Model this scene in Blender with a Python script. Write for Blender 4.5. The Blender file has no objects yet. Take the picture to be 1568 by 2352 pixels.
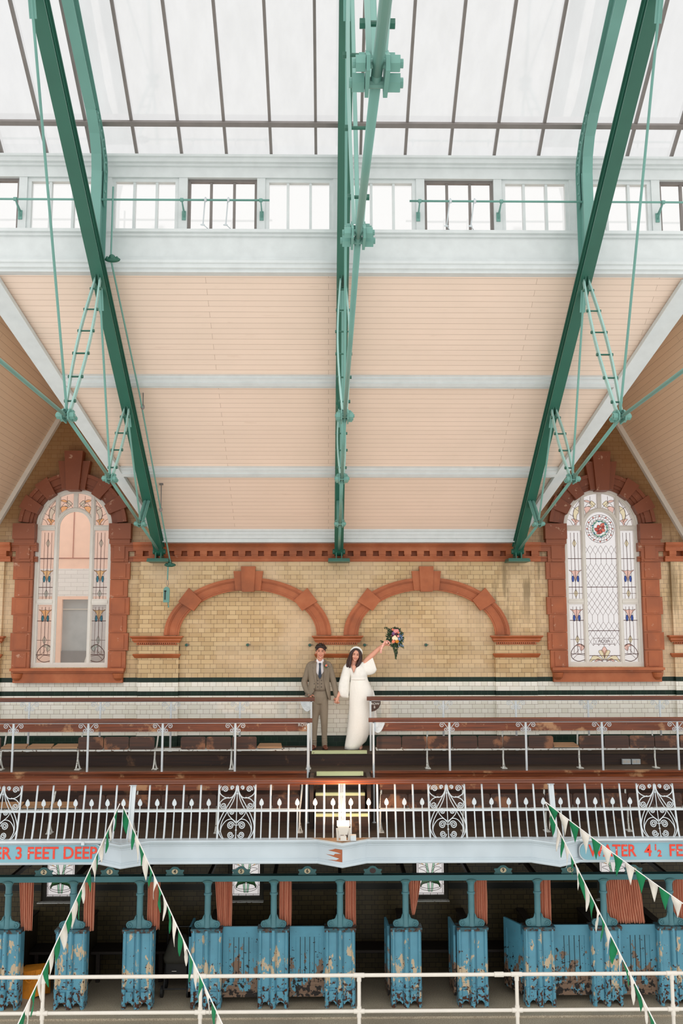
import bpy, math, random
from mathutils import Vector, Matrix, noise
random.seed(7)
C = bpy.context.scene.collection
ZC = 5.53            # eye height of the viewer above the pool deck; every z below is measured from the eye
PI = math.pi
XC = 0.179           # middle roof truss
BAY = 3.07           # truss spacing
WALL = 16.4          # face of the end wall

def lin(c):
    c = c/255.0
    return c/12.92 if c <= 0.04045 else ((c+0.055)/1.055)**2.4
def rgb(r, g, b): return (lin(r), lin(g), lin(b), 1.0)

class MB:
    def __init__(s): s.v = []; s.f = []; s.m = []; s.cur = 0
    def add(s, vs, fs):
        n = len(s.v); s.v += [tuple(v) for v in vs]
        for f in fs: s.f.append(tuple(i+n for i in f)); s.m.append(s.cur)
    def box(s, x0, x1, y0, y1, z0, z1):
        if x0 > x1: x0, x1 = x1, x0
        if y0 > y1: y0, y1 = y1, y0
        if z0 > z1: z0, z1 = z1, z0
        s.j = (getattr(s, 'j', 0)+1) % 9; e = 0.00035*s.j      # no two faces of one mesh coincide
        x0 -= e; x1 += e; y0 -= e; y1 += e; z0 -= e; z1 += e
        s.add([(x0,y0,z0),(x1,y0,z0),(x1,y1,z0),(x0,y1,z0),(x0,y0,z1),(x1,y0,z1),(x1,y1,z1),(x0,y1,z1)],
              [(0,3,2,1),(4,5,6,7),(0,1,5,4),(1,2,6,5),(2,3,7,6),(3,0,4,7)])
        return s
    def beam(s, p0, p1, w, h, up=(0,0,1), w2=None, h2=None):
        p0 = Vector(p0); p1 = Vector(p1); d = (p1-p0).normalized(); up = Vector(up)
        a = d.cross(up)
        if a.length < 1e-5: a = d.cross(Vector((1,0,0)))
        a.normalize(); b = a.cross(d).normalized()
        w2 = w if w2 is None else w2; h2 = h if h2 is None else h2
        vs = []
        for p, ww, hh in ((p0,w,h),(p1,w2,h2)):
            for i, j in ((-1,-1),(1,-1),(1,1),(-1,1)): vs.append(p+a*(i*ww/2)+b*(j*hh/2))
        s.add(vs, [(0,1,2,3),(7,6,5,4),(0,4,5,1),(1,5,6,2),(2,6,7,3),(3,7,4,0)])
        return s
    def tube(s, pts, r, n=8, cap=True, closed=False, flat=None):
        pts = [Vector(p) for p in pts]; N = len(pts)
        rs = r if isinstance(r, (list, tuple)) else [r]*N
        vs = []; prev = None
        for i, p in enumerate(pts):
            if closed: t = pts[(i+1) % N]-pts[i-1]
            else: t = pts[min(i+1, N-1)]-pts[max(i-1, 0)]
            if t.length < 1e-9: t = Vector((0,0,1))
            t.normalize()
            if prev is None:
                a = t.cross(Vector((0,1,0)))
                if a.length < 0.05: a = t.cross(Vector((0,0,1)))
            else:
                a = prev-t*prev.dot(t)
                if a.length < 1e-6: a = t.cross(Vector((0,1,0)))
            a.normalize(); prev = a; b = t.cross(a)
            for k in range(n):
                an = 2*PI*k/n
                q = a*(math.cos(an)*rs[i])+b*(math.sin(an)*rs[i])
                if flat: q = Vector((q.x, q.y*flat, q.z))
                vs.append(p+q)
        fs = []
        for i in range(N if closed else N-1):
            j = (i+1) % N
            for k in range(n): fs.append((i*n+k, i*n+(k+1) % n, j*n+(k+1) % n, j*n+k))
        if cap and not closed:
            fs.append(tuple(range(n-1, -1, -1))); fs.append(tuple((N-1)*n+k for k in range(n)))
        s.add(vs, fs); return s
    def cyl(s, p0, p1, r, n=16, r2=None): return s.tube([p0, p1], [r, r if r2 is None else r2], n)
    def hexb(s, p0, p1, r): return s.tube([p0, p1], r, 6)
    def lathe(s, c, prof, n=20, axis='z'):
        c = Vector(c); vs = []; N = len(prof)
        for r, h in prof:
            for k in range(n):
                a = 2*PI*k/n; u, w = r*math.cos(a), r*math.sin(a)
                q = (u, w, h) if axis == 'z' else ((u, h, w) if axis == 'y' else (h, u, w))
                vs.append(c+Vector(q))
        fs = [(i*n+k, i*n+(k+1) % n, (i+1)*n+(k+1) % n, (i+1)*n+k) for i in range(N-1) for k in range(n)]
        fs.append(tuple(range(n-1, -1, -1))); fs.append(tuple((N-1)*n+k for k in range(n)))
        s.add(vs, fs); return s
    def prism(s, poly, a0, a1, plane='xz'):
        # polygon extruded between a0 and a1 along the missing axis
        def P(u, w, a): return (u, a, w) if plane == 'xz' else ((a, u, w) if plane == 'yz' else (u, w, a))
        n = len(poly); s.j = (getattr(s, 'j', 0)+1) % 9; e = 0.00035*s.j; a0 -= e; a1 += e
        vs = [P(u, w, a0) for u, w in poly]+[P(u, w, a1) for u, w in poly]
        fs = [tuple(range(n)), tuple(range(2*n-1, n-1, -1))]
        fs += [(i, i+n, (i+1) % n+n, (i+1) % n) for i in range(n)]
        s.add(vs, fs); return s
    def strip(s, A, B, y0, y1, closed=False):
        # solid band between the two outlines A and B (x,z) from y0 (front) to y1
        n = len(A); vs = []; s.j = (getattr(s, 'j', 0)+1) % 9; y0 -= 0.00035*s.j; y1 += 0.00035*s.j
        for (ax, az), (bx, bz) in zip(A, B): vs += [(ax,y0,az),(bx,y0,bz),(bx,y1,bz),(ax,y1,az)]
        fs = []
        for i in range(n if closed else n-1):
            j = (i+1) % n
            for k in range(4): fs.append((4*i+k, 4*j+k, 4*j+(k+1) % 4, 4*i+(k+1) % 4))
        if not closed: fs.append((0,1,2,3)); fs.append((4*n-1,4*n-2,4*n-3,4*n-4))
        s.add(vs, fs); return s
    def sweep(s, path, prof):
        # path: list of (point, outward vector, up vector); prof: closed list of (out, up)
        n = len(prof); vs = []
        for p, o, u in path:
            p = Vector(p); o = Vector(o); u = Vector(u)
            for a, b in prof: vs.append(p+o*a+u*b)
        fs = [(i*n+k, i*n+(k+1) % n, (i+1)*n+(k+1) % n, (i+1)*n+k) for i in range(len(path)-1) for k in range(n)]
        fs.append(tuple(range(n-1, -1, -1))); fs.append(tuple((len(path)-1)*n+k for k in range(n)))
        s.add(vs, fs); return s
    def ell(s, c, rx, ry, rz, nu=16, nv=10, rot=None):
        c = Vector(c); vs = []; fs = []
        for j in range(nv+1):
            t = PI*j/nv
            for i in range(nu):
                p = 2*PI*i/nu
                q = Vector((rx*math.sin(t)*math.cos(p), ry*math.sin(t)*math.sin(p), rz*math.cos(t)))
                if rot is not None: q = rot @ q
                vs.append(c+q)
        for j in range(nv):
            for i in range(nu): fs.append((j*nu+i, (j+1)*nu+i, (j+1)*nu+(i+1) % nu, j*nu+(i+1) % nu))
        s.add(vs, fs); return s
    def limb(s, pts, rads, n=12, fy=1.0):
        # tapered limb with rounded ends; pts sampled smoothly
        P = [Vector(p) for p in pts]; Q = []; R = []
        K = 6
        for i in range(len(P)-1):
            a = P[max(i-1,0)]; b = P[i]; c = P[i+1]; d = P[min(i+2, len(P)-1)]
            for k in range(K):
                t = k/K
                Q.append(0.5*((2*b)+(c-a)*t+(2*a-5*b+4*c-d)*t*t+(3*b-a-3*c+d)*t*t*t))
                R.append(rads[i]*(1-t)+rads[i+1]*t)
        Q.append(P[-1]); R.append(rads[-1])
        d0 = (Q[0]-Q[1]).normalized(); d1 = (Q[-1]-Q[-2]).normalized()
        pre = []; post = []
        for a in (80, 50, 25):
            aa = math.radians(a)
            pre.append((Q[0]+d0*R[0]*math.sin(aa), R[0]*math.cos(aa)))
            post.insert(0, (Q[-1]+d1*R[-1]*math.sin(aa), R[-1]*math.cos(aa)))
        QQ = [q for q, r in pre]+Q+[q for q, r in post]; RR = [r for q, r in pre]+R+[r for q, r in post]
        return s.tube(QQ, RR, n)
    def loft(s, rings, n=28, cap=True):
        # rings: (cx, cy, cz, rx, ry[, squareness])
        vs = []
        for g in rings:
            e = g[5] if len(g) > 5 else 1.0
            for k in range(n):
                a = 2*PI*k/n; ca, sa = math.cos(a), math.sin(a)
                x = math.copysign(abs(ca)**e, ca)*g[3]; y = math.copysign(abs(sa)**e, sa)*g[4]
                vs.append((g[0]+x, g[1]+y, g[2]))
        fs = [(i*n+k, i*n+(k+1) % n, (i+1)*n+(k+1) % n, (i+1)*n+k) for i in range(len(rings)-1) for k in range(n)]
        if cap: fs.append(tuple(range(n-1, -1, -1))); fs.append(tuple((len(rings)-1)*n+k for k in range(n)))
        s.add(vs, fs); return s
    def build(s, name, mat, parent=None, loc=None, smooth=False, mats=None):
        """ONE mesh object. Vertices are in eye-height coordinates; the origin goes to loc, the parent's spot, or the base centre."""
        if not s.v: return None
        if parent is not None:
            org = Vector(parent['_o'])
        elif loc is not None: org = Vector(loc)
        else:
            xs = [v[0] for v in s.v]; ys = [v[1] for v in s.v]; zs = [v[2] for v in s.v]
            org = Vector(((min(xs)+max(xs))/2, (min(ys)+max(ys))/2, min(zs)))
        me = bpy.data.meshes.new(name)
        me.from_pydata([(v[0]-org.x, v[1]-org.y, v[2]-org.z) for v in s.v], [], s.f)
        for m in (mats or [mat]): me.materials.append(m)
        if mats: me.polygons.foreach_set('material_index', s.m)
        if smooth: me.polygons.foreach_set('use_smooth', [True]*len(me.polygons))
        me.validate(); me.update()
        import bmesh
        b = bmesh.new(); b.from_mesh(me); bmesh.ops.recalc_face_normals(b, faces=b.faces); b.to_mesh(me); b.free()
        if smooth == 'auto':
            me.polygons.foreach_set('use_smooth', [True]*len(me.polygons))
            try: me.set_sharp_from_angle(angle=math.radians(35))
            except Exception: pass
        o = bpy.data.objects.new(name, me); C.objects.link(o)
        o['_o'] = tuple(org)
        if parent is not None: o.parent = parent
        else: o.location = (org.x, org.y, org.z+ZC)
        return o

def thing(name, label, cat, loc, group=None):
    o = bpy.data.objects.new(name, None); C.objects.link(o)
    o.empty_display_size = 0.1
    o.location = (loc[0], loc[1], loc[2]+ZC); o['_o'] = tuple(loc)
    o['label'] = label; o['category'] = cat
    if group: o['group'] = group
    return o
def tag(o, label, cat, group=None, kind=None):
    o['label'] = label; o['category'] = cat
    if group: o['group'] = group
    if kind: o['kind'] = kind
    return o
def struct(o, label, cat='structure'):
    o['kind'] = 'structure'; o['label'] = label; o['category'] = cat
    return o
def dup(root, loc, label=None, rotz=0, group=None):
    def cp(o, par):
        c = o.copy(); C.objects.link(c); c.parent = par
        for ch in kids.get(o.name, []): cp(ch, c)
        return c
    kids = {}
    stack = [root]
    while stack:
        o = stack.pop(); kids[o.name] = list(o.children); stack += list(o.children)
    r = cp(root, None)
    r.location = (loc[0], loc[1], loc[2]+ZC); r['_o'] = tuple(loc); r.rotation_euler = (0, 0, rotz)
    if label: r['label'] = label
    if group: r['group'] = group
    return r
def mod_remesh(o, vox, smooth=4, fac=0.5):
    m = o.modifiers.new('r', 'REMESH'); m.mode = 'VOXEL'; m.voxel_size = vox; m.use_smooth_shade = True
    if smooth:
        m = o.modifiers.new('s', 'SMOOTH'); m.iterations = smooth; m.factor = fac
    return o

# ---------------------------------------------------------------- materials
class NT:
    def __init__(s, name):
        s.m = bpy.data.materials.new(name); s.m.use_nodes = True
        s.t = s.m.node_tree; s.t.nodes.clear()
        s.out = s.t.nodes.new('ShaderNodeOutputMaterial')
    def n(s, typ, **kw):
        nd = s.t.nodes.new('ShaderNode'+typ)
        for k, v in kw.items():
            if k.startswith('_'): setattr(nd, k[1:], v)
            else:
                key = k.replace('__', ' ')
                inp = nd.inputs[int(key[1:])] if key[0] == 'i' and key[1:].isdigit() else nd.inputs[key]
                if hasattr(v, 'is_output') or isinstance(v, bpy.types.NodeSocket): s.t.links.new(v, inp)
                else: inp.default_value = v
        return nd
    def math(s, op, a, b=0.0, c=None):
        nd = s.t.nodes.new('ShaderNodeMath'); nd.operation = op
        for i, v in enumerate((a, b) if c is None else (a, b, c)):
            if isinstance(v, bpy.types.NodeSocket): s.t.links.new(v, nd.inputs[i])
            else: nd.inputs[i].default_value = v
        return nd.outputs[0]
    def mix(s, f, a, b, blend='MIX'):
        nd = s.t.nodes.new('ShaderNodeMix'); nd.data_type = 'RGBA'; nd.blend_type = blend
        for i, v in ((0, f), (6, a), (7, b)):
            if isinstance(v, bpy.types.NodeSocket): s.t.links.new(v, nd.inputs[i])
            else: nd.inputs[i].default_value = v
        return nd.outputs[2]
    def ramp(s, f, stops, interp='LINEAR'):
        nd = s.t.nodes.new('ShaderNodeValToRGB'); s.t.links.new(f, nd.inputs[0])
        nd.color_ramp.interpolation = interp
        e = nd.color_ramp.elements
        while len(e) < len(stops): e.new(0.5)
        for i, (p, c) in enumerate(stops): e[i].position = p; e[i].color = c if len(c) == 4 else (*c, 1)
        return nd.outputs[0]
    def xyz(s, world=True):
        if world: v = s.n('NewGeometry').outputs['Position']
        else: v = s.n('TexCoord').outputs['Object']
        sp = s.n('SeparateXYZ', Vector=v); return v, sp.outputs[0], sp.outputs[1], sp.outputs[2]
    def comb(s, x, y, z=0.0):
        nd = s.t.nodes.new('ShaderNodeCombineXYZ')
        for i, v in enumerate((x, y, z)):
            if isinstance(v, bpy.types.NodeSocket): s.t.links.new(v, nd.inputs[i])
            else: nd.inputs[i].default_value = v
        return nd.outputs[0]
    def noise(s, vec, scale, detail=3.0, rough=0.55):
        nd = s.n('TexNoise', Vector=vec); nd.inputs['Scale'].default_value = scale
        nd.inputs['Detail'].default_value = detail; nd.inputs['Roughness'].default_value = rough
        return nd.outputs[0]
    def done(s, color, rough=0.5, metal=0.0, bump=None, bstr=0.2, bdist=0.01, spec=0.5, trans=None, sheen=None, coat=None):
        b = s.t.nodes.new('ShaderNodeBsdfPrincipled')
        def st(k, v):
            if isinstance(v, bpy.types.NodeSocket): s.t.links.new(v, b.inputs[k])
            else: b.inputs[k].default_value = v
        st('Base Color', color); st('Roughness', rough); st('Metallic', metal); st('Specular IOR Level', spec)
        if coat is not None: st('Coat Weight', coat)
        if bump is not None:
            bp = s.t.nodes.new('ShaderNodeBump'); bp.inputs['Strength'].default_value = bstr; bp.inputs['Distance'].default_value = bdist
            s.t.links.new(bump, bp.inputs['Height']); s.t.links.new(bp.outputs[0], b.inputs['Normal'])
        s.t.links.new(b.outputs[0], s.out.inputs[0]); s.b = b
        return s.m

def paint(name, col, rough=0.45, var=0.12, scale=6, metal=0.0, spec=0.5, bstr=0.1):
    t = NT(name); v, x, y, z = t.xyz(False)
    f = t.noise(v, scale, 4)
    dark = tuple(c*(1-2*var) for c in col[:3])+(1,); lite = tuple(min(1, c*(1+var)) for c in col[:3])+(1,)
    c = t.ramp(f, [(0.3, dark), (0.7, lite)])
    return t.done(c, rough, metal, bump=f, bstr=bstr, spec=spec)
def worn(name, col, spot, amount=0.62, scale=9, rough=0.5, streak=None):
    """paint with flaked spots showing what lies beneath"""
    t = NT(name); v, x, y, z = t.xyz(True)
    f = t.noise(v, scale, 6, 0.65); g = t.noise(v, 1.7, 2)
    c = t.mix(t.ramp(g, [(0.35, (0,0,0)), (0.65, (1,1,1))]), tuple(k*0.88 for k in col[:3])+(1,), col)
    msk = t.ramp(f, [(amount, (0,0,0)), (amount+0.015, (1,1,1))])
    c = t.mix(msk, c, spot)
    return t.done(c, rough, bump=msk, bstr=0.3, bdist=0.003)

M = {}
M['teal'] = worn('teal paint', rgb(106,156,145), rgb(70,112,102), 0.72, 14, 0.42)
M['teal_dark'] = worn('dark teal paint', rgb(44,100,83), rgb(24,66,54), 0.74, 12, 0.38)
M['white'] = paint('white paint', rgb(212,217,217), 0.45, 0.03)
M['white_metal'] = worn('white painted iron', rgb(204,212,216), rgb(96,84,76), 0.745, 22, 0.4)
M['white_old'] = worn('flaking white paint', rgb(206,208,202), rgb(92,74,58), 0.60, 26, 0.5)
M['cream'] = paint('cream gloss', rgb(216,210,200), 0.35, 0.02)
M['greywin'] = paint('grey window paint', rgb(218,213,204), 0.4, 0.03)
M['fascia'] = worn('pale blue white fascia paint', rgb(188,200,207), rgb(126,116,104), 0.735, 12, 0.4)
M['curtain_rail'] = paint('iron rail', rgb(50,60,60), 0.5)
M['lead'] = paint('lead came', rgb(92,66,62), 0.6, 0.1)
M['black'] = paint('black', rgb(18,18,18), 0.5)
M['dkfabric'] = paint('dark fabric', rgb(58,56,48), 0.9)
M['rubber'] = paint('rubber', rgb(24,24,24), 0.7)
M['plastic'] = paint('white plastic', rgb(206,200,190), 0.4, 0.02)
M['red_letter'] = worn('red letter paint', rgb(222,62,38), rgb(206,188,178), 0.63, 18, 0.45)
M['sign_blue'] = worn('sign blue paint', rgb(122,170,184), rgb(180,196,198), 0.74, 20, 0.45)
M['num_ivory'] = paint('ivory enamel', rgb(222,205,168), 0.35, 0.03)
M['num_dark'] = paint('oxblood enamel', rgb(56,24,22), 0.4, 0.05)
M['blackletter'] = paint('black lettering', rgb(22,22,22), 0.5, 0.02)
M['whiteletter'] = paint('white lettering', rgb(226,222,214), 0.5, 0.02)
M['nosing'] = worn('pale green nosing', rgb(206,214,164), rgb(140,128,98), 0.66, 12, 0.6)
M['bronze'] = paint('old brass', rgb(120,98,60), 0.4, 0.1, metal=0.6)
M['flag_green'] = paint('green cotton', rgb(10,120,74), 0.85, 0.06)
M['flag_white'] = paint('white cotton', rgb(222,216,206), 0.85, 0.03)
M['cord_white'] = paint('white cord', rgb(228,226,222), 0.8, 0.03)
M['bag'] = paint('orange bag', rgb(226,140,24), 0.7, 0.12, 5)
M['brownframe'] = paint('dark bare frame', rgb(128,121,117), 0.6, 0.06)

def terracotta():
    t = NT('terracotta'); v, x, y, z = t.xyz(True)
    f = t.noise(v, 2.2, 4); g = t.noise(v, 60, 2); h = t.noise(t.comb(t.math('MULTIPLY', x, 1.0), y, t.math('MULTIPLY', z, 0.6)), 5.5, 6, 0.7)
    c = t.ramp(f, [(0.25, rgb(134,72,38)), (0.5, rgb(168,90,48)), (0.75, rgb(186,110,68))])
    c = t.mix(t.ramp(h, [(0.66, (0,0,0)), (0.72, (0.5,0.5,0.5))]), c, rgb(206,166,140))
    # block joints
    return t.done(c, 0.55, bump=g, bstr=0.15, bdist=0.004)
M['terra'] = terracotta()
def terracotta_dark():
    t = NT('weathered terracotta with painted shade'); v, x, y, z = t.xyz(True)
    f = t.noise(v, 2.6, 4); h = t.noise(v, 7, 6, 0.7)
    hh = t.ramp(t.math('MULTIPLY', t.math('ADD', z, -ZC-0.5), 0.5), [(0.2, rgb(168,90,48)), (0.75, rgb(118,60,32))])  # upward darkening: partly ceiling shade painted in, partly the blocks' own colour
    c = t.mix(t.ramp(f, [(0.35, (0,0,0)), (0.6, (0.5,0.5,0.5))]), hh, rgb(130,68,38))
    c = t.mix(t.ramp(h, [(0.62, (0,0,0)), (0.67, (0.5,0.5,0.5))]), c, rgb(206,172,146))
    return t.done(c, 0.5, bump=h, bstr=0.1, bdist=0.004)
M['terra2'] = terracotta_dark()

def wood(name, c0, c1, worn_c=None, rough=0.35, axis='x', amt=0.6, boards=None):
    t = NT(name); v, x, y, z = t.xyz(True)
    if axis == 'x': q = t.comb(t.math('MULTIPLY', x, 0.8), t.math('MULTIPLY', y, 14), t.math('MULTIPLY', z, 22))
    elif axis == 'y': q = t.comb(t.math('MULTIPLY', x, 22), t.math('MULTIPLY', y, 0.8), t.math('MULTIPLY', z, 14))
    else: q = t.comb(t.math('MULTIPLY', x, 22), t.math('MULTIPLY', y, 14), t.math('MULTIPLY', z, 0.8))
    f = t.noise(q, 1.6, 5, 0.6); g = t.noise(v, 2.4, 5, 0.65)
    c = t.ramp(f, [(0.3, c0), (0.7, c1)])
    if worn_c is not None:
        c = t.mix(t.ramp(g, [(amt, (0,0,0)), (amt+0.08, (0.85,0.85,0.85))]), c, worn_c)
    if boards:
        b = t.math('FRACT', t.math('MULTIPLY', z, 1/boards))
        c = t.mix(t.ramp(b, [(0.0, (0.9,0.9,0.9)), (0.05, (0,0,0))]), c, (0.006,0.004,0.003,1))
    return t.done(c, rough, bump=f, bstr=0.08, bdist=0.004)
M['rail_wood'] = wood('varnished handrail', rgb(82,40,22), rgb(120,62,34), rgb(150,108,72), 0.3, amt=0.66)
M['board_wood'] = wood('varnished board', rgb(82,40,20), rgb(140,72,38), rgb(184,138,98), 0.35, amt=0.56)
M['seat_wood'] = wood('seat wood', rgb(44,24,13), rgb(78,43,23), rgb(140,92,60), 0.4, amt=0.55)
M['seat_tan'] = wood('worn seat wood', rgb(130,96,66), rgb(166,130,94), None, 0.6)
M['riser_wood'] = wood('stained riser boards', rgb(30,16,9), rgb(58,31,17), rgb(110,76,50), 0.5, amt=0.6, boards=0.125)
M['floor_wood'] = wood('old floorboards', rgb(54,43,33), rgb(82,66,50), None, 0.7)
M['soffit'] = wood('dark soffit boards', rgb(30,23,18), rgb(44,33,26), None, 0.6)

def wall_tile():
    t = NT('glazed brick wall'); v, x, y, z = t.xyz(True)
    zz = t.math('ADD', z, -ZC)
    rz = t.math('ADD', zz, 0.719+0.0765*40)
    xx = t.math('ADD', x, 20.0)
    vec = t.comb(xx, rz, 0.0)
    def brick(c1, c2, mo, mort, bias=0.0):
        nd = t.n('TexBrick', Vector=vec, Color1=c1, Color2=c2, Mortar=mo)
        nd.offset = 0.5; nd.offset_frequency = 2; nd.squash = 0.5; nd.squash_frequency = 2
        nd.inputs['Scale'].default_value = 1.0; nd.inputs['Mortar Size'].default_value = mort
        nd.inputs['Mortar Smooth'].default_value = 0.1; nd.inputs['Bias'].default_value = bias
        nd.inputs['Brick Width'].default_value = 0.212; nd.inputs['Row Height'].default_value = 0.0765
        return nd
    by = brick(rgb(208,180,136), rgb(189,158,114), rgb(86,64,42), 0.0026)
    bw = brick(rgb(240,238,228), rgb(228,226,212), rgb(128,100,76), 0.0020)
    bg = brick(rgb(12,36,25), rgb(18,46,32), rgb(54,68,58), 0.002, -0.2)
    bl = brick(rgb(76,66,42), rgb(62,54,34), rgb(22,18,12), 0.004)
    # blotches: pale washed area, dirty streaks and darker gables
    g = t.noise(v, 0.9, 4); sx = t.noise(t.comb(t.math('MULTIPLY', x, 7), y, t.math('MULTIPLY', z, 0.7)), 1.2, 5, 0.65)
    yc = t.mix(t.ramp(g, [(0.42, (0,0,0)), (0.68, (0.6,0.6,0.6))]), by.outputs[0], rgb(222,196,166))
    reg = t.math('MULTIPLY', t.ramp(t.math('ADD', t.math('MULTIPLY', x, 0.25), 0.0), [(0.5, (0,0,0)), (0.8, (1,1,1))]), t.ramp(sx, [(0.5, (0,0,0)), (0.62, (0.75,0.75,0.75))]))
    up = t.ramp(t.math('MULTIPLY', t.math('ADD', zz, 0.6), 0.45), [(0.15, (0,0,0)), (0.6, (1,1,1))])
    yc = t.mix(t.math('MULTIPLY', reg, up), yc, rgb(128,108,76))
    # brick colour turns browner high in the gables
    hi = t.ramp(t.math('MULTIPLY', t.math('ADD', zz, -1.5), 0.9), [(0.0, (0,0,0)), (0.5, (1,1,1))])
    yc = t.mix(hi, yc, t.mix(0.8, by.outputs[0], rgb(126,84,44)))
    def band(lo, hi_): return t.math('MULTIPLY', t.math('GREATER_THAN', zz, lo), t.math('LESS_THAN', zz, hi_))
    c = t.mix(t.math('LESS_THAN', zz, -0.719), yc, bw.outputs[0])
    c = t.mix(band(-0.795, -0.719), c, bg.outputs[0])
    c = t.mix(band(-1.025, -0.949), c, bg.outputs[0])
    c = t.mix(band(-1.9, -1.69), c, bg.outputs[0])
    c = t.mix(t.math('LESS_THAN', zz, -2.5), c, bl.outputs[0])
    c = t.mix(band(-4.22, -4.12), c, rgb(18,22,18))
    mort = t.math('SUBTRACT', 1.0, by.outputs['Fac'])
    return t.done(c, 0.34, bump=mort, bstr=0.25, bdist=0.004, spec=0.3)
M['wall'] = wall_tile()

def planks(name, mode, col):
    t = NT(name); v, x, y, z = t.xyz(True)
    if mode == 'main': vec = t.comb(x, t.math('MULTIPLY', y, 1.1927), 0.0)
    else: vec = t.comb(y, t.math('MULTIPLY', z, 1.133), 0.0)
    nd = t.n('TexBrick', Vector=vec, Color1=col, Color2=tuple(k*0.96 for k in col[:3])+(1,), Mortar=tuple(a*b for a, b in zip(col[:3], (0.42,0.33,0.26)))+(1,))
    nd.offset = 0.37; nd.offset_frequency = 2; nd.squash = 1.0
    nd.inputs['Scale'].default_value = 1; nd.inputs['Mortar Size'].default_value = 0.0022; nd.inputs['Mortar Smooth'].default_value = 0.3
    nd.inputs['Brick Width'].default_value = 4.3; nd.inputs['Row Height'].default_value = 0.092
    g = t.noise(v, 1.3, 5); h = t.noise(t.comb(t.math('MULTIPLY', x, 2), t.math('MULTIPLY', y, 30), z), 1.0, 3)
    c = t.mix(t.ramp(h, [(0.66, (0,0,0)), (0.7, (0.12,0.12,0.12))]), nd.outputs[0], rgb(170,120,84))
    c = t.mix(t.ramp(g, [(0.3, (0.12,0.12,0.12)), (0.7, (0,0,0))]), c, rgb(190,180,160))
    return t.done(c, 0.5, bump=t.math('SUBTRACT', 1.0, nd.outputs['Fac']), bstr=0.2, bdist=0.004)
M['planks'] = planks('peach boarded ceiling', 'main', rgb(243,219,201))
M['planks_side'] = planks('peach boarded dormer', 'side', rgb(226,198,170))

def stone():
    t = NT('speckled stone deck'); v, x, y, z = t.xyz(True)
    f = t.noise(v, 70, 3, 0.7); g = t.noise(v, 1.2, 4)
    c = t.ramp(f, [(0.3, rgb(124,112,94)), (0.55, rgb(184,172,150)), (0.75, rgb(214,202,182))])
    c = t.mix(t.ramp(g, [(0.35, (0.35,0.35,0.35)), (0.65, (0,0,0))]), c, rgb(120,108,92))
    return t.done(c, 0.6, bump=f, bstr=0.1, bdist=0.003)
M['stone'] = stone()

def peel(name, base, under, rust, p_low=0.60, p_hi=0.78, r_low=0.66, r_hi=0.80, p_bot=None):
    """blue paint flaking to cream undercoat and rust, worst near the wet floor"""
    t = NT(name); v, x, y, z = t.xyz(True)
    h = t.math('MULTIPLY', z, 0.83)                   # 0 at the deck, 1 at the top of the partitions
    thr = t.ramp(h, [(0.12, ((p_low+0.1) if p_bot is None else p_bot,)*3), (0.38, (p_low,)*3), (1.0, (p_hi,)*3)])
    f = t.noise(t.comb(t.math('MULTIPLY', x, 1.4), t.math('MULTIPLY', y, 1.4), t.math('MULTIPLY', z, 0.7)), 6.5, 6, 0.6)
    m1 = t.math('GREATER_THAN', f, thr)
    thr2 = t.ramp(h, [(0.0, (r_low-0.09,)*3), (0.3, (r_low,)*3), (1.0, (r_hi,)*3)])
    f2 = t.noise(v, 17, 5, 0.6)
    m2 = t.math('GREATER_THAN', f2, thr2)
    g = t.noise(v, 3, 3)
    c = t.mix(t.ramp(g, [(0.3, (0,0,0)), (0.7, (1,1,1))]), tuple(k*0.8 for k in base[:3])+(1,), base)
    c = t.mix(m1, c, under)
    c = t.mix(m2, c, rust)
    return t.done(c, 0.45, bump=t.math('ADD', m1, m2), bstr=0.35, bdist=0.003)
M['blue'] = peel('peeling blue paint', rgb(100,166,190), rgb(206,186,156), rgb(76,44,30), 0.525, 0.68, 0.59, 0.725)
M['blue_door'] = peel('flaked blue door', rgb(88,156,180), rgb(122,98,80), rgb(28,22,20), 0.50, 0.84, 0.56, 0.74, 0.40)
M['blue_post'] = peel('blue green iron', rgb(90,146,156), rgb(170,158,130), rgb(60,40,32), 0.68, 0.78, 0.68, 0.76)
M['blue_beam'] = worn('blue green beam', rgb(70,128,134), rgb(70,50,40), 0.74, 10, 0.5)
M['plate_teal'] = paint('teal number plate', rgb(64,116,118), 0.5, 0.06)

def curtain_mat():
    t = NT('rust striped cotton'); v, x, y, z = t.xyz(False)
    w = t.noise(t.comb(t.math('MULTIPLY', x, 120), y, t.math('MULTIPLY', z, 0.5)), 1.0, 2)
    c = t.ramp(w, [(0.35, rgb(168,92,70)), (0.5, rgb(216,150,122)), (0.65, rgb(188,110,84))])
    return t.done(c, 0.9)
M['curtain'] = curtain_mat()

def glassm(name, col, streak=0.0, refl=0.06, white=0.0):
    t = NT(name); v, x, y, z = t.xyz(True)
    tr = t.n('BsdfTransparent')
    if streak:
        f = t.noise(t.comb(t.math('MULTIPLY', x, 2.2), y, t.math('MULTIPLY', z, 0.4)), 2.0, 4)
        c = t.ramp(f, [(0.3, tuple(k*(1-streak) for k in col[:3])+(1,)), (0.65, col)])
        t.t.links.new(c, tr.inputs[0])
    else: tr.inputs[0].default_value = col
    gl = t.n('BsdfGlossy', Roughness=0.05)
    m = t.n('MixShader', Fac=refl); t.t.links.new(tr.outputs[0], m.inputs[1]); t.t.links.new(gl.outputs[0], m.inputs[2])
    last = m
    if white:
        tl = t.n('BsdfTranslucent', Color=(0.9,0.9,0.9,1)); m2 = t.n('MixShader', Fac=white)
        t.t.links.new(m.outputs[0], m2.inputs[1]); t.t.links.new(tl.outputs[0], m2.inputs[2]); last = m2
    t.t.links.new(last.outputs[0], t.out.inputs[0]); return t.m
M['roofglass'] = glassm('obscured roof glass', (0.96,0.967,0.975,1), 0.03)
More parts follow.
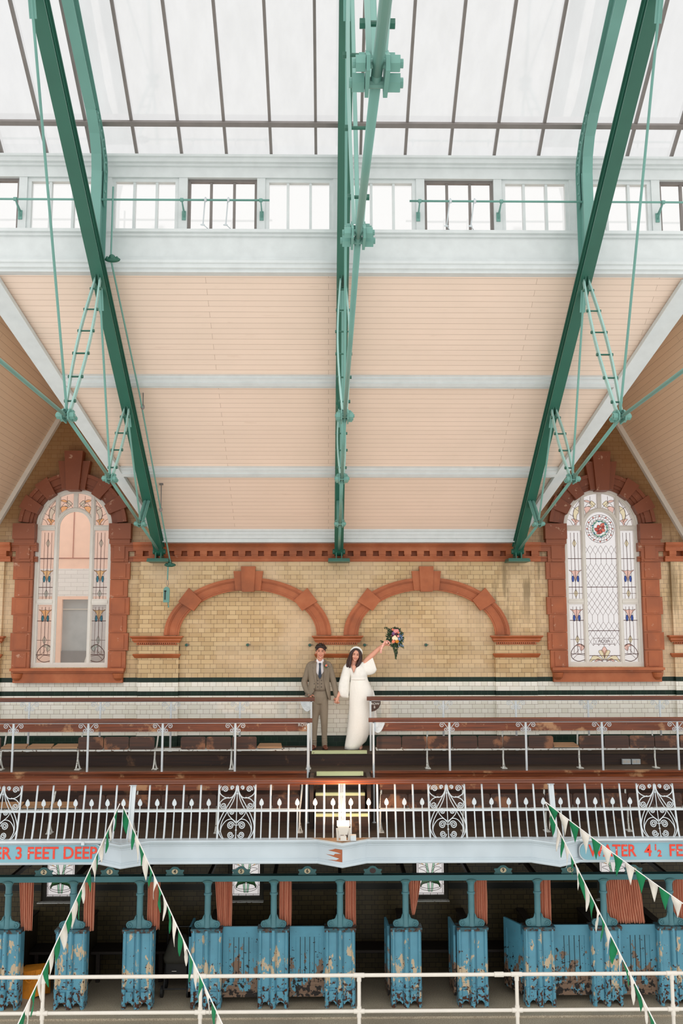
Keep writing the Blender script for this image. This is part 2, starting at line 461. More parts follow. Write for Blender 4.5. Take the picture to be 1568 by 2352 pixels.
M['clearglass'] = glassm('clear pane', (0.975,0.978,0.98,1))
M['leadglass'] = glassm('obscured leaded glass', (0.95,0.93,0.93,1), 0.0, 0.04, 0.22)
for nm, c in dict(amber=(0.97,0.80,0.56), blue=(0.12,0.50,0.62), royal=(0.16,0.30,0.66), pale=(0.84,0.89,0.86), pink=(0.96,0.78,0.72), yellow=(0.95,0.90,0.74),
                  red=(0.80,0.26,0.2), scarlet=(0.86,0.42,0.34), green=(0.34,0.6,0.5), leaf=(0.2,0.36,0.22), mint=(0.62,0.82,0.7)).items():
    M['g_'+nm] = glassm('stained glass '+nm, (*c, 1), 0.0, 0.05)

# ornament helpers
def spiral(cx, cz, r0, r1, a0, turns, n=None):
    n = n or max(10, int(abs(turns)*16))
    return [(cx+(r0+(r1-r0)*i/n)*math.cos(a0+2*PI*turns*i/n), cz+(r0+(r1-r0)*i/n)*math.sin(a0+2*PI*turns*i/n)) for i in range(n+1)]
def smooth2(pts, k=6):
    out = []
    for i in range(len(pts)-1):
        a = Vector(pts[max(i-1,0)]); b = Vector(pts[i]); c = Vector(pts[i+1]); d = Vector(pts[min(i+2,len(pts)-1)])
        for j in range(k):
            t = j/k
            q = 0.5*((2*b)+(c-a)*t+(2*a-5*b+4*c-d)*t*t+(3*b-a-3*c+d)*t**3); out.append(tuple(q))
    out.append(tuple(pts[-1])); return out
# ---------------------------------------------------------------- camera and light
def make_camera():
    cd = bpy.data.cameras.new('camera'); co = bpy.data.objects.new('camera', cd); C.objects.link(co)
    cd.sensor_fit = 'VERTICAL'; cd.sensor_height = 36.0; cd.lens = 2167.64/2352*36.0
    cd.clip_start = 0.05; cd.clip_end = 200
    p, ps, ro = math.radians(7.4332), 0.0139308, 0.0013394
    d = Vector((math.sin(ps)*math.cos(p), math.cos(ps)*math.cos(p), math.sin(p)))
    r = Vector((math.cos(ps), -math.sin(ps), 0)); u = r.cross(d)
    r2 = r*math.cos(ro)-u*math.sin(ro); u2 = r2.cross(d)
    m = Matrix((( r2.x, u2.x, -d.x, 0), (r2.y, u2.y, -d.y, 0), (r2.z, u2.z, -d.z, ZC), (0,0,0,1)))
    co.matrix_world = m
    bpy.context.scene.camera = co
make_camera()
sc = bpy.context.scene
sc.view_settings.view_transform = 'Standard'; sc.view_settings.look = 'None'
sc.view_settings.exposure = 0.0; sc.view_settings.gamma = 1.0
sc.view_settings.use_curve_mapping = False

def world():
    w = bpy.data.worlds.new('overcast sky'); sc.world = w; w.use_nodes = True
    t = w.node_tree; t.nodes.clear()
    tc = t.nodes.new('ShaderNodeTexCoord'); sp = t.nodes.new('ShaderNodeSeparateXYZ'); t.links.new(tc.outputs['Generated'], sp.inputs[0])
    def mth(op, a, b, clamp=False):
        n = t.nodes.new('ShaderNodeMath'); n.operation = op; n.use_clamp = clamp
        for i, v in enumerate((a, b)):
            if isinstance(v, bpy.types.NodeSocket): t.links.new(v, n.inputs[i])
            else: n.inputs[i].default_value = v
        return n.outputs[0]
    # brightness: full overhead, dim low down on the side where the rest of the hall lies
    up = mth('MULTIPLY', mth('ADD', sp.outputs[2], -0.05), 3.2, True)
    fr = mth('MULTIPLY', mth('ADD', sp.outputs[1], -0.15), 4.0, True)
    k1 = mth('ADD', mth('MULTIPLY', up, WB_UP-WB_LOW), WB_LOW)         # back side
    k2 = WB_FRONT
    a = mth('MULTIPLY', k1, mth('SUBTRACT', 1.0, fr)); b = mth('MULTIPLY', fr, k2)
    s = mth('ADD', a, b)
    bg = t.nodes.new('ShaderNodeBackground'); bg.inputs[0].default_value = (1.0, 0.985, 0.965, 1)
    t.links.new(s, bg.inputs[1])
    o = t.nodes.new('ShaderNodeOutputWorld'); t.links.new(bg.outputs[0], o.inputs[0])
WB_UP, WB_LOW, WB_FRONT = 1.85, 1.12, 0.97
world()

# ---------------------------------------------------------------- end wall
EAVE = 1.75; APEX = 4.49; HW = BAY/2
DORM = [XC-3*HW, XC+3*HW]
def gable(x):
    for d in DORM:
        if abs(x-d) < HW: return EAVE-0.1+(APEX-EAVE+0.1)*(1-abs(x-d)/HW)
    return EAVE-0.1
def wall_mesh(name, x0, x1, zlo, zhi, openings, y0, y1, extra=()):
    """openings: (xa, xb, lo(x), hi(x), samples)"""
    xs = {x0, x1}
    for e in extra: xs.add(e)
    for xa, xb, lo, hi, n in openings:
        for i in range(n+1):
            u = xa+(xb-xa)*(0.5-0.5*math.cos(PI*i/n)) if n > 1 else xa+(xb-xa)*i/n
            if x0 < u < x1: xs.add(round(u, 5))
    xs = sorted(xs); mb = MB()
    for a, b in zip(xs[:-1], xs[1:]):
        if b-a < 1e-5: continue
        m = (a+b)/2
        cur = [((zlo, zlo), (zhi(a+1e-6), zhi(b-1e-6)))]
        for xa, xb, lo, hi, n in openings:
            if xa-1e-4 < a and b < xb+1e-4:
                new = []
                for (l0, l1), (h0, h1) in cur:
                    o0, o1 = lo(a+1e-6), lo(b-1e-6); p0, p1 = hi(a+1e-6), hi(b-1e-6)
                    if o0 > l0+1e-4 or o1 > l1+1e-4: new.append(((l0, l1), (min(o0,h0), min(o1,h1))))
                    if p0 < h0-1e-4 or p1 < h1-1e-4: new.append(((max(p0,l0), max(p1,l1)), (h0, h1)))
                cur = new
        for (l0, l1), (h0, h1) in cur:
            mb.add([(a,y0,l0),(b,y0,l1),(b,y0,h1),(a,y0,h0),(a,y1,l0),(b,y1,l1),(b,y1,h1),(a,y1,h0)],
                   [(0,1,2,3),(7,6,5,4),(0,4,5,1),(3,2,6,7)])
    for xa, xb, lo, hi, n in openings:
        e = 1e-4
        for x, s in ((xa, 1), (xb, -1)):
            if x0 <= x <= x1:
                l, h = lo(x+s*e), hi(x+s*e)
                l = max(l, zlo)
                if h-l > 0.01: mb.add([(x,y0,l),(x,y1,l),(x,y1,h),(x,y0,h)], [(0,1,2,3)])
    for x in (x0, x1):
        mb.add([(x,y0,zlo),(x,y1,zlo),(x,y1,zhi(x)),(x,y0,zhi(x))], [(0,1,2,3)])
    return mb.build(name, M['wall'])

WINX = [-4.445, 4.80]; WR = 0.67; SILL = -0.545; SPR = 1.88
LOWX = [-4.478, -1.378, 1.715, 4.812]
def arc_hi(cx, r, sp, ry=None):
    ry = ry or r
    return lambda x: sp+ry*math.sqrt(max(0, 1-((x-cx)/r)**2))
ops = [(cx-WR, cx+WR, (lambda x: SILL), arc_hi(cx, WR, SPR, 0.68), 24) for cx in WINX]
ops += [(cx-0.30, cx+0.30, (lambda x: -4.40), (lambda x: -3.35), 1) for cx in LOWX]
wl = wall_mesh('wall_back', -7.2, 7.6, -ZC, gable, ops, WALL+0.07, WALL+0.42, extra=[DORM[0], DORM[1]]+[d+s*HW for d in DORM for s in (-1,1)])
struct(wl, 'end wall of the hall, buff glazed brick above white and green tile bands', 'wall')

# blind arcade standing 7 cm proud of the wall
ACX = [-1.385, 1.695]
def arcade(name, x0, x1, arches, label):
    o = []
    for cx in arches:
        o.append((cx-1.18, cx+1.18, (lambda x: -1.95), arc_hi(cx, 1.18, 0.0, 0.775), 30))
    w = wall_mesh(name, x0, x1, -1.9, lambda x: 1.27, o, WALL, WALL+0.069)
    struct(w, label, 'wall'); return w
arcade('wall_arcade', -3.26, 3.59, ACX, 'projecting yellow glazed brick arcade with two blind arches, centre of the end wall')
arcade('wall_arcade_left', -7.2, -5.61, [], 'projecting glazed brick pier at the left edge of the end wall')
arcade('wall_arcade_right', 5.98, 7.6, [], 'projecting glazed brick pier at the right edge of the end wall')

# cornice with dentils
def cornice(name, x0, x1, y, label, dent=True):
    prof = [(y+0.07, 1.27), (y-0.03, 1.27), (y-0.03, 1.33), (y-0.045, 1.335), (y-0.045, 1.36), (y+0.05, 1.362), (y+0.05, 1.445), (y-0.07, 1.45), (y-0.07, 1.52),
            (y-0.085, 1.525), (y-0.085, 1.54), (y-0.10, 1.55), (y-0.10, 1.60), (y+0.07, 1.60)]
    mb = MB().prism(prof, x0, x1, 'yz')
    if dent:
        n = int((x1-x0)/0.217)
        for i in range(n):
            cx = x0+(x1-x0)*(i+0.5)/n
            mb.box(cx-0.06, cx+0.06, y-0.075, y+0.06, 1.39, 1.452); mb.box(cx-0.056, cx+0.056, y-0.06, y+0.06, 1.362, 1.39)
    o = mb.build(name, M['terra']); struct(o, label, 'cornice'); return o
cornice('trim_1', -3.38, 3.70, WALL, 'terracotta dentil cornice along the top of the blind arcade')
cornice('trim_2', -7.2, -5.50, WALL, 'terracotta dentil cornice at the far left edge')
cornice('trim_3', 5.88, 7.6, WALL, 'terracotta dentil cornice at the far right edge')
for i, (a, b) in enumerate([(-5.49, -5.06), (-3.78, -3.39), (3.71, 4.13), (5.42, 5.87)]):
    o = cornice('trim_%d' % (4+i), a, b, WALL+0.06, ['recessed cornice left of the left stained window', 'recessed cornice right of the left stained window',
        'recessed cornice left of the right stained window', 'recessed cornice right of the right stained window'][i], False)
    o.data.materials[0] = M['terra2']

# blind arch mouldings
def arch_trim(name, cx, label):
    mb = MB(); N = 40
    def ring(f, y0):
        def pt(a, f):
            ax = 1.18+(1.435-1.18)*f; bz = 0.775+(0.99-0.775)*f
            return (cx+ax*math.cos(a), bz*math.sin(a))
        A = [pt(PI*i/N, f[0]) for i in range(N+1)]; B = [pt(PI*i/N, f[1]) for i in range(N+1)]
        mb.strip(A, B, y0, WALL+0.02)
    ring((0.0, 0.14), WALL-0.02); ring((0.14, 0.22), WALL-0.032); ring((0.22, 0.70), WALL-0.02); ring((0.70, 0.78), WALL-0.04); ring((0.78, 1.0), WALL-0.055)
    def block(a, w0, w1, f0, f1, y, dz0=0, dz1=0):
        ca, sa = math.cos(a), math.sin(a)
        p0 = Vector((cx+(1.18+0.255*f0)*ca, (0.775+0.215*f0)*sa)); p1 = Vector((cx+(1.18+0.255*f1)*ca, (0.775+0.215*f1)*sa))
        d = (p1-p0).normalized(); n = Vector((-d.y, d.x))
        poly = [p0-n*w0, p0+n*w0, p1+n*w1, p1-n*w1]
        mb.prism([tuple(q) for q in poly], y, WALL+0.02)
    block(math.radians(42), 0.115, 0.145, -0.08, 1.22, WALL-0.075); block(math.radians(138), 0.115, 0.145, -0.08, 1.22, WALL-0.075)
    mb.prism([(cx-0.215, 0.775-0.01), (cx+0.215, 0.775-0.01), (cx+0.255, 1.10), (cx-0.255, 1.10)], WALL-0.075, WALL+0.02)
    mb.prism([(cx-0.105, 0.745), (cx+0.105, 0.745), (cx+0.125, 1.18), (cx-0.125, 1.18)], WALL-0.11, WALL+0.02)
    o = mb.build(name, M['terra']); struct(o, label, 'arch moulding')
arch_trim('trim_8', ACX[0], 'terracotta moulded blind arch with keystone, the left of the pair')
arch_trim('trim_9', ACX[1], 'terracotta moulded blind arch with keystone, above the bride\'s bouquet')

def pier_cap(name, x0, x1, label):
    mb = MB()
    prof = [(0.03, -0.01), (-0.11, -0.01), (-0.11, -0.03), (-0.075, -0.06), (-0.075, -0.09), (-0.05, -0.11), (-0.05, -0.125), (0.03, -0.125)]
    c = (x0+x1)/2; h = (x1-x0)/2
    def run(prof, hh):
        path = []
        y = WALL
        # mitred return at both ends
        pts = [(-hh, y+0.02, (-1,0)), (-hh, y, (-0.999,-1)), (hh, y, (0.999,-1)), (hh, y+0.02, (1,0))]
        P = []
        for x, yy, (ox, oy) in pts: P.append(((c+x, yy, 0), (ox, oy, 0), (0,0,1)))
        mb.sweep(P, [(-a, b) for a, b in prof])
    run(prof, h-0.11)
    n = int((2*h-0.2)/0.036)
    for i in range(n):
        mb.box(c-h+0.1+0.036*i+0.008, c-h+0.1+0.036*i+0.028, WALL-0.04, WALL, -0.15, -0.124)
    run([(0.03, -0.15), (-0.012, -0.15), (-0.012, -0.165), (0.03, -0.165)], h-0.11)
    run([(0.03, -0.315), (-0.04, -0.315), (-0.05, -0.33), (-0.035, -0.355), (-0.015, -0.385), (0.03, -0.385)], h-0.09)
    o = mb.build(name, M['terra']); struct(o, label, 'pier capital')
pier_cap('trim_10', -3.39, -2.49, 'terracotta pier cap below the left foot of the left blind arch')
pier_cap('trim_11', -0.285, 0.60, 'terracotta pier cap between the two blind arches, behind the couple')
pier_cap('trim_12', 2.79, 3.69, 'terracotta pier cap below the right foot of the right blind arch')
pier_cap('trim_13', 5.86, 6.76, 'terracotta pier cap at the right edge')
pier_cap('trim_14', -6.45, -5.53, 'terracotta pier cap at the left edge')

# stained window surrounds
def surround(name, cx, label, sillname, side):
    mb = MB(); yb = WALL+0.12
    for s in (-1, 1):
        # quoined jamb blocks
        z = SILL-0.02; k = 0
        while z < 1.29:
            h = 0.305
            w = 0.30 if k % 2 == 0 else 0.335
            mb.box(cx+s*WR, cx+s*(WR+w), WALL+0.0, yb, z+0.004, min(z+h, 1.3)-0.004)
            mb.box(cx+s*(WR+0.05), cx+s*(WR+w-0.07), WALL-0.012, yb, z+0.03, min(z+h, 1.3)-0.03)
            z += h; k += 1
        mb.box(cx+s*WR, cx+s*(WR+0.30), WALL-0.01, yb, 1.30, 1.58)
        mb.box(cx+s*(WR+0.06), cx+s*(WR+0.24), WALL-0.03, yb, 1.32, 1.56)
        mb.box(cx+s*(WR-0.02), cx+s*(WR+0.33), WALL-0.05, yb, 1.58, 1.66)
        mb.box(cx+s*(WR-0.03), cx+s*(WR+0.35), WALL-0.09, yb, 1.66, 1.93)
    N = 36
    def pt(a, r): return (cx+r*math.cos(a), 1.88+r*1.01*math.sin(a))
    for r0, r1, y in ((WR, WR+0.05, WALL+0.03), (WR+0.05, WR+0.10, WALL), (WR+0.10, WR+0.21, WALL-0.03), (WR+0.21, WR+0.27, WALL-0.06)):
        mb.strip([pt(0.09+(PI-0.18)*i/N, r0) for i in range(N+1)], [pt(0.09+(PI-0.18)*i/N, r1) for i in range(N+1)], y, yb)
    def block(a, w0, w1, r0, r1, y):
        a = math.radians(a); d = Vector((math.cos(a), math.sin(a))); n = Vector((-d.y, d.x)); c0 = Vector((cx, 1.86))
        mb.prism([tuple(c0+d*r0-n*w0), tuple(c0+d*r0+n*w0), tuple(c0+d*r1+n*w1), tuple(c0+d*r1-n*w1)], y, yb)
    for a in (28, 55, 125, 152): block(a, 0.085, 0.125, WR-0.01, WR+0.32, WALL-0.075)
    # triple keystone
    mb.prism([(cx-0.20, 2.53), (cx+0.20, 2.53), (cx+0.28, 3.03), (cx-0.28, 3.03)], WALL-0.08, yb)
    mb.prism([(cx-0.11, 2.51), (cx+0.11, 2.51), (cx+0.16, 3.20), (cx-0.16, 3.20)], WALL-0.14, yb)
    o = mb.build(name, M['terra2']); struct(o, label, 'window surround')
    mb = MB()
    mb.box(cx-0.965, cx+0.965, WALL-0.10, yb, -0.60, -0.555); mb.box(cx-0.95, cx+0.95, WALL-0.06, yb, -0.63, -0.60)
    mb.box(cx-0.93, cx+0.93, WALL-0.02, yb, -0.80, -0.63)
    for s in (-1, 1):
        mb.loft([(cx+s*0.86, WALL-0.02, -0.76, 0.04, 0.03), (cx+s*0.86, WALL-0.02, -0.72, 0.08, 0.07), (cx+s*0.86, WALL-0.02, -0.64, 0.10, 0.09)], 16)
    o = mb.build(sillname, M['terra']); struct(o, label.replace('surround', 'sill'), 'window sill')
surround('trim_15', WINX[0], 'red terracotta surround of the left arched window with triple keystone', 'trim_16', 0)
surround('trim_17', WINX[1], 'red terracotta surround of the right arched window with triple keystone', 'trim_18', 1)

# ---------------------------------------------------------------- the two arched stained windows
def arched_window(name, cx, label, left):
    root = thing(name, label, 'window', (cx, WALL+0.15, SILL)); root['kind'] = 'structure'
    Y0, Y1 = WALL+0.10, WALL+0.17; YG = WALL+0.14
    N = 40
    def P(a, r, k=1.02): return (cx+r*math.cos(a), SPR+r*k*math.sin(a))
    f = MB()
    def ringed(r0, r1, y0=Y0, y1=Y1, bot=None):
        A = [P(PI*i/N, r0) for i in range(N+1)]; B = [P(PI*i/N, r1) for i in range(N+1)]
        if bot is not None:
            A = [(cx+r0, bot)]+A+[(cx-r0, bot)]; B = [(cx+r1, bot)]+B+[(cx-r1, bot)]
        f.strip(A, B, y0, y1)
    ringed(WR-0.075, WR, bot=SILL); ringed(WR-0.045, WR-0.005, Y0-0.02, Y1, bot=SILL)
    f.box(cx-WR, cx+WR, Y0-0.01, Y1, SILL, SILL+0.08)
    ringed(0.275, 0.345, bot=SILL+0.06); ringed(0.29, 0.33, Y0-0.015, Y1, bot=SILL+0.06)
    for s in (-1, 1):
        zt = SPR+1.02*math.sqrt(WR*WR-0.31**2)-0.03
        f.box(cx+s*0.275, cx+s*0.345, Y0, Y1, SPR, zt); f.box(cx+s*0.29, cx+s*0.33, Y0-0.015, Y1, SPR, zt)
        f.box(cx+s*0.34, cx+s*(WR-0.06), Y0, Y1, SPR-0.05, SPR+0.035); f.box(cx+s*0.34, cx+s*(WR-0.06), Y0, Y1, 0.53, 0.625)
        f.box(cx+s*0.34, cx+s*(WR-0.06), Y0-0.012, Y1, 0.555, 0.60); f.box(cx+s*0.34, cx+s*(WR-0.06), Y0-0.012, Y1, SPR-0.03, SPR+0.015)
    f.box(cx-0.035, cx+0.035, Y0, Y1, SPR+0.32, SPR+0.63)
    f.build('window_frame', M['greywin'], root)
    g = MB()
    ga = 'leadglass'
    # side lights and arch segment in one sheet with the centre cut out
    A = [(cx+0.30, SILL+0.05)]+[P(PI*i/N, 0.30) for i in range(N+1)]+[(cx-0.30, SILL+0.05)]
    B = [(cx+WR-0.04, SILL+0.05)]+[P(PI*i/N, WR-0.04) for i in range(N+1)]+[(cx-WR+0.04, SILL+0.05)]
    g.strip(A, B, YG, YG+0.006); g.build('side_light_glass', M['leadglass'], root)
    g = MB(); poly = [(cx+0.295, SILL+0.05)]+[P(PI*i/N, 0.295) for i in range(N+1)]+[(cx-0.295, SILL+0.05)]
    g.prism(poly, YG, YG+0.006); g.build('centre_pane', M['clearglass' if left else 'leadglass'], root)
    # leading and coloured pieces
    L = MB(); yl = YG-0.006
    col = {}
    def ln(pts, r=0.0034): L.tube([(x, yl, z) for x, z in pts], r, 4, flat=0.6)
    def pc(kind, pts): col.setdefault(kind, MB()).prism(pts, yl-0.001, yl+0.003)
    tulip = 'amber' if left else 'pink'; drop = 'blue' if left else 'royal'; dia = 'pale' if left else 'yellow'; sw = 'pale' if left else 'pink'
    for s in (-1, 1):
        ox = cx+s*0.463
        for dx in (-0.062, 0.0, 0.062):
            ln([(ox+dx, 0.62), (ox+dx, 1.79)], 0.0035 if dx else 0.005); ln([(ox+dx, -0.32), (ox+dx, 0.49)], 0.0035 if dx else 0.005)
        for z in (1.33, 0.83, 0.25, -0.33): ln([(cx+s*0.345, z), (cx+s*0.595, z)], 0.006)
        for z in (0.72, -0.08): ln([(cx+s*0.345, z), (cx+s*0.595, z)], 0.0035)
        for z in (1.60, 0.72, -0.08):
            q = [(ox, z+0.075), (ox+0.035, z), (ox, z-0.075), (ox-0.035, z)]; pc(dia, q); ln(q+[q[0]])
        for z in (1.03, 0.40 if False else 0.345):
            for t in (-1, 1):
                lf = smooth2([(ox, z+0.10), (ox+t*0.05, z+0.085), (ox+t*0.11, z+0.10), (ox+t*0.055, z+0.05), (ox+t*0.02, z-0.03), (ox, z-0.12)], 4)
                pc(tulip, lf); ln(lf+[lf[0]])
                dr = [(ox+t*0.045+0.022*math.cos(a), z-0.055+0.055*math.sin(a)) for a in [2*PI*i/12 for i in range(13)]]
                pc(drop, dr[:-1]); ln(dr)
        # bottom scroll
        b = cx+s*0.463; q = -s
        arc = smooth2([(b+q*0.115, -0.21), (b+q*0.03, -0.155), (b-q*0.06, -0.21), (b-q*0.115, -0.30), (b-q*0.10, -0.40), (b, -0.455), (b+q*0.12, -0.43)], 5); ln(arc, 0.006)
        ln(smooth2([(b+q*0.02, -0.25), (b-q*0.02, -0.30), (b-q*0.115, -0.36)], 5)); ln(smooth2([(b+q*0.12, -0.36), (b, -0.34), (b-q*0.09, -0.42)], 5))
        lf = smooth2([(b+q*0.125, -0.20), (b+q*0.06, -0.16), (b-q*0.04, -0.185), (b+q*0.03, -0.20), (b+q*0.05, -0.27), (b+q*0.09, -0.26)], 4); pc(sw, lf); ln(lf+[lf[0]])
        # spandrel lights beside the round head
        ox = cx+s*0.47
        lf = smooth2([(cx+s*0.36, 2.27), (cx+s*0.45, 2.20), (cx+s*0.46, 2.08), (cx+s*0.42, 1.98), (cx+s*0.40, 2.10), (cx+s*0.37, 2.14)], 4); pc(dia, lf); ln(lf+[lf[0]])
        ln(smooth2([(cx+s*0.35, 2.36), (cx+s*0.43, 2.24), (cx+s*0.47, 2.08), (cx+s*0.42, 1.97), (cx+s*0.50, 1.90)], 5))
        lf = smooth2([(cx+s*0.36, 2.00), (cx+s*0.43, 2.03), (cx+s*0.50, 2.03), (cx+s*0.45, 1.97), (cx+s*0.43, 1.91), (cx+s*0.40, 1.97)], 4); pc(tulip, lf); ln(lf+[lf[0]])
        ln(smooth2([(cx+s*0.56, 2.10), (cx+s*0.58, 2.04), (cx+s*0.52, 2.00), (cx+s*0.47, 1.91)], 5)); ln([(cx+s*0.36, 2.17), (cx+s*0.47, 2.25)]); ln([(cx+s*0.46, 2.08), (cx+s*0.56, 2.14)])
        # crown lights either side of the centre bar
        ln(smooth2([(cx+s*0.05, 2.22), (cx+s*0.12, 2.30), (cx+s*0.20, 2.31), (cx+s*0.27, 2.22)], 5)); ln([(cx+s*0.155, 2.31), (cx+s*0.155, 2.44)])
        lf = smooth2([(cx+s*0.06, 2.30), (cx+s*0.13, 2.36), (cx+s*0.17, 2.31), (cx+s*0.13, 2.27), (cx+s*0.20, 2.26), (cx+s*0.12, 2.24)], 4); pc(dia if left else 'yellow', lf); ln(lf+[lf[0]])
        lf = smooth2([(cx+s*0.14, 2.24), (cx+s*0.20, 2.26), (cx+s*0.265, 2.23), (cx+s*0.25, 2.17), (cx+s*0.23, 2.10), (cx+s*0.19, 2.17)], 4); pc(tulip, lf); ln(lf+[lf[0]])
        lf = smooth2([(cx+s*0.14, 2.33), (cx+s*0.20, 2.37), (cx+s*0.27, 2.36), (cx+s*0.21, 2.33)], 4); pc(tulip, lf); ln(lf+[lf[0]])
    if not left:
        for z in (1.33, 0.83, 0.07, -0.36): ln([(cx-0.28, z), (cx+0.28, z)], 0.006)
        for z in (-0.28,): ln([(cx-0.28, z-0.15), (cx+0.28, z-0.15)], 0.004)
        # wavy net of drawn out lozenges
        def net(z0, rows, rh):
            for k in range(-3, 4):
                for i in range(rows):
                    for s in (-1, 1):
                        xa = cx+0.094*k*1.0; zt = z0-rh*i
                        xx = xa+s*0.047
                        if abs(xx-cx) > 0.285 or abs(xa-cx) > 0.285: continue
                        ln(smooth2([(xa, zt), (xa+s*0.010, zt-rh*0.15), (xx-s*0.006, zt-rh*0.85), (xx, zt-rh)] if i % 2 == 0 else [(xx, zt), (xx-s*0.006, zt-rh*0.15), (xa+s*0.010, zt-rh*0.85), (xa, zt-rh)], 3), 0.0024)
        net(1.56, 2, 0.075)
        for k in range(-3, 4): ln([(cx+0.094*k, 1.41), (cx+0.094*k, 1.24)], 0.003)
        net(1.24, 6, 0.068)
        for k in range(-3, 4): ln([(cx+0.094*k, 0.83), (cx+0.094*k, 0.75)], 0.003)
        net(0.75, 6, 0.068)
        for k in range(-3, 4): ln([(cx+0.094*k, 0.342), (cx+0.094*k, 0.22)], 0.003)
        net(0.22, 6, 0.068)
        for k in (-2, -1, 0, 1, 2): ln([(cx+0.094*k, -0.188), (cx+0.094*k, -0.14)], 0.003)
        # name panel
        q = [(cx-0.18, -0.06), (cx+0.18, -0.06), (cx+0.18, -0.16), (cx-0.18, -0.16)]; ln(q+[q[0]], 0.0035)
        # rose roundel
        rz = 1.86; R = 0.25
        for r in (0.25, 0.215, 0.165): ln([(cx+r*math.cos(2*PI*i/32), rz+r*math.sin(2*PI*i/32)) for i in range(33)], 0.0035)
        for i in range(24):
            a = 2*PI*i/24; a2 = a+0.2
            ln([(cx+0.25*math.cos(a), rz+0.25*math.sin(a)), (cx+0.165*math.cos(a2), rz+0.165*math.sin(a2))], 0.0028)
            if i % 2 == 0: pc('scarlet', [(cx+0.245*math.cos(a), rz+0.245*math.sin(a)), (cx+0.215*math.cos(a+0.09), rz+0.215*math.sin(a+0.09)), (cx+0.215*math.cos(a-0.09), rz+0.215*math.sin(a-0.09))])
        rr = random.Random(3)
        for i in range(30):
            a = 2*PI*i/30; r = 0.125+0.02*rr.random()
            c0 = (cx+r*math.cos(a), rz+r*math.sin(a))
            poly = [(c0[0]+0.03*rr.uniform(0.6,1)*math.cos(a+t), c0[1]+0.02*rr.uniform(0.6,1)*math.sin(a+t)) for t in (0, 1.5, 3.0, 4.6)]
            pc(['mint', 'green', 'mint', 'blue', 'green'][i % 5], poly); ln(poly+[poly[0]], 0.002)
        for j, (dx, dz, an, l, w, k) in enumerate([(-0.05,-0.02,2.6,0.09,0.035,'red'), (0.0,-0.05,4.4,0.08,0.045,'red'), (0.05,-0.02,5.8,0.08,0.04,'scarlet'), (0.04,0.06,0.9,0.10,0.035,'scarlet'), (-0.02,0.03,1.9,0.07,0.035,'red'), (0.0,0.0,1.1,0.06,0.028,'pink'), (0.055,0.03,0.4,0.06,0.025,'red'), (-0.03,-0.07,3.6,0.06,0.03,'scarlet')]):
            c0 = Vector((cx+dx, rz+dz)); d = Vector((math.cos(an), math.sin(an))); n = Vector((-d.y, d.x))
            lf = smooth2([tuple(c0-d*l*0.5), tuple(c0+n*w), tuple(c0+d*l*0.6), tuple(c0-n*w), tuple(c0-d*l*0.5)], 3)[:-1]
            pc(k, lf); ln(lf+[lf[0]], 0.003)
        # palmette at the foot
        for s in (-1, 1):
            lf = smooth2([(cx+s*0.02, -0.44), (cx+s*0.10, -0.38), (cx+s*0.20, -0.36), (cx+s*0.27, -0.48), (cx+s*0.20, -0.44), (cx+s*0.10, -0.42)], 4); pc('yellow', lf); ln(lf+[lf[0]])
            lf = smooth2([(cx+s*0.01, -0.44), (cx+s*0.07, -0.35), (cx+s*0.10, -0.28), (cx+s*0.03, -0.27), (cx, -0.34)], 4); pc('yellow', lf); ln(lf+[lf[0]])
            lf = smooth2([(cx+s*0.03, -0.46), (cx+s*0.12, -0.41), (cx+s*0.18, -0.47), (cx+s*0.10, -0.44)], 4); pc('pink', lf); ln(lf+[lf[0]])
            ln([(cx+s*0.07+0.035*math.cos(2*PI*i/12), -0.46+0.035*math.sin(2*PI*i/12)) for i in range(13)])
        lf = smooth2([(cx-0.05, -0.27), (cx, -0.20), (cx+0.05, -0.27), (cx+0.02, -0.32), (cx, -0.40), (cx-0.02, -0.32)], 4); pc('pink', lf); ln(lf+[lf[0]])
    L.build('leading', M['lead'], root)
    pm = MB(); mats = []
    for k, mb in col.items():
        pm.cur = len(mats); mats.append(M['g_'+k]); pm.add(mb.v, mb.f)
    pm.build('coloured_glass', None, root, mats=mats)
    if not left:
        letters('AQUA', cx, yl-0.004, -0.11, 0.075, M['lead'], root, 'glass_lettering', 0.002)
    return root

def letters(txt, x, y, z, size, mat, parent=None, name='lettering', ext=0.003, align='CENTER', rot=None, bold=0.0, sx=1.0, loc_only=False):
    cu = bpy.data.curves.new(name, 'FONT'); cu.body = txt; cu.size = size; cu.align_x = align; cu.align_y = 'CENTER'; cu.extrude = ext; cu.offset = bold
    cu.resolution_u = 4
    tmp = bpy.data.objects.new('tmp', cu); C.objects.link(tmp)
    dg = bpy.context.evaluated_depsgraph_get(); me = bpy.data.meshes.new_from_object(tmp.evaluated_get(dg))
    bpy.data.objects.remove(tmp); bpy.data.curves.remove(cu)
    me.materials.clear(); me.materials.append(mat)
    o = bpy.data.objects.new(name, me); C.objects.link(o)
    for v in me.vertices:
        a, b, c = v.co; v.co = (a*sx, -c, b)
    if parent is not None:
        o.parent = parent; po = Vector(parent['_o'])
        for v in me.vertices: v.co = Vector(v.co)+Vector((x, y, z))-po
        o['_o'] = tuple(po)
    else: o.location = (x, y, z+ZC); o['_o'] = (x, y, z)
    me.update()
    return o
arched_window('window_1', WINX[0], 'left arched window with amber tulip side lights and a clear centre pane', True)
arched_window('window_2', WINX[1], 'right arched stained glass window with a red rose roundel and net leading', False)

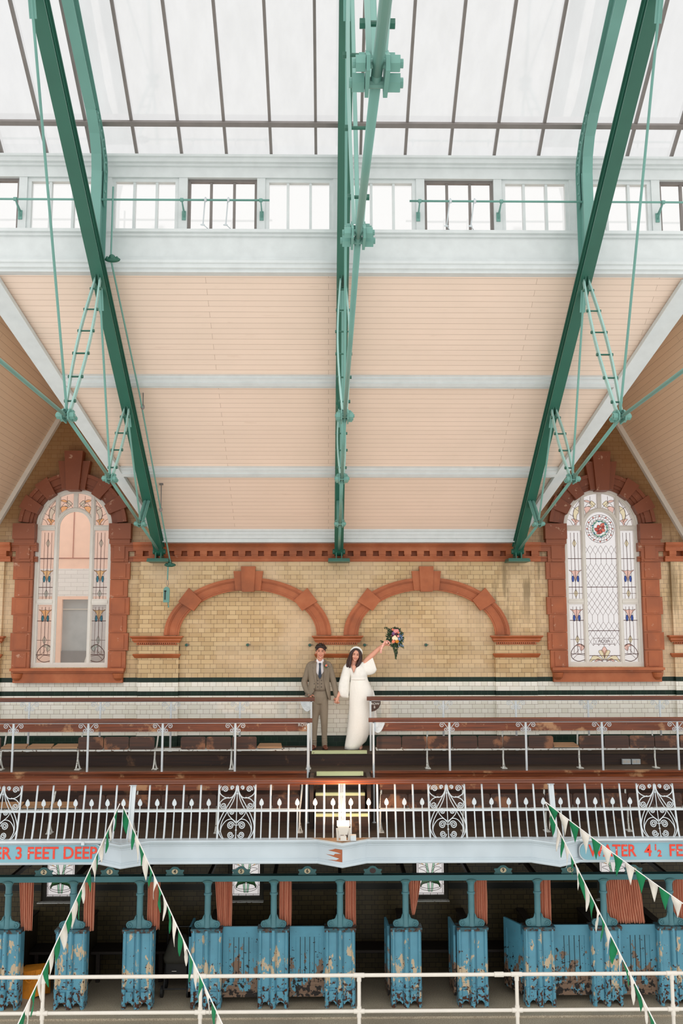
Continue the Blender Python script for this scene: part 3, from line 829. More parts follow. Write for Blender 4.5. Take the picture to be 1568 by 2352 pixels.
# ---------------------------------------------------------------- lower lily windows under the gallery
def lily_window(name, cx, label):
    root = thing(name, label, 'window', (cx, WALL+0.15, -4.37)); root['kind'] = 'structure'
    y = WALL+0.13
    MB().box(cx-0.31, cx-0.235, y-0.02, y+0.05, -4.37, -3.35).box(cx+0.235, cx+0.31, y-0.02, y+0.05, -4.37, -3.35).box(cx-0.31, cx+0.31, y-0.02, y+0.05, -4.39, -4.33).build('window_frame', M['dkfabric'], root)
    MB().box(cx-0.34, cx+0.30, WALL-0.02, WALL+0.12, -4.40, -4.388).build('window_sill', M['white_old'], root)
    MB().box(cx-0.24, cx+0.24, y, y+0.005, -4.345, -3.36).build('window_glass', M['leadglass'], root)
    L = MB(); yl = y-0.004; col = {}
    def ln(pts, r=0.0035): L.tube([(cx+a, yl, b-0.035) for a, b in pts], r, 4, flat=0.6)
    def pc(kind, pts): col.setdefault(kind, MB()).prism([(cx+a, b-0.035) for a, b in pts], yl-0.001, yl+0.003)
    ln([(-0.232,-4.30),(0.232,-4.30)], 0.005); ln([(-0.232,-4.262),(0.232,-4.262)])
    for s in (-1, 1): ln([(s*0.205, -4.262), (s*0.205, -3.4)]); ln([(s*0.232, -4.3), (s*0.232, -3.4)], 0.005)
    for a in (-0.12, 0.0, 0.12): ln([(a, -4.30), (a, -4.262)])
    for zz in (-4.12, -3.95, -3.75):
        for s in (-1, 1): ln([(s*0.205, zz), (s*0.232, zz)])
    for rx, rz_, zc in ((0.19, 0.075, -4.15), (0.17, 0.05, -4.14)):
        ln([(rx*math.cos(2*PI*i/24), zc+rz_*math.sin(2*PI*i/24)) for i in range(25)])
    for s in (-1, 1):
        lf = smooth2([(0, -4.03), (s*0.05, -4.00), (s*0.12, -4.03), (s*0.16, -4.12), (s*0.165, -4.17), (s*0.13, -4.12), (s*0.06, -4.10), (0, -4.07)], 4); pc('leaf', lf); ln(lf+[lf[0]])
        st = [(s*0.008, -4.24), (s*0.035, -4.24), (s*0.055, -4.08), (s*0.02, -4.08)]; pc('mint', st); ln(st+[st[0]])
        st = [(s*0.012, -3.98), (s*0.045, -3.98), (s*0.075, -3.80), (s*0.095, -3.68), (s*0.06, -3.70), (s*0.04, -3.82)]; pc('mint', st); ln(st+[st[0]])
        ln(smooth2([(s*0.02, -3.92), (s*0.09, -3.84), (s*0.19, -3.86), (s*0.10, -3.90), (s*0.03, -3.96)], 4))
        ln(smooth2([(s*0.05, -3.84), (s*0.12, -3.80), (s*0.19, -3.78), (s*0.13, -3.74), (s*0.20, -3.72)], 4))
        pc('amber', [(s*0.11, -3.80), (s*0.125, -3.81), (s*0.165, -3.77), (s*0.155, -3.765)])
        ln(smooth2([(s*0.05, -3.98), (s*0.11, -3.95), (s*0.18, -3.97)], 4))
        lf = smooth2([(s*0.03, -3.99), (s*0.09, -3.96), (s*0.12, -3.92), (s*0.10, -3.98)], 3); pc('mint', lf)
    L.build('leading', M['lead'], root)
    pm = MB(); mats = []
    for k, mb in col.items():
        pm.cur = len(mats); mats.append(M['g_'+k]); pm.add(mb.v, mb.f)
    pm.build('coloured_glass', None, root, mats=mats)
lily_window('window_3', LOWX[0], 'leaded lily window below the red depth sign, behind number plate two')
lily_window('window_4', LOWX[1], 'leaded lily window under the gallery behind number plate five')
lily_window('window_5', LOWX[2], 'leaded lily window under the gallery, fully clear of number plates')
lily_window('window_6', LOWX[3], 'leaded lily window under the gallery crossed by the white and green bunting')

# ---------------------------------------------------------------- roof: boarded slopes, dormers, clerestory, lantern glass
CY, CZ = 11.65, 4.636; SL = 0.65
def cz(y): return CZ+SL*(CY-y)
YE = 16.25; YV = 11.65+(CZ-APEX)/SL      # eave, and where a dormer ridge meets the slope
def slope():
    mb = MB(); zt = 0.06
    x0, x1, x2, x3, x4, x5 = XC-6*HW, XC-4*HW, XC-2*HW, XC+2*HW, XC+4*HW, XC+6*HW
    def quad(pts):
        vs = [(x, y, cz(y)) for x, y in pts]+[(x, y, cz(y)+zt) for x, y in pts]
        n = len(pts); mb.add(vs, [tuple(range(n)), tuple(range(2*n-1, n-1, -1))]+[(i, (i+1) % n, (i+1) % n+n, i+n) for i in range(n)])
    V0 = (DORM[0], YV); V1 = (DORM[1], YV); t = 11.62
    quad([(x0, t), (DORM[0], t), V0, (x1-0.0, YE), (x0, YE)][:5])
    quad([(DORM[0], t), (DORM[1], t), V1, (x3, YE), (x2, YE), V0])
    quad([(DORM[1], t), (x5, t), (x5, YE), (x4, YE), V1])
    o = mb.build('ceiling', M['planks']); struct(o, 'sloping boarded ceiling painted pale peach, above the end wall', 'ceiling')
slope()
def dormer(nm, d, label, sides=(-1, 1)):
    mb = MB()
    for s in sides:
        # plane from ridge down to the eave line, running towards the viewer until it meets the main slope
        xe = d+s*HW; ze = EAVE-0.08
        ye = 11.65+(CZ-ze)/SL
        y_end_r = YV-0.0; y_end_e = min(ye, YE)
        pts = [(d, WALL+0.3, APEX), (xe, WALL+0.3, ze), (xe, y_end_e-0.0, ze), (d, y_end_r, APEX)]
        up = (0, 0, 0.06)
        vs = [Vector(p) for p in pts]+[Vector(p)+Vector(up) for p in pts]
        mb.add(vs, [(0,1,2,3),(7,6,5,4),(0,4,5,1),(1,5,6,2),(2,6,7,3),(3,7,4,0)])
    o = mb.build(nm, M['planks_side']); struct(o, label, 'ceiling')
dormer('ceiling_dormer_left', DORM[0], 'boarded dormer roof over the left arched window')
dormer('ceiling_dormer_right', DORM[1], 'boarded dormer roof over the right arched window')
# the dormers on the outer sides run on past the main slope (open valley outside the picture)
n_t = 19
def trim(name, mb, mat, label, cat='trim', smooth=False):
    o = mb.build(name, M[mat], smooth=smooth); struct(o, label, cat); return o
# valley boards and gable boards
for i, d in enumerate(DORM):
    for s in (-1, 1):
        mb = MB()
        a = Vector((d, YV, APEX-0.03)); b = Vector((d+s*HW, YE, cz(YE)-0.02))
        b = a+(b-a)*0.96; a2 = a+(a-b).normalized()*0.15
        # plank lying on the main slope edge and a deeper cheek below it
        nrm = Vector((0, -SL, -1)).normalized(); run = (b-a2).normalized(); side = run.cross(nrm).normalized()*(-s)
        if side.x*s < 0: side = -side
        w = 0.26
        vs = [a2+nrm*0.01-side*0.02, b+nrm*0.01-side*0.02, b+nrm*0.01+side*w*0.4, a2+nrm*0.01+side*w]
        vs += [v+nrm*0.07 for v in vs]
        mb.add(vs, [(0,1,2,3),(7,6,5,4),(0,4,5,1),(1,5,6,2),(2,6,7,3),(3,7,4,0)])
        trim('trim_%d' % n_t, mb, 'white', ['left', 'right'][i]+' dormer, pale valley board on its '+['left', 'right'][s > 0]+' side'); n_t += 1
        mb = MB(); ze = EAVE-0.1
        mb.beam((d-s*0.0, WALL+0.02, APEX-0.05), (d+s*(HW-0.02), WALL+0.02, ze-0.0), 0.10, 0.10, up=(0,1,0))
        trim('trim_%d' % n_t, mb, 'cream', ['left', 'right'][i]+' dormer, thin board on the '+['left', 'right'][s > 0]+' gable slope'); n_t += 1
# purlins across the slope
def purlin(y, label):
    global n_t
    mb = MB()
    def prof(y):
        z = cz(y)
        dy, dz = math.cos(math.atan(SL)), -math.sin(math.atan(SL))      # down slope direction (towards the wall)
        ny, nz = dz, -dy                                                  # away from the boards
        def q(a, b): return (y+dy*a+ny*b, z+dz*a+nz*b)
        return [q(-0.11, -0.01), q(-0.11, 0.04), q(-0.085, 0.045), q(-0.08, 0.075), q(-0.035, 0.08), q(-0.03, 0.10), q(0.03, 0.10), q(0.04, 0.08), q(0.06, 0.075), q(0.065, 0.04), q(0.12, 0.035), q(0.12, -0.01)]
    xl = XC+3*HW-(y-YV)/(YE-YV)*HW-0.12
    mb.prism(prof(y), 2*XC-xl, xl, 'yz')
    trim('trim_%d' % n_t, mb, 'white', label, 'purlin'); n_t += 1
purlin(13.20, 'upper white moulded purlin crossing the boarded ceiling')
purlin(14.80, 'lower white moulded purlin crossing the boarded ceiling')
mb = MB().prism([(16.42, 1.58), (16.10, 1.58), (16.10, 1.64), (16.07, 1.645), (16.07, 1.70), (16.05, 1.705), (16.05, 1.76), (16.02, 1.765), (16.02, 1.90), (16.42, 1.62)], XC-2*HW+0.04, XC+2*HW-0.04, 'yz')
trim('trim_%d' % n_t, mb, 'white', 'white stepped eaves board above the terracotta cornice', 'eaves board'); n_t += 1

# clerestory
K = 11.6
XA, XB = -6.6, 6.9
mb = MB().prism([(K+0.12, 4.60), (K-0.02, 4.60), (K-0.02, 4.64), (K-0.05, 4.65), (K-0.05, 4.70), (K-0.07, 4.71), (K-0.07, 4.745), (K-0.03, 4.75), (K-0.03, 4.79), (K, 4.80), (K, 5.075), (K-0.03, 5.085), (K-0.03, 5.12), (K-0.06, 5.125), (K-0.06, 5.165), (K+0.12, 5.17)], XA, XB, 'yz')
trim('trim_%d' % n_t, mb, 'white', 'deep white panelled band below the clerestory windows', 'fascia'); n_t += 1
mb = MB().prism([(K+0.12, 5.885), (K-0.01, 5.885), (K-0.01, 6.02), (K-0.04, 6.03), (K-0.04, 6.06), (K-0.075, 6.07), (K-0.075, 6.12), (K-0.10, 6.13), (K-0.10, 6.16), (K+0.12, 6.16)], XA, XB, 'yz')
trim('trim_%d' % n_t, mb, 'white', 'white moulded head above the clerestory windows, at the foot of the roof glass', 'fascia'); n_t += 1
wn = 7
names = {-2: 'far left', -1: 'left of the middle truss', 0: 'right of the middle truss', 1: 'far right'}
posts = []
for b in range(-2, 2):
    t0 = XC+b*BAY
    edges = [(t0+0.085, t0+0.955), (t0+1.065, t0+1.965), (t0+2.07, t0+2.95)]
    posts += [(t0-0.12, t0+0.085), (t0+0.955, t0+1.065), (t0+1.965, t0+2.07)]
    for j, (a, c) in enumerate(edges):
        opening = (j == 1)
        root = thing('window_%d' % wn, 'clerestory window, '+['first', 'middle dark framed opening', 'third'][j]+' light of the bay '+names[b]+' from left to right', 'window', ((a+c)/2, K+0.05, 5.17))
        root['kind'] = 'structure'; wn += 1
        f = MB(); m = 'brownframe' if opening else 'white'
        fw = 0.035 if opening else 0.05
        y0, y1 = (K+0.05, K+0.10) if opening else (K+0.02, K+0.09)
        f.box(a, a+fw, y0, y1, 5.17, 5.885).box(c-fw, c, y0, y1, 5.17, 5.885).box(a, c, y0, y1, 5.885-fw, 5.885).box(a, c, y0, y1, 5.17, 5.17+fw*0.5)
        wf_ = f.build('window_frame', M[m], root)
        for k in (1, 2):
            x = a+(c-a)*k/3
            MB().box(x-0.016, x+0.016, y0+0.01, y1, 5.17, 5.885-fw).build('glazing_bar', M[m], wf_)
        MB().box(a+0.01, c-0.01, y1-0.02, y1-0.014, 5.18, 5.87).build('window_glass', M['clearglass'], root)
for a, c in posts:
    mb = MB().box(a, c, K, K+0.11, 5.16, 5.90)
    trim('trim_%d' % n_t, mb, 'white', 'white clerestory post at %s' % ('a truss' if c-a > 0.15 else 'a window joint'), 'post'); n_t += 1

# lantern roof glass with bars
def gz(y): return 6.16+SL*(K-y)
ang = math.atan(SL)
y_top = 7.86
mb = MB(); 
mb.add([(XA, K+0.05, gz(K)+0.03), (XB, K+0.05, gz(K)+0.03), (XB, y_top, gz(y_top)+0.03), (XA, y_top, gz(y_top)+0.03)], [(0,1,2,3)])
mb.add([(XA, K+0.05, gz(K)+0.038), (XB, K+0.05, gz(K)+0.038), (XB, y_top, gz(y_top)+0.038), (XA, y_top, gz(y_top)+0.038)], [(3,2,1,0)])
o = mb.build('ceiling_lantern_glass', M['roofglass']); struct(o, 'obscured glass of the lantern roof, white with the sky behind', 'skylight')
bar_x = [-0.165+0.58*k for k in range(-11, 13)]
for k, x in enumerate(bar_x):
    mb = MB(); mb.beam((x, K+0.02, gz(K)), (x, y_top, gz(y_top)), 0.035, 0.05, up=(0,0,1))
    trim('trim_%d' % n_t, mb, 'brownframe', 'grey glazing bar of the lantern roof, number %d counted from the left end' % (k+1), 'glazing bar'); n_t += 1
mb = MB(); mb.beam((XA, 11.19, gz(11.19)-0.03), (XB, 11.19, gz(11.19)-0.03), 0.06, 0.05, up=(0, SL, 1))
trim('trim_%d' % n_t, mb, 'brownframe', 'grey cross rail under the lantern glass', 'glazing rail'); n_t += 1
# ---------------------------------------------------------------- riveted iron roof trusses
YC = 7.86
def rz(y): return 4.50+SL*(11.5-y)          # rafter centre line (towards the wall side)
NODES = [(14.48, 1.70), (12.395, 2.054), (10.26, 2.40)]
FAR = [(5.46, 2.40), (3.26, 2.07)]
def truss(x, label):
    root = thing('roof_truss', label, 'roof truss', (x, 16.15, 1.24))
    T = 'teal'; TD = 'teal_dark'; M.setdefault('strut_paint', worn('pale teal paint', rgb(150,188,180), rgb(96,140,130), 0.74, 14, 0.42))
    def ibeam(p0, p1, w, d, fl=0.018, web=0.016):
        a = Vector(p0); b = Vector(p1); t = (b-a).normalized(); n = Vector((1,0,0)).cross(t).normalized()
        mb = MB()
        for s in (-1, 1): mb.beam(a+n*s*d/2, b+n*s*d/2, w, fl, up=n)
        mb.beam(a, b, web, d, up=n)
        # paired angle irons along the web
        for s in (-1, 1):
            for q in (-1, 1): mb.beam(a+n*s*(d/2-0.03)+Vector((q*0.028,0,0)), b+n*s*(d/2-0.03)+Vector((q*0.028,0,0)), 0.045, 0.045, up=n)
        return mb
    ibeam((x, 16.18, rz(16.18)-0.02), (x, YC, rz(YC)), 0.15, 0.20).build('principal_rafter', M['teal_dark'], root)
    ibeam((x, 2*YC-12.6, rz(12.6)), (x, YC, rz(YC)), 0.15, 0.20).build('principal_rafter', M['teal'], root)
    # shoe
    mb = MB(); mb.box(x-0.185, x+0.185, 15.98, 16.36, 1.24, 1.265).box(x-0.18, x+0.18, 16.0, 16.34, 1.265, 1.295).build('base_plate', M[TD], root)
    for s in (-1, 1):
        mb = MB().prism([(16.02, 1.295), (16.30, 1.295), (16.26, 1.40), (16.22, 1.62), (16.12, 1.66), (16.06, 1.48)], x+s*0.035, x+s*0.055, 'yz')
        mb.lathe((x+s*0.055, 16.13, 1.42), [(0.075, -0.0), (0.075, s*0.015), (0.045, s*0.02), (0.045, s*0.05), (0.02, s*0.055)], 14, 'x')
        mb.build('shoe_cheek', M[TD], root)
    # tie rods, both halves
    P = [(16.13, 1.42)]+NODES
    full = P+FAR+[(1.2, 1.72)]
    for (y0, z0), (y1, z1) in zip(full[:-1], full[1:]):
        if y1 < 1.0: continue
        MB().tube([(x, y0, z0), (x, y1, z1)], 0.021, 12).build('tie_rod', M[T], root, smooth=True)
    # node clusters: two cheek plates with through bolts
    allnodes = NODES+FAR
    for i, (y, z) in enumerate(allnodes):
        s = 1 if y > YC else -1
        big = (0.85, 0.92, 1.0, 1.0, 0.95)[i]
        mb = MB()
        for q in (-1, 1):
            mb.prism([(y-s*0.10*big, z-0.045*big), (y+s*0.10*big, z-0.055*big), (y+s*0.115*big, z), (y+s*0.05*big, z+0.05*big), (y, z+0.095*big), (y-s*0.06*big, z+0.075*big), (y-s*0.12*big, z+0.02*big)], x+q*0.028, x+q*0.043, 'yz')
        gp = mb.build('gusset_plate', M[T], root)
        for dy, dz, r, L in ((-s*0.065, 0.0, 0.040, 0.095), (s*0.065, -0.005, 0.034, 0.085), (0.0, 0.055, 0.026, 0.07)):
            mb = MB(); r *= big; L *= big
            mb.cyl((x-L, y+dy, z+dz), (x+L, y+dy, z+dz), r*0.55, 10)
            for q in (-1, 1): mb.hexb((x+q*0.045, y+dy, z+dz), (x+q*(L), y+dy, z+dz), r); mb.cyl((x+q*L, y+dy, z+dz), (x+q*(L+0.012), y+dy, z+dz), r*0.5, 10)
            mb.build('bolt', M[T], gp)
    # struts: bowed pairs of flats with distance bolts
    def strut(y0, z0, y1, z1, nb, bow, name='strut'):
        st = MB(); N = 12
        for q in (-1, 1):
            pts = []
            for i in range(N+1):
                t = i/N; e = 0.026+bow*math.sin(PI*t)
                pts.append(Vector((x+q*e, y0+(y1-y0)*t, z0+(z1-z0)*t)))
            for a, b in zip(pts[:-1], pts[1:]): st.beam(a, b, 0.012, 0.040, up=(1,0,0), w2=0.012) if False else st.beam(a, b, 0.058, 0.020, up=(1,0,0))
        so = st.build(name, M['strut_paint'], root)
        for i in range(nb):
            t = (i+0.6)/nb; e = 0.026+bow*math.sin(PI*t)+0.022
            yy, zz = y0+(y1-y0)*t, z0+(z1-z0)*t
            b = MB().cyl((x-e, yy, zz), (x+e, yy, zz), 0.011, 8)
            for q in (-1, 1): b.hexb((x+q*(e-0.012), yy, zz), (x+q*(e+0.008), yy, zz), 0.02)
            bo = b.build('distance_bolt', M[TD], so)
    for s in (1, -1):
        Y = (lambda y: y if s == 1 else 2*YC-y+(0.0 if 8.6 < y < 10 else (-0.0)))
        strut(Y(11.42), rz(11.42)-0.08, Y(10.28), 2.47, 6, 0.045)
        strut(Y(13.30), rz(13.30)-0.08, Y(12.42), 2.12, 4, 0.03)
        if s == 1:
            a = MB()
            for q in (-1, 1): a.beam((x+q*0.022, 15.0, rz(15.0)-0.03), (x+q*0.022, 14.5, 1.75), 0.010, 0.06, up=(1,0,0), w2=0.010)
            for q in (-1, 1): a.beam((x+q*0.024, 15.03, rz(15.0)-0.03), (x+q*0.024, 14.5, 1.75), 0.07, 0.010, up=(1,0,0), w2=0.05)
            a.build('strut', M[T], root)
        # hanger rods
        for (ya, za, yb, zb) in ((8.35, rz(8.35)-0.08, 10.24, 2.46), (11.50, rz(11.5)-0.14, 12.36, 2.11), (13.32, rz(13.32)-0.15, 14.44, 1.75)):
            m = MB(); m.tube([(x, Y(ya), za), (x, Y(yb), zb)], 0.0145, 8)
            for q in (-1, 1): m.beam((x+q*0.018, Y(ya), za+0.04), (x+q*0.018, Y(ya+(yb-ya)*0.12), za+(zb-za)*0.12), 0.008, 0.035, up=(1,0,0))
            m.build('hanger_rod', M[T], root, smooth='auto')
        if s == 1:
            for yy in (11.42, 13.30, 15.0):
                m = MB()
                for q in (-1, 1):
                    m.prism([(yy-0.14, rz(yy-0.14)-0.03), (yy+0.14, rz(yy+0.14)-0.03), (yy+0.06, rz(yy)-0.2), (yy-0.06, rz(yy)-0.18)], x+q*0.014, x+q*0.024, 'yz')
                    for dy in (-0.08, 0.08): m.lathe((x+q*0.024, yy+dy, rz(yy+dy)-0.05), [(0.018, 0), (0.016, q*0.012), (0.006, q*0.018)], 8, 'x')
                m.build('gusset_plate', M[TD], root)
    # lantern post and rib (bent rolled section)
    fr = [(11.16, 4.86), (11.16, 5.80), (11.10, 6.00), (10.93, 6.22), (10.70, 6.38), (9.6, 6.93), (YC, 7.97)]
    bk = [(11.50, 4.66), (11.50, 5.92), (11.45, 6.02), (11.25, 6.30), (11.0, 6.46), (9.80, 7.24), (YC, 8.45)]
    fr = [(11.16, 4.86), (11.16, 5.75), (11.12, 5.95), (11.0, 6.16), (10.78, 6.34), (9.6, 7.00), (YC, 8.12)]
    bk = [(11.50, 4.66), (11.50, 5.92), (11.46, 6.05), (11.28, 6.26), (11.05, 6.42), (9.75, 7.24), (YC, 8.47)]
    m = MB()
    for pa, w in ((fr, 0.125), (bk, 0.11)):
        for a, b in zip(pa[:-1], pa[1:]):
            A = Vector((x, *a)); B = Vector((x, *b)); t = (B-A).normalized(); n = Vector((1,0,0)).cross(t)
            m.beam(A-t*0.004, B+t*0.004, w, 0.014, up=n)
    for i in (0, 1, 2, 3, 4, 5):
        if i in (1, 2, 3): continue
        vs = [(x-0.007, *fr[i]), (x-0.007, *bk[i]), (x-0.007, *bk[i+1]), (x-0.007, *fr[i+1])]
        vs += [(x+0.007, v[1], v[2]) for v in vs]
        m.add(vs, [(0,1,2,3),(7,6,5,4),(0,4,5,1),(1,5,6,2),(2,6,7,3),(3,7,4,0)])
    m.build('lantern_rib', M[T], root)
    # cast ornamental knee with rings and studs
    m = MB()
    mid = [(11.42, 5.50), (11.43, 5.75), (11.43, 6.0), (11.33, 6.14), (11.15, 6.28), (10.95, 6.40)]
    ou = [(11.5, 5.42), (11.5, 5.75), (11.5, 5.98), (11.42, 6.12), (11.24, 6.31), (10.98, 6.47)]
    for q in (-1, 1):
        for k in range(len(mid)-1):
            vs = [(x+q*0.02, *mid[k]), (x+q*0.02, *ou[k]), (x+q*0.02, *ou[k+1]), (x+q*0.02, *mid[k+1])]
            vs += [(x+q*0.035, v[1], v[2]) for v in vs]
            m.add(vs, [(0,1,2,3),(7,6,5,4),(0,4,5,1),(1,5,6,2),(2,6,7,3),(3,7,4,0)])
        path = smooth2(mid, 4)
        for j in range(0, len(path), 2): m.ell((x+q*0.04, path[j][0]+0.015, path[j][1]), 0.014, 0.02, 0.02, 8, 6)
    for (yy, zz, r) in ((11.27, 5.86, 0.12), (11.27, 5.86, 0.05), (11.02, 6.26, 0.06), (11.30, 5.62, 0.07), (11.13, 6.1, 0.05)):
        m.tube([(x, yy+r*0.8*math.cos(2*PI*i/18), zz+r*math.sin(2*PI*i/18)) for i in range(18)], 0.012, 6, closed=True)
    m.build('ornamental_knee', M[T], root, smooth='auto')
    return root
truss(XC, 'green iron roof truss, the middle one seen edge on')
truss(XC-BAY, 'green iron roof truss on the left of the middle one, beside the left arched window')
truss(XC+BAY, 'green iron roof truss on the right of the middle one, beside the right arched window')

# ---------------------------------------------------------------- window opening gear
def opener(x0, x1, brackets, arms, label):
    y, z = 11.38, 5.475
    root = thing('window_opener_shaft', label, 'window opener', ((x0+x1)/2, y, z))
    MB().tube([(x0, y, z), (x1, y, z)], 0.014, 8).build('shaft', M['teal'], root, smooth=True)
    for bx in brackets:
        m = MB().box(bx-0.028, bx+0.022, K-0.012, K+0.004, z-0.17, z-0.05)
        m.beam((bx, K-0.01, z-0.13), (bx, y, z), 0.014, 0.014); m.beam((bx, K-0.01, z-0.06), (bx, y, z), 0.014, 0.014); m.cyl((bx-0.02, y, z), (bx+0.02, y, z), 0.025, 10)
        m.build('bracket', M['teal'], root)
    for ax in arms:
        m = MB().cyl((ax-0.015, y, z), (ax+0.015, y, z), 0.026, 10)
        m.tube([(ax, y, z+0.04), (ax-0.01, y+0.02, z), (ax-0.04, y+0.10, z-0.28)], 0.008, 6)
        m.ell((ax-0.045, y+0.10, z-0.285), 0.03, 0.012, 0.012, 8, 6)
        m.tube([(ax-0.04, y+0.10, z-0.28), (ax+0.03, K+0.03, 5.18)], 0.006, 6)
        m.build('opening_arm', M['white_metal'], root)
opener(-4.9, -0.75, [-3.96, -1.86, -0.86], [-1.56, -1.27], 'thin green shaft across the clerestory windows on the left of the middle truss')
opener(1.03, 5.4, [1.16, 2.20, 4.27], [1.55, 1.86], 'thin green shaft across the clerestory windows on the right of the middle truss')

# operating rod, guide wheels and pulley beside the left truss
root = thing('window_cable', 'thin green operating rod running down beside the left truss', 'window cable', (-2.73, 16.1, 1.2))
px = -2.72
MB().tube([(px, 11.33, 5.62), (px, 11.33, 4.72)], 0.011, 8).build('rod', M['teal'], root)
MB().tube([(px+0.0, 11.33, 4.66), (px+0.02, 13.2, 3.42), (px+0.03, 16.10, 1.22)], 0.012, 8).build('rod', M['teal'], root)
for (yy, zz) in ((11.33, 4.66), (16.12, 1.19)):
    m = MB().lathe((px+0.02, yy, zz), [(0.02,-0.03),(0.10,-0.02),(0.11,0.0),(0.10,0.02),(0.02,0.03)], 16, 'y') if False else MB()
    m.ell((px+0.02, yy, zz), 0.10, 0.05, 0.035, 14, 8); m.ell((px+0.02, yy-0.03, zz+0.02), 0.04, 0.035, 0.035, 10, 8)
    for q in (-1, 1): m.ell((px+0.02+q*0.06, yy-0.03, zz+0.01), 0.018, 0.02, 0.02, 8, 6)
    m.build('guide_wheel', M['teal_dark'], root)
for (yy, zz) in ((13.40, 3.30), (15.05, 2.02)):
    m = MB().tube([(px+0.03, yy, zz+0.42), (px+0.03, yy+0.02, zz)], 0.008, 6); m.box(px+0.0, px+0.06, yy-0.01, yy+0.02, zz+0.38, zz+0.46); m.ell((px+0.03, yy, zz-0.02), 0.03, 0.02, 0.04, 8, 6)
    m.build('rod_guide', M['brownframe'], root)
root = thing('pulley_block', 'green pulley block hanging in front of the brick wall, left of the left blind arch', 'pulley', (-2.745, 16.15, 0.55))
MB().tube([(-2.735, 16.12, 1.16), (-2.738, 16.12, 0.94)], 0.012, 8).build('rod', M['teal'], root)
MB().tube([(-2.738+0.018*math.cos(a), 16.12, 0.885+0.055*math.sin(a)) for a in [2*PI*i/16 for i in range(16)]], 0.004, 6, closed=True).build('link', M['brownframe'], root)
m = MB()
o = [(-2.80, 0.555), (-2.70, 0.555), (-2.695, 0.76)]+[(-2.7475+0.0525*math.cos(a), 0.76+0.06*math.sin(a)) for a in [PI*i/10 for i in range(11)]]+[(-2.80, 0.76)]
m.prism(o, 16.10, 16.14); m.build('case', M['teal'], root)
MB().box(-2.776, -2.764, 16.085, 16.10, 0.60, 0.74).tube([(-2.785, 16.09, 0.745), (-2.75, 16.09, 0.745)], 0.01, 8).build('spring', M['rubber'], root)
MB().tube([(-2.72, 16.12, 0.56), (-2.712, 16.12, 0.50)], 0.009, 6).ell((-2.712, 16.12, 0.485), 0.014, 0.012, 0.02, 8, 6).build('hook', M['teal'], root)

# small hooks in the blind arches
for i, (hx, z, yy, lb) in enumerate([(-2.44, -0.165, WALL+0.07, 'small iron wall hook at the left end inside the left blind arch'), (-1.39, -0.165, WALL+0.07, 'small iron wall hook in the middle of the left blind arch'),
        (-0.32, -0.17, WALL+0.07, 'small iron wall hook just left of the groom\'s head'), (0.625, -0.17, WALL+0.07, 'small iron wall hook between the bride\'s head and the bouquet'),
        (1.685, -0.17, WALL+0.07, 'small iron wall hook right of the bouquet')]):
    r = thing('wall_hook', lb, 'hook', (hx, yy, z), 'iron hooks along the blind arches')
    MB().lathe((hx, yy, z), [(0.03, 0), (0.03, -0.012), (0.014, -0.02), (0.014, -0.06)], 12, 'y').build('base', M['brownframe'], r)
    MB().ell((hx, yy-0.07, z), 0.024, 0.02, 0.02, 10, 8).build('knob', M['teal_dark'], r)
    MB().tube([(hx, yy-0.01, z), (hx+(0.05 if i != 2 else 0.06), yy-0.01, z+0.005)], 0.005, 6).build('stub', M['brownframe'], r)
# ---------------------------------------------------------------- gallery tiers
GX0, GX1 = -7.0, 7.4
mb = MB().box(GX0, GX1, 15.75, WALL+0.4, -1.93, -1.87)
o = mb.build('floor_top_walk', M['floor_wood']); struct(o, 'top walkway boards along the wall, where the couple stand', 'floor')
mb = MB().box(GX0, GX1, 15.0, 15.76, -2.16, -2.10)
o = mb.build('floor_upper_tier', M['floor_wood']); struct(o, 'upper seating tier floor under the rear bench', 'floor')
mb = MB().box(GX0, GX1, 13.58, 15.02, -2.93, -2.85)
o = mb.build('floor_front_tier', M['floor_wood']); struct(o, 'front gallery floor behind the iron balustrade', 'floor')
mb = MB().box(GX0, GX1, 15.765, 15.79, -2.10, -1.935)
trim('trim_%d' % n_t, mb, 'riser_wood', 'brown riser board below the top walkway', 'riser'); n_t += 1
mb = MB().box(GX0, GX1, 15.0, 15.04, -2.86, -2.16)
trim('trim_%d' % n_t, mb, 'riser_wood', 'tall brown riser below the rear seating tier', 'riser'); n_t += 1
AX0, AX1 = XC-0.47, XC+0.46
for a, b, s in ((GX0, AX0-0.02, 'left'), (AX1+0.02, GX1, 'right')):
    mb = MB().prism([(14.95, -2.085), (15.06, -2.085), (15.06, -2.22), (14.98, -2.22), (14.975, -2.12), (14.95, -2.115)], a, b, 'yz')
    trim('trim_%d' % n_t, mb, 'board_wood', 'varnished edge board of the rear tier on the %s of the aisle' % s, 'edge board'); n_t += 1
mb = MB().box(GX0, GX1, 13.62, WALL+0.3, -3.06, -3.0)
o = mb.build('ceiling_soffit', M['soffit']); struct(o, 'dark boarded underside of the gallery', 'ceiling')
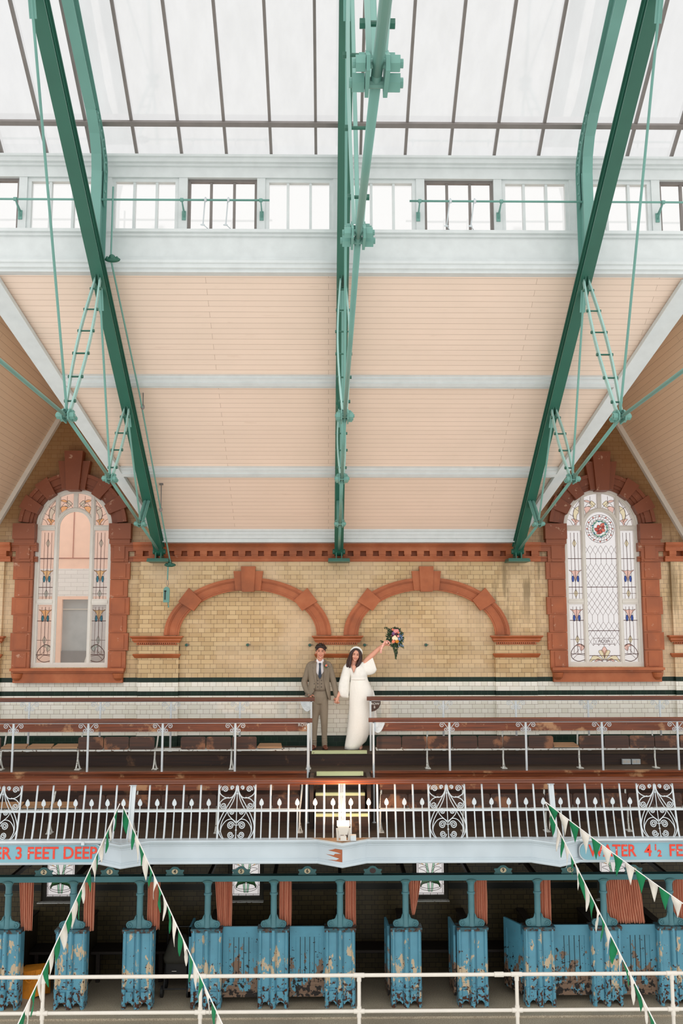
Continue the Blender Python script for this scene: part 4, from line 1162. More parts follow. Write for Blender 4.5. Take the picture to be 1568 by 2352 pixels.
# aisle steps
steps = thing('aisle_steps', 'brown wooden aisle steps with pale green nosings below the couple', 'steps', (XC, 14.6, -2.85))
def step(x0, x1, y0, y1, z0, z1, w):
    MB().box(x0, x1, y0+0.015, y1, z0, z1-0.03).build('riser', M['riser_wood'], steps)
    MB().box(x0, x1, y0+0.02, y1, z1-0.03, z1).build('tread', M['floor_wood'], steps)
    MB().box(x0+w, x1-w, y0-0.005, y0+0.07, z1-0.035, z1+0.003).build('nosing', M['nosing'], steps)
step(XC-0.37, XC+0.37, 14.60, 15.0, -2.85, -2.355, 0.0)
step(XC-0.38, XC+0.40, 14.20, 14.60, -2.85, -2.586, 0.0)
MB().box(XC-0.36, XC+0.36, 14.95, 15.06, -2.15, -2.097).build('nosing', M['nosing'], steps)
MB().box(AX0+0.02, AX1-0.01, 15.735, 15.82, -1.915, -1.868).build('nosing', M['nosing'], steps)
for s in (-1, 1): MB().box(XC+s*0.40, XC+s*0.455, 14.5, 15.02, -2.85, -2.10).build('side_panel', M['riser_wood'], steps)

# ---------------------------------------------------------------- bench rows
def tip_seat(mb, x0, x1, y, z, up):
    if up:
        mb.add(*roundbox(x0+0.006, x1-0.006, y-0.012, y+0.018, z+0.012, z+0.208, 0.03)); mat = 'seat_wood'
    else:
        vs = [(x0+0.006, y-0.02, z+0.03), (x1-0.006, y-0.02, z+0.03), (x1-0.03, y+0.20, z+0.06), (x0+0.03, y+0.20, z+0.06)]
        vs += [(a, b, c+0.025) for a, b, c in vs]; mb.add(vs, [(0,1,2,3),(7,6,5,4),(0,4,5,1),(1,5,6,2),(2,6,7,3),(3,7,4,0)]); mat = 'seat_tan'
    return mat
def roundbox(x0, x1, y0, y1, z0, z1, r):
    pts = []
    for cx, cz_, a0 in ((x1-r, z1-r, 0), (x0+r, z1-r, 90), (x0+r, z0+r, 180), (x1-r, z0+r, 270)):
        for k in range(4):
            a = math.radians(a0+30*k); pts.append((cx+r*math.cos(a), cz_+r*math.sin(a)))
    n = len(pts); vs = [(u, y0, w) for u, w in pts]+[(u, y1, w) for u, w in pts]
    return vs, [tuple(range(n)), tuple(range(2*n-1, n-1, -1))]+[(i, i+n, (i+1) % n+n, (i+1) % n) for i in range(n)]
def bench(label, xs, states, y, zf, zs, zb0, zb1, yb, legs, matback='board_wood'):
    """xs: seat edges; states: per seat 'u' up, 'd' down, '.' seat missing"""
    root = thing('gallery_bench', label, 'bench', ((xs[0]+xs[-1])/2, y, zf))
    m = MB().box(xs[0], xs[-1], y-0.015, y+0.02, zs-0.012, zs+0.012).box(xs[0], xs[-1], y+0.18, y+0.2, zs-0.01, zs+0.012)
    m.build('seat_rail', M['white_old'], root)
    MB().box(xs[0], xs[-1], yb-0.012, yb+0.018, zb0, zb1).build('backrest_board', M[matback], root)
    for lx in legs:
        m = MB()
        m.tube([(lx, y+0.01, zf+0.16), (lx+0.004, y+0.01, zs)], 0.014, 8)
        m.tube([(lx-0.012, y-0.05, zf), (lx-0.004, y-0.02, zf+0.08), (lx, y+0.01, zf+0.17)], 0.012, 8); m.tube([(lx+0.03, y+0.06, zf), (lx+0.012, y+0.03, zf+0.08), (lx, y+0.01, zf+0.17)], 0.012, 8)
        m.box(lx-0.03, lx+0.05, y-0.07, y+0.08, zf, zf+0.012)
        m.build('leg', M['white_old'], root)
        MB().tube([(lx+0.0, y+0.1, zs-0.01), (lx+0.012, y+0.13, zs+0.08), (lx+0.03, yb+0.02, zb0+0.03), (lx+0.03, yb+0.03, zb1-0.02)], 0.013, 8).build('backrest_arm', M['white_old'], root)
    for a, b, s in zip(xs[:-1], xs[1:], states):
        if s == '.': continue
        mb = MB(); mat = tip_seat(mb, a, b, y, zs, s == 'u')
        mb.build('tip_up_seat', M[mat], root)
    return root
P4 = 0.404
BL = [-0.325-P4*k for k in range(0, 15)][::-1]; BR = [0.76+P4*k for k in range(0, 15)]
stL = ['d']*4+['d','d','d','u','u','u','.','u','u','u','d','.']
# from the aisle outwards: frame only, down, up, up, up, missing, up, up, up, down ...
seqL = ['.', 'd', 'u', 'u', 'u', '.', 'u', 'u', 'u', 'd', 'd', 'd', 'u', 'u'][::-1]
bench('rear row bench left of the aisle with tip-up seats, some folded down', BL, seqL, 15.35, -2.10, -1.805, -1.53, -1.395, 15.50, [BL[i] for i in range(14, -1, -3)])
seqR = ['u']*7+['d']+['u']*6
bench('rear row bench right of the aisle, behind the bride\'s dress, seats tipped up', BR, seqR, 15.35, -2.10, -1.805, -1.53, -1.395, 15.50, [BR[i] for i in range(2, 15, 3)])
FL = [-0.42-P4*k for k in range(0, 14)][::-1]; FR = [0.76+P4*k for k in range(0, 14)]
bench('front row bench left of the aisle, seen through the balustrade', FL, ['d', 'd', 'd', 'd', 'd', 'u', 'u', 'u', 'u', 'u', 'u', 'u', 'u'], 14.25, -2.85, -2.52, -2.275, -2.13, 14.42, [FL[i] for i in range(13, -1, -3)])
bench('front row bench right of the aisle, seen through the balustrade', FR, ['u']*13, 14.25, -2.85, -2.52, -2.275, -2.13, 14.42, [FR[i] for i in range(0, 14, 3)])

# row letters
def scroll_bracket(mb, x, y, z, s, sz=1.0, r=0.0055):
    """pair of scrolls under a handrail on one side of a post"""
    def pl(pts): mb.tube([(x+s*a*sz, y, z+b*sz) for a, b in pts], r, 6)
    sp1 = spiral(0.115, -0.042, 0.038, 0.006, PI*0.5, -1.4)
    pl(smooth2([(0.012, -0.115), (0.045, -0.06), (0.085, -0.012)], 4)+sp1)
    sp2 = spiral(0.052, -0.11, 0.034, 0.006, PI*1.05, 1.4)
    pl([(0.012, -0.02), (0.016, -0.07)]+sp2)
def row_rail(label, x0, x1, y, ztop, zf, posts, endpost, side, mid=True, plate=None, endscroll=False):
    root = thing('gallery_handrail', label, 'handrail', ((x0+x1)/2, y, zf))
    prof = [(-0.04, -0.005), (-0.035, 0.012), (0.0, 0.022), (0.035, 0.012), (0.04, -0.005), (0.03, -0.012), (0.035, -0.03), (0.025, -0.042), (-0.025, -0.042), (-0.035, -0.03), (-0.03, -0.012)]
    MB().sweep([((x0, y, ztop), (0,1,0), (0,0,1)), ((x1, y, ztop), (0,1,0), (0,0,1))], prof).build('handrail', M['rail_wood'], root)
    MB().box(x0+0.02, x1-0.02, y-0.014, y+0.014, ztop-0.052, ztop-0.042).build('rail_strap', M['white_metal'], root)
    for p in posts:
        MB().tube([(p, y, zf), (p, y, ztop-0.045)], 0.017, 10).lathe((p, y, zf), [(0.032, 0), (0.03, 0.01), (0.018, 0.015)], 12).build('post', M['white_metal'], root, smooth='auto')
        po_ = list(root.children)[-1]
        for o_ in C.objects:
            if o_.parent is root and o_.name.startswith('post'): po_ = o_
        for s in (-1, 1):
            m = MB(); scroll_bracket(m, p, y-0.0, ztop-0.05, s); m.build('scroll_bracket', M['white_metal'], po_)
    e = endpost
    MB().box(e-0.014, e+0.014, y-0.014, y+0.014, zf if zf > -2.5 else zf, ztop-0.045).build('end_post', M['white_metal'], root)
    if plate:
        pts = [(0.0, 0.0), (0.155, 0.0), (0.15, -0.06), (0.12, -0.12), (0.06, -0.165), (0.0, -0.18)]
        MB().prism([(e+plate[1]*(a+0.014), ztop-0.045+b) for a, b in pts], y-0.01, y+0.006).build('row_plate', M['seat_wood'], root); rp_ = [c for c in root.children if c.name.startswith('row_plate')][-1]
        letters('ROW', e+plate[1]*0.078, y-0.014, ztop-0.098, 0.056, M['whiteletter'], rp_, 'row_lettering', 0.002)
        letters(plate[0], e+plate[1]*0.066, y-0.014, ztop-0.152, 0.052, M['whiteletter'], rp_, 'row_lettering', 0.002)
    if endscroll:
        m = MB()
        s = side; bx = e+s*0.014; zt = ztop-0.05
        outl = smooth2([(0.0, 0.0), (0.15, 0.0), (0.14, -0.06), (0.10, -0.13), (0.05, -0.155), (0.0, -0.12)], 4)
        m.tube([(bx+s*a, y, zt+b) for a, b in outl], 0.006, 6, closed=True)
        m.prism([(bx+s*a, zt+b) for a, b in outl], y-0.002, y+0.002)
        for (cx_, cz_, r) in ((0.10, -0.045, 0.04), (0.045, -0.10, 0.035)):
            m.tube([(bx+s*a, y-0.004, zt+b) for a, b in spiral(cx_, cz_, r, 0.006, 1.0, 1.6)], 0.006, 6)
        m.build('end_scroll', M['white_metal'], root)
    return root
RX = lambda i0, n, s: [XC-1.625-1.148*k for k in range(n)] if s < 0 else [XC+1.706+1.189*k for k in range(n)]
RL = [-1.445, -2.57, -3.72, -4.875, -6.02]; RR = [1.885, 3.078, 4.27, 5.455, 6.64]
row_rail('rearmost handrail on the left, beside the groom', -7.0, -0.225, 15.75, -1.03, -1.87, RL, -0.28, -1, endscroll=True)
row_rail('rearmost handrail on the right with the row B plate, beside the bride', 0.63, 7.4, 15.75, -1.02, -1.87, RR, 0.69, 1, plate=('B', 1))
row_rail('second handrail on the left of the aisle, in front of the rear bench', -7.0, -0.25, 15.0, -1.305, -2.10, RL, -0.305, -1)
row_rail('second handrail on the right of the aisle, in front of the rear bench', 0.625, 7.4, 15.0, -1.30, -2.10, RR, 0.70, 1, endscroll=True)
for x, s, z0 in ((-0.315, -1, -2.85), (0.70, 1, -2.85)):
    mb = MB().tube([(x, 14.93, z0), (x, 14.93, -1.36)], 0.015, 8)
    r_ = thing('newel_post', 'slim white iron post down to the front floor, %s of the aisle steps' % ('left' if s < 0 else 'right'), 'post', (x, 14.93, z0))
    mb.build('shaft', M['white_metal'], r_); MB().lathe((x, 14.93, z0), [(0.03, 0), (0.028, 0.012), (0.016, 0.018)], 12).build('foot', M['white_metal'], r_)
# row A letters painted on the backrest board
sg = thing('row_sign', 'white painted ROW A lettering on the bench board left of the aisle', 'sign', (-0.385, 15.48, -1.40))
letters('ROW', -0.405, 15.483, -1.432, 0.066, M['whiteletter'], sg, 'row_lettering', 0.002)
letters('A', -0.375, 15.483, -1.487, 0.06, M['whiteletter'], sg, 'row_lettering', 0.002)

# sockets under the rear bench
for i, sx in enumerate((4.855, 5.013)):
    r_ = thing('socket_outlet', 'grey metal double socket low on the riser, the %s of the two' % ('left', 'right')[i], 'socket', (sx, 15.74, -2.09), 'sockets under the rear bench')
    MB().box(sx-0.068, sx+0.068, 15.70, 15.752, -2.09, -2.01).build('back_box', M['white_metal'], r_)
    for q in (-1, 1): MB().box(sx+q*0.03-0.022, sx+q*0.03+0.022, 15.694, 15.70, -2.07, -2.03).build('socket_face', M['plastic'], r_)

# ---------------------------------------------------------------- balustrade
YB = 13.75
bal = thing('balustrade', 'white wrought iron balustrade with scroll panels and varnished handrail along the gallery front', 'balustrade', (XC, 13.6, -2.82))
prof = [(-0.055, -0.01), (-0.05, 0.012), (-0.015, 0.028), (0.015, 0.028), (0.05, 0.012), (0.055, -0.01), (0.045, -0.018), (0.05, -0.04), (0.035, -0.055), (-0.035, -0.055), (-0.05, -0.04), (-0.045, -0.018)]
MB().sweep([((GX0, YB, -2.035), (0,1,0), (0,0,1)), ((GX1, YB, -2.035), (0,1,0), (0,0,1))], prof).build('handrail', M['rail_wood'], bal, smooth='auto')
def bx(px): return (px-754.2)/160.0                     # layout rhythm of the bars in metres
def barpt(x, t):
    # t 0 at the foot, 1 at the handrail: the bars belly out towards the pool
    tt = max(0.0, t); yy = 13.53+0.22*(tt**0.75) if t < 0.75 else 13.53+0.22*(0.75**0.75)+(0.22-0.22*0.75**0.75)*(t-0.75)/0.25
    return (x, yy, -2.82+0.73*t)
MB().box(GX0, GX1, 13.50, 13.56, -2.835, -2.815).build('foot_rail', M['white_metal'], bal)
q = barpt(0, 0.525); MB().box(GX0, GX1, q[1]-0.012, q[1]+0.012, q[2]-0.014, q[2]+0.014).build('mid_rail', M['white_metal'], bal)
full = [-1.95+0.2287*0]  # replaced below
S = 0.2505; D = 0.2287
postx = [-2.755-3.98, -2.755, 0.191, 3.147, 6.12]
bars = []; spears = []
for a in (0.191, ):
    bars += [a-S*k for k in range(1, 5)]; bars += [a+S*k for k in range(1, 5)]
    spears += [a-S*(k-0.5) for k in range(1, 6)]; spears += [a+S*(k-0.5) for k in range(1, 6)]
a = -2.755; bars += [a+0.24*k for k in range(1, 5)]; spears += [a+0.24*(k-0.5) for k in range(1, 6)]
bars += [a-0.2225*k for k in range(1, 7)]; spears += [a-0.2225*(k-0.5) for k in range(1, 8)]
a = 3.147; bars += [a-0.2435*k for k in range(1, 5)]; bars += [a+0.2455*k for k in range(1, 5)]
spears += [a-0.2435*(k-0.5) for k in range(1, 6)]; spears += [a+0.2455*(k-0.5) for k in range(1, 6)]
panels = [-4.565, -1.283, 1.67, 4.63]
bars += [-5.08-0.24*k for k in range(0, 7)]; spears += [-5.08-0.24*(k+0.5) for k in range(0, 7)]
bars += [5.14+0.245*k for k in range(0, 4)]; spears += [5.14+0.245*(k+0.5) for k in range(0, 4)]
bar0 = None
def shared(proto_mb, name, mat, xs, yz=(13.53, -2.82)):
    first = None
    for x in xs:
        if first is None:
            first = proto_mb.build(name, M[mat], bal); first['_x'] = x
        else:
            c = first.copy(); C.objects.link(c); c.parent = bal; c.location = (x-first['_x'], 0, 0)
    return first
def mk_bar(x):
    return MB().tube([barpt(x, t/10) for t in range(11)], 0.0135, 6)
def mk_spear(x):
    m = MB(); m.tube([barpt(x, t/10*0.545) for t in range(11)], 0.0095, 6)
    p = barpt(x, 0.545); m.tube([p, (p[0], p[1], p[2]+0.05)], 0.008, 6)
    c = (x, p[1]+0.002, p[2]+0.06)
    half = [(0.0, -0.012), (0.022, 0.0), (0.031, 0.022), (0.027, 0.048), (0.013, 0.075), (0.0, 0.092)]
    out = [(c[0]+a, c[2]+b) for a, b in half]+[(c[0]-a, c[2]+b) for a, b in half[-2:0:-1]]
    m.prism(out, c[1]-0.005, c[1]+0.005); return m
shared(mk_bar(bars[0]), 'baluster', 'white_metal', bars)
shared(mk_spear(spears[0]), 'spear_baluster', 'white_metal', spears)
def mk_panel(cx):
    m = MB(); hw = 0.256
    def Q(u, v, dy=0): p = barpt(cx+u*hw, v); return (p[0], p[1]+dy, p[2])
    def ln(pts, r=0.0068, both=True):
        m.tube([Q(u, v) for u, v in pts], r, 6)
        if both: m.tube([Q(-u, v) for u, v in pts], r, 6)
    asp = 0.256/0.73      # keeps spirals round
    def sp(u, v, r0, r1, a0, turns): return [(u+(a-0)/hw, v+b/0.73) for a, b in spiral(0, 0, r0, r1, a0, turns)]
    for s in (-1, 1): m.tube([Q(s, t/10) for t in range(11)], 0.0135, 6)
    ln([(0, t/10) for t in range(11)], 0.006, False)
    # crown scrolls
    ln(sp(0.27, 0.945, 0.028, 0.006, -PI/2, 1.7)); ln(sp(0.66, 0.915, 0.046, 0.007, -0.4, 1.9))
    ln(smooth2([(0.06, 0.97), (0.10, 0.86), (0.30, 0.765), (0.62, 0.76), (0.90, 0.82), (0.97, 0.90), (0.88, 0.975)], 6))
    # side scrolls
    ln(smooth2([(0.46, 0.765), (0.75, 0.73), (0.95, 0.66)], 5)+sp(0.74, 0.615, 0.046, 0.007, 0.55, -1.8))
    # long sweeping stems
    ln(smooth2([(0.03, 0.98), (0.12, 0.84), (0.42, 0.66), (0.75, 0.47), (0.95, 0.30), (0.96, 0.18), (0.75, 0.05), (0.45, 0.01)], 6))
    ln(smooth2([(0.02, 0.95), (0.18, 0.72), (0.52, 0.50), (0.78, 0.33), (0.84, 0.18), (0.68, 0.05), (0.50, 0.015)], 6), 0.006)
    # middle pair and lower arch
    ln(sp(0.25, 0.50, 0.036, 0.006, PI/2, -1.7)+[], 0.006)
    ln(smooth2([(0.25, 0.55), (0.42, 0.53), (0.46, 0.47), (0.30, 0.40), (0.04, 0.33)], 5), 0.006)
    ln(smooth2([(0.04, 0.31), (0.25, 0.375), (0.55, 0.35), (0.78, 0.25), (0.84, 0.15)], 5), 0.006)
    ln(sp(0.30, 0.265, 0.052, 0.007, PI, -2.1)); ln(sp(0.29, 0.105, 0.046, 0.007, PI, 2.0))
    for v in (0.83, 0.27, 0.185, 0.05): m.ell(Q(0, v), 0.013, 0.01, 0.013, 8, 6)
    return m
first = None
for x in panels:
    if first is None: first = mk_panel(x).build('scroll_panel', M['white_metal'], bal); x0_ = x
    else:
        c = first.copy(); C.objects.link(c); c.parent = bal; c.location = (x-x0_, 0, 0)
for i, x in enumerate(postx[1:4]):
    w = 0.045 if i == 1 else 0.03
    m = MB()
    if i == 1:
        for s in (-1, 1): m.beam(barpt(x+s*0.033, 0.0), barpt(x+s*0.033, 1.0), 0.03, 0.012, up=(0,1,0))
        m.beam(barpt(x, 0.0), barpt(x, 1.0), 0.012, 0.05, up=(0,1,0))
    else:
        m.beam(barpt(x+0.012, -0.02), barpt(x+0.012, 1.0), 0.07, 0.014, up=(0,1,0)); m.beam(barpt(x-0.02, 0.0), barpt(x-0.02, 1.0), 0.016, 0.06, up=(0,1,0))
        m.box(x-0.045, x+0.055, 13.72, 13.76, -2.10, -2.085)
    m.build('stanchion', M['white_metal'], bal)

# ---------------------------------------------------------------- gallery fascia with pointed bays
YF = 13.50
tips = [-2.79, 0.19, 3.13]
path = [(GX0, YF)]
for t in tips: path += [(t-0.33, YF), (t, YF-0.25), (t+0.33, YF)]
path += [(GX1, YF)]
P = []
for i, (x, y) in enumerate(path):
    def nrm(a, b):
        d = Vector((b[0]-a[0], b[1]-a[1])).normalized(); return Vector((d.y, -d.x))
    if i == 0: n = nrm(path[0], path[1])
    elif i == len(path)-1: n = nrm(path[-2], path[-1])
    else:
        n1 = nrm(path[i-1], path[i]); n2 = nrm(path[i], path[i+1]); n = (n1+n2); n = n/(n.dot(n1))
    P.append(((x, y, 0), (n.x, n.y, 0), (0,0,1)))
prof = [(-0.10, -2.835), (0.06, -2.835), (0.06, -2.86), (0.045, -2.87), (0.035, -2.89), (0.01, -2.905), (0.01, -2.925), (0.0, -2.93), (0.0, -3.115), (0.012, -3.12), (0.012, -3.135), (0.035, -3.15), (0.04, -3.175), (0.03, -3.19), (-0.10, -3.19)]
prof = [(o_, -2.79+(z_+2.835)*0.90) for o_, z_ in prof]
mb = MB().sweep(P, prof); trim('trim_%d' % n_t, mb, 'fascia', 'pale blue white gallery fascia with pointed projecting bays', 'fascia'); n_t += 1
for i, t in enumerate(tips):
    mb = MB().prism([(t-0.42, YF+0.06), (t-0.33, YF-0.0), (t, YF-0.25), (t+0.33, YF), (t+0.42, YF+0.06)], -2.793, -2.785, 'xy')
    trim('trim_%d' % n_t, mb, 'seat_tan' if i == 1 else 'fascia', ['flat top of the left pointed bay', 'bare wooden top of the middle pointed bay under the floodlight', 'flat top of the right pointed bay'][i], 'ledge'); n_t += 1
# bare wood where the paint has come off the middle bay
rr = random.Random(5)
def flake(pts, name, lb):
    # lies on the left face of the middle bay (from x=-0.14,y=13.5 to x=0.19,y=13.2)
    vs = []
    for u, z in pts:
        x = 0.19-0.33*u; y = 13.25+0.25*u
        n = Vector((-0.25, -0.33, 0)).normalized()
        vs.append((x+n.x*0.003, y+n.y*0.003, -2.79+(z+2.835)*0.9))
    m = MB(); m.add(vs, [tuple(range(len(vs)))])
    o = m.build(name, M['terra2']); struct(o, lb, 'flaked paint')
flake([(0.0, -2.935), (0.0, -3.0), (0.2, -2.985), (0.58, -2.975), (0.40, -2.955), (0.28, -2.935)], 'trim_bare_patch_upper', 'bare patch in the fascia paint at the middle bay, upper')
flake([(0.0, -2.995), (0.0, -3.115), (0.6, -3.112), (0.25, -3.10), (0.12, -3.07), (0.30, -3.06), (0.68, -3.035), (0.35, -3.035), (0.3, -3.01)], 'trim_bare_patch_lower', 'bare patch in the fascia paint at the middle bay, lower')

# depth signs
def depth_sign(txt, x0, x1, tx, label, cat='sign', sp=1.0, align='RIGHT'):
    r_ = thing('depth_sign', label, cat, ((x0+x1)/2, YF-0.03, -3.13))
    z0, z1 = -3.072, -2.845; r = 0.11
    pts = []
    for cx_, cz_, a0 in ((x1-r, z1-r, 0), (x0+r, z1-r, 90), (x0+r, z0+r, 180), (x1-r, z0+r, 270)):
        for k in range(9):
            a = math.radians(a0+90*k/8); pts.append((cx_+r*math.cos(a), cz_+r*math.sin(a)))
    bd_ = MB().prism(pts, YF-0.055, YF-0.03).build('board', M['sign_blue'], r_)
    MB().prism([(p[0]*1.0+(0.012 if p[0] > (x0+x1)/2 else -0.012), p[1]+(0.012 if p[1] > (z0+z1)/2 else -0.012)) for p in pts], YF-0.045, YF-0.028).build('board_edge', M['white_metal'], r_)
    for t, x, s, z, al in txt:
        letters(t, x, YF-0.059, z, s, M['red_letter'], bd_, 'painted_lettering', 0.002, align=al, bold=0.0035, sx=0.86 if t == 'WATER' else 0.92)
    return r_
depth_sign([('WATER 3 FEET DEEP', -3.16, 0.225, -2.955, 'RIGHT')], -5.9, -3.10, 0, 'pale blue depth sign on the left reading WATER 3 FEET DEEP in red')
depth_sign([('WATER', 3.585, 0.222, -2.955, 'LEFT'), ('4', 4.355, 0.222, -2.955, 'LEFT'), ('1', 4.485, 0.11, -2.91, 'LEFT'), ('2', 4.535, 0.12, -2.99, 'LEFT'), ('FEET DEEP', 4.69, 0.222, -2.955, 'LEFT')],
           3.465, 6.3, 0, 'pale blue depth sign on the right reading WATER 4½ FEET in red')
# white conduit with clips above each sign
for i, (a, b, cx_) in enumerate(((-7.0, -3.10, -3.35), (3.45, 7.4, 3.68))):
    r_ = thing('conduit_pipe', 'thin white pipe clipped along the fascia above the %s depth sign' % ('left', 'right')[i], 'pipe', ((a+b)/2, YF-0.07, -2.87))
    MB().tube([(a, YF-0.075, -2.802), (b, YF-0.075, -2.802)], 0.016, 8).build('pipe', M['white_metal'], r_)
    MB().box(cx_-0.02, cx_+0.02, YF-0.10, YF-0.03, -2.84, -2.79).build('clip', M['white_metal'], r_)

# floodlight standing on the middle bay
fl = thing('floodlight', 'small white floodlight shining upwards on the middle pointed bay', 'floodlight', (0.20, 13.33, -2.785))
m = MB(); m.add([(0.125, 13.27, -2.575), (0.285, 13.27, -2.575), (0.285, 13.43, -2.555), (0.125, 13.43, -2.555), (0.15, 13.30, -2.695), (0.26, 13.30, -2.695), (0.26, 13.40, -2.695), (0.15, 13.40, -2.695)],
        [(3,2,1,0),(4,5,6,7),(0,1,5,4),(1,2,6,5),(2,3,7,6),(3,0,4,7)]); m.build('housing', M['plastic'], fl)
def emis(name, col, s):
    t = NT(name); e = t.n('Emission'); e.inputs[0].default_value = col; e.inputs[1].default_value = s
    t.t.links.new(e.outputs[0], t.out.inputs[0]); return t.m
M['lamp'] = emis('lamp glass', (1.0, 0.66, 0.42, 1), 9.0)
MB().box(0.12, 0.29, 13.262, 13.43, -2.573, -2.530).build('lamp_glass', M['lamp'], fl)
m = MB()
for s in (-1, 1): m.beam((0.205+s*0.075, 13.35, -2.785), (0.205+s*0.085, 13.35, -2.615), 0.012, 0.03)
m.box(0.14, 0.27, 13.33, 13.37, -2.787, -2.775); m.build('bracket', M['plastic'], fl)
MB().box(0.165, 0.245, 13.26, 13.30, -2.765, -2.705).build('control_box', M['plastic'], fl)
jb = thing('junction_box', 'small white junction box beside the floodlight', 'junction box', (0.33, 13.36, -2.785))
MB().box(0.30, 0.38, 13.34, 13.42, -2.785, -2.710).build('box_body', M['plastic'], jb); MB().box(0.302, 0.378, 13.335, 13.34, -2.780, -2.715).build('lid', M['white_metal'], jb)

_l = bpy.data.lights.new('floodlight_beam', 'AREA'); _l.shape = 'RECTANGLE'; _l.size = 0.15; _l.size_y = 0.06; _l.energy = 34.0; _l.color = (1.0, 0.62, 0.38)
_o = bpy.data.objects.new('floodlight_beam', _l); C.objects.link(_o); _o.location = (0.205, 13.40, -2.50+ZC); _o.rotation_euler = (math.radians(150), 0, 0)
# ---------------------------------------------------------------- deck and pool
FZ = -ZC
mb = MB().box(-7.2, 7.6, 14.62, 16.9, FZ-0.15, FZ)
o = mb.build('floor', M['stone']); struct(o, 'speckled stone floor of the changing cubicles', 'floor')
mb = MB().box(-7.2, 7.6, 12.7, 14.615, FZ-0.17, FZ-0.03)
o = mb.build('floor_pool_deck', M['stone']); struct(o, 'speckled stone pool edge in front of the cubicles', 'floor')
M['pool_tile'] = paint('white pool tile', rgb(226,226,220), 0.3, 0.03)
mb = MB().box(-7.2, 7.6, -2.0, 12.7, FZ-1.3, FZ-1.2); mb.box(-7.2, 7.6, 12.6, 12.69, FZ-1.3, FZ-0.05)
o = mb.build('floor_pool_basin', M['pool_tile']); struct(o, 'white tiled empty pool basin, below the picture', 'floor')

# ---------------------------------------------------------------- cubicle fronts
YQ = 15.03; DZ = -1.129            # top of the pedestals relative to the deck top
PX = [-4.86, -3.875, -2.865, -1.835, -0.83, 0.18, 1.18, 2.185, 3.20, 4.215, 5.235]
def pedestal():
    r_ = thing('cubicle_pillar', 'x', 'pillar', (0, YQ, FZ))
    w = 0.225; zt = -4.40
    m = MB()
    m.box(-w+0.02, w-0.02, YQ-0.02, YQ+0.16, FZ+0.09, zt-0.02)
    for cx_, ww, d in ((-0.197, 0.055, 0.07), (0.197, 0.055, 0.07), (0.0, 0.075, 0.08)):
        n = 8; pts = [(cx_+ww/2*1.0*math.cos(PI*k/n), YQ-0.02-d*math.sin(PI*k/n)*0.8) for k in range(n+1)]
        m.prism([(a, b) for a, b in pts], FZ+0.0, zt-0.01, 'xy')
        m.prism([(cx_+(a-cx_)*1.25, YQ-0.02+(b-YQ+0.02)*1.25) for a, b in pts], FZ+0.0, FZ+0.25, 'xy'); m.prism([(cx_+(a-cx_)*1.4, YQ-0.02+(b-YQ+0.02)*1.4) for a, b in pts], FZ+0.25, FZ+0.28, 'xy')
    for cx_ in (-0.115, 0.115):
        m.box(cx_-0.055, cx_+0.055, YQ-0.035, YQ-0.01, FZ+0.28, zt-0.05); m.box(cx_-0.05, cx_+0.05, YQ-0.05, YQ-0.01, FZ+0.10, FZ+0.23)
        m.prism([(cx_-0.075, FZ+0.10), (cx_+0.075, FZ+0.10), (cx_+0.055, FZ+0.03), (cx_+0.03, FZ+0.07), (cx_, FZ+0.085), (cx_-0.03, FZ+0.07), (cx_-0.055, FZ+0.03)], YQ-0.04, YQ)
    for s in (-1, 1): m.box(s*0.20, s*0.228, YQ-0.03, YQ+0.16, FZ+0.0, zt-0.02)
    m.build('pedestal', M['blue'], r_)
    m = MB().box(-0.24, 0.24, YQ-0.085, YQ+0.17, zt-0.02, zt+0.005).box(-0.235, 0.235, YQ-0.07, YQ+0.16, zt-0.05, zt-0.02)
    m.build('capping', M['rust'], r_)
    zc = -3.72
    m = MB().lathe((0, YQ+0.03, 0), [(0.062, zt), (0.058, zt+0.02), (0.05, zt+0.05), (0.047, -3.93), (0.06, -3.925), (0.06, -3.895), (0.05, -3.89), (0.048, -3.80), (0.055, -3.77), (0.072, -3.745), (0.078, -3.725), (0.05, -3.72)], 20)
    co_ = m.build('column', M['blue_post'], r_, smooth='auto')
    m = MB(); m.prism([(0.0+0.075*math.cos(PI*k/8), -3.728+0.03*math.sin(PI*k/8)) for k in range(9)], YQ-0.05, YQ-0.02); m.build('cap_leaf', M['plate_teal'], co_)
    m = MB()
    for s in (-1, 1):
        out = smooth2([(0.045, zt+0.20), (0.06, zt+0.17), (0.058, zt+0.15), (0.08, zt+0.12), (0.12, zt+0.105), (0.165, zt+0.10), (0.195, zt+0.065), (0.185, zt+0.02), (0.15, zt+0.0), (0.04, zt+0.0)], 3)
        m.prism([(s*a, b) for a, b in out], YQ-0.005, YQ+0.025)
        m.tube([(s*a, YQ-0.012, b) for a, b in smooth2([(0.05, zt+0.18), (0.075, zt+0.125), (0.125, zt+0.11)], 4)+spiral(0.14, zt+0.052, 0.052, 0.008, PI*0.6, -1.7)], 0.009, 6)
    m.build('scroll_shoulder', M['blue_post'], r_)
    return r_
M['rust'] = peel('rusty ledge paint', rgb(52,104,118), rgb(84,70,60), rgb(60,34,26), 0.5, 0.56, 0.5, 0.54)
base = pedestal()
plab = ['at the left edge of the photo', 'behind the left bunting string', 'just left of the dark pushchair', 'just right of the dark pushchair',
        'between the two closed half doors of the left pair', 'below the floodlight, right of the closed half doors', 'with two cream bare patches low down, right of centre', 'with dark bare patches, second right of the centre',
        'at the left end of the right pair of half doors', 'between the right pair of half doors', 'at the right edge of the photo']
for i, x in enumerate(PX):
    if i == 0: r_ = base; r_.location = (x, YQ, 0.0); r_['_o'] = (x, YQ, FZ)
    else: r_ = dup(base, (x, YQ, FZ))
    r_['label'] = 'blue iron pillar '+plab[i]; r_['group'] = 'peeling blue cubicle pillars'
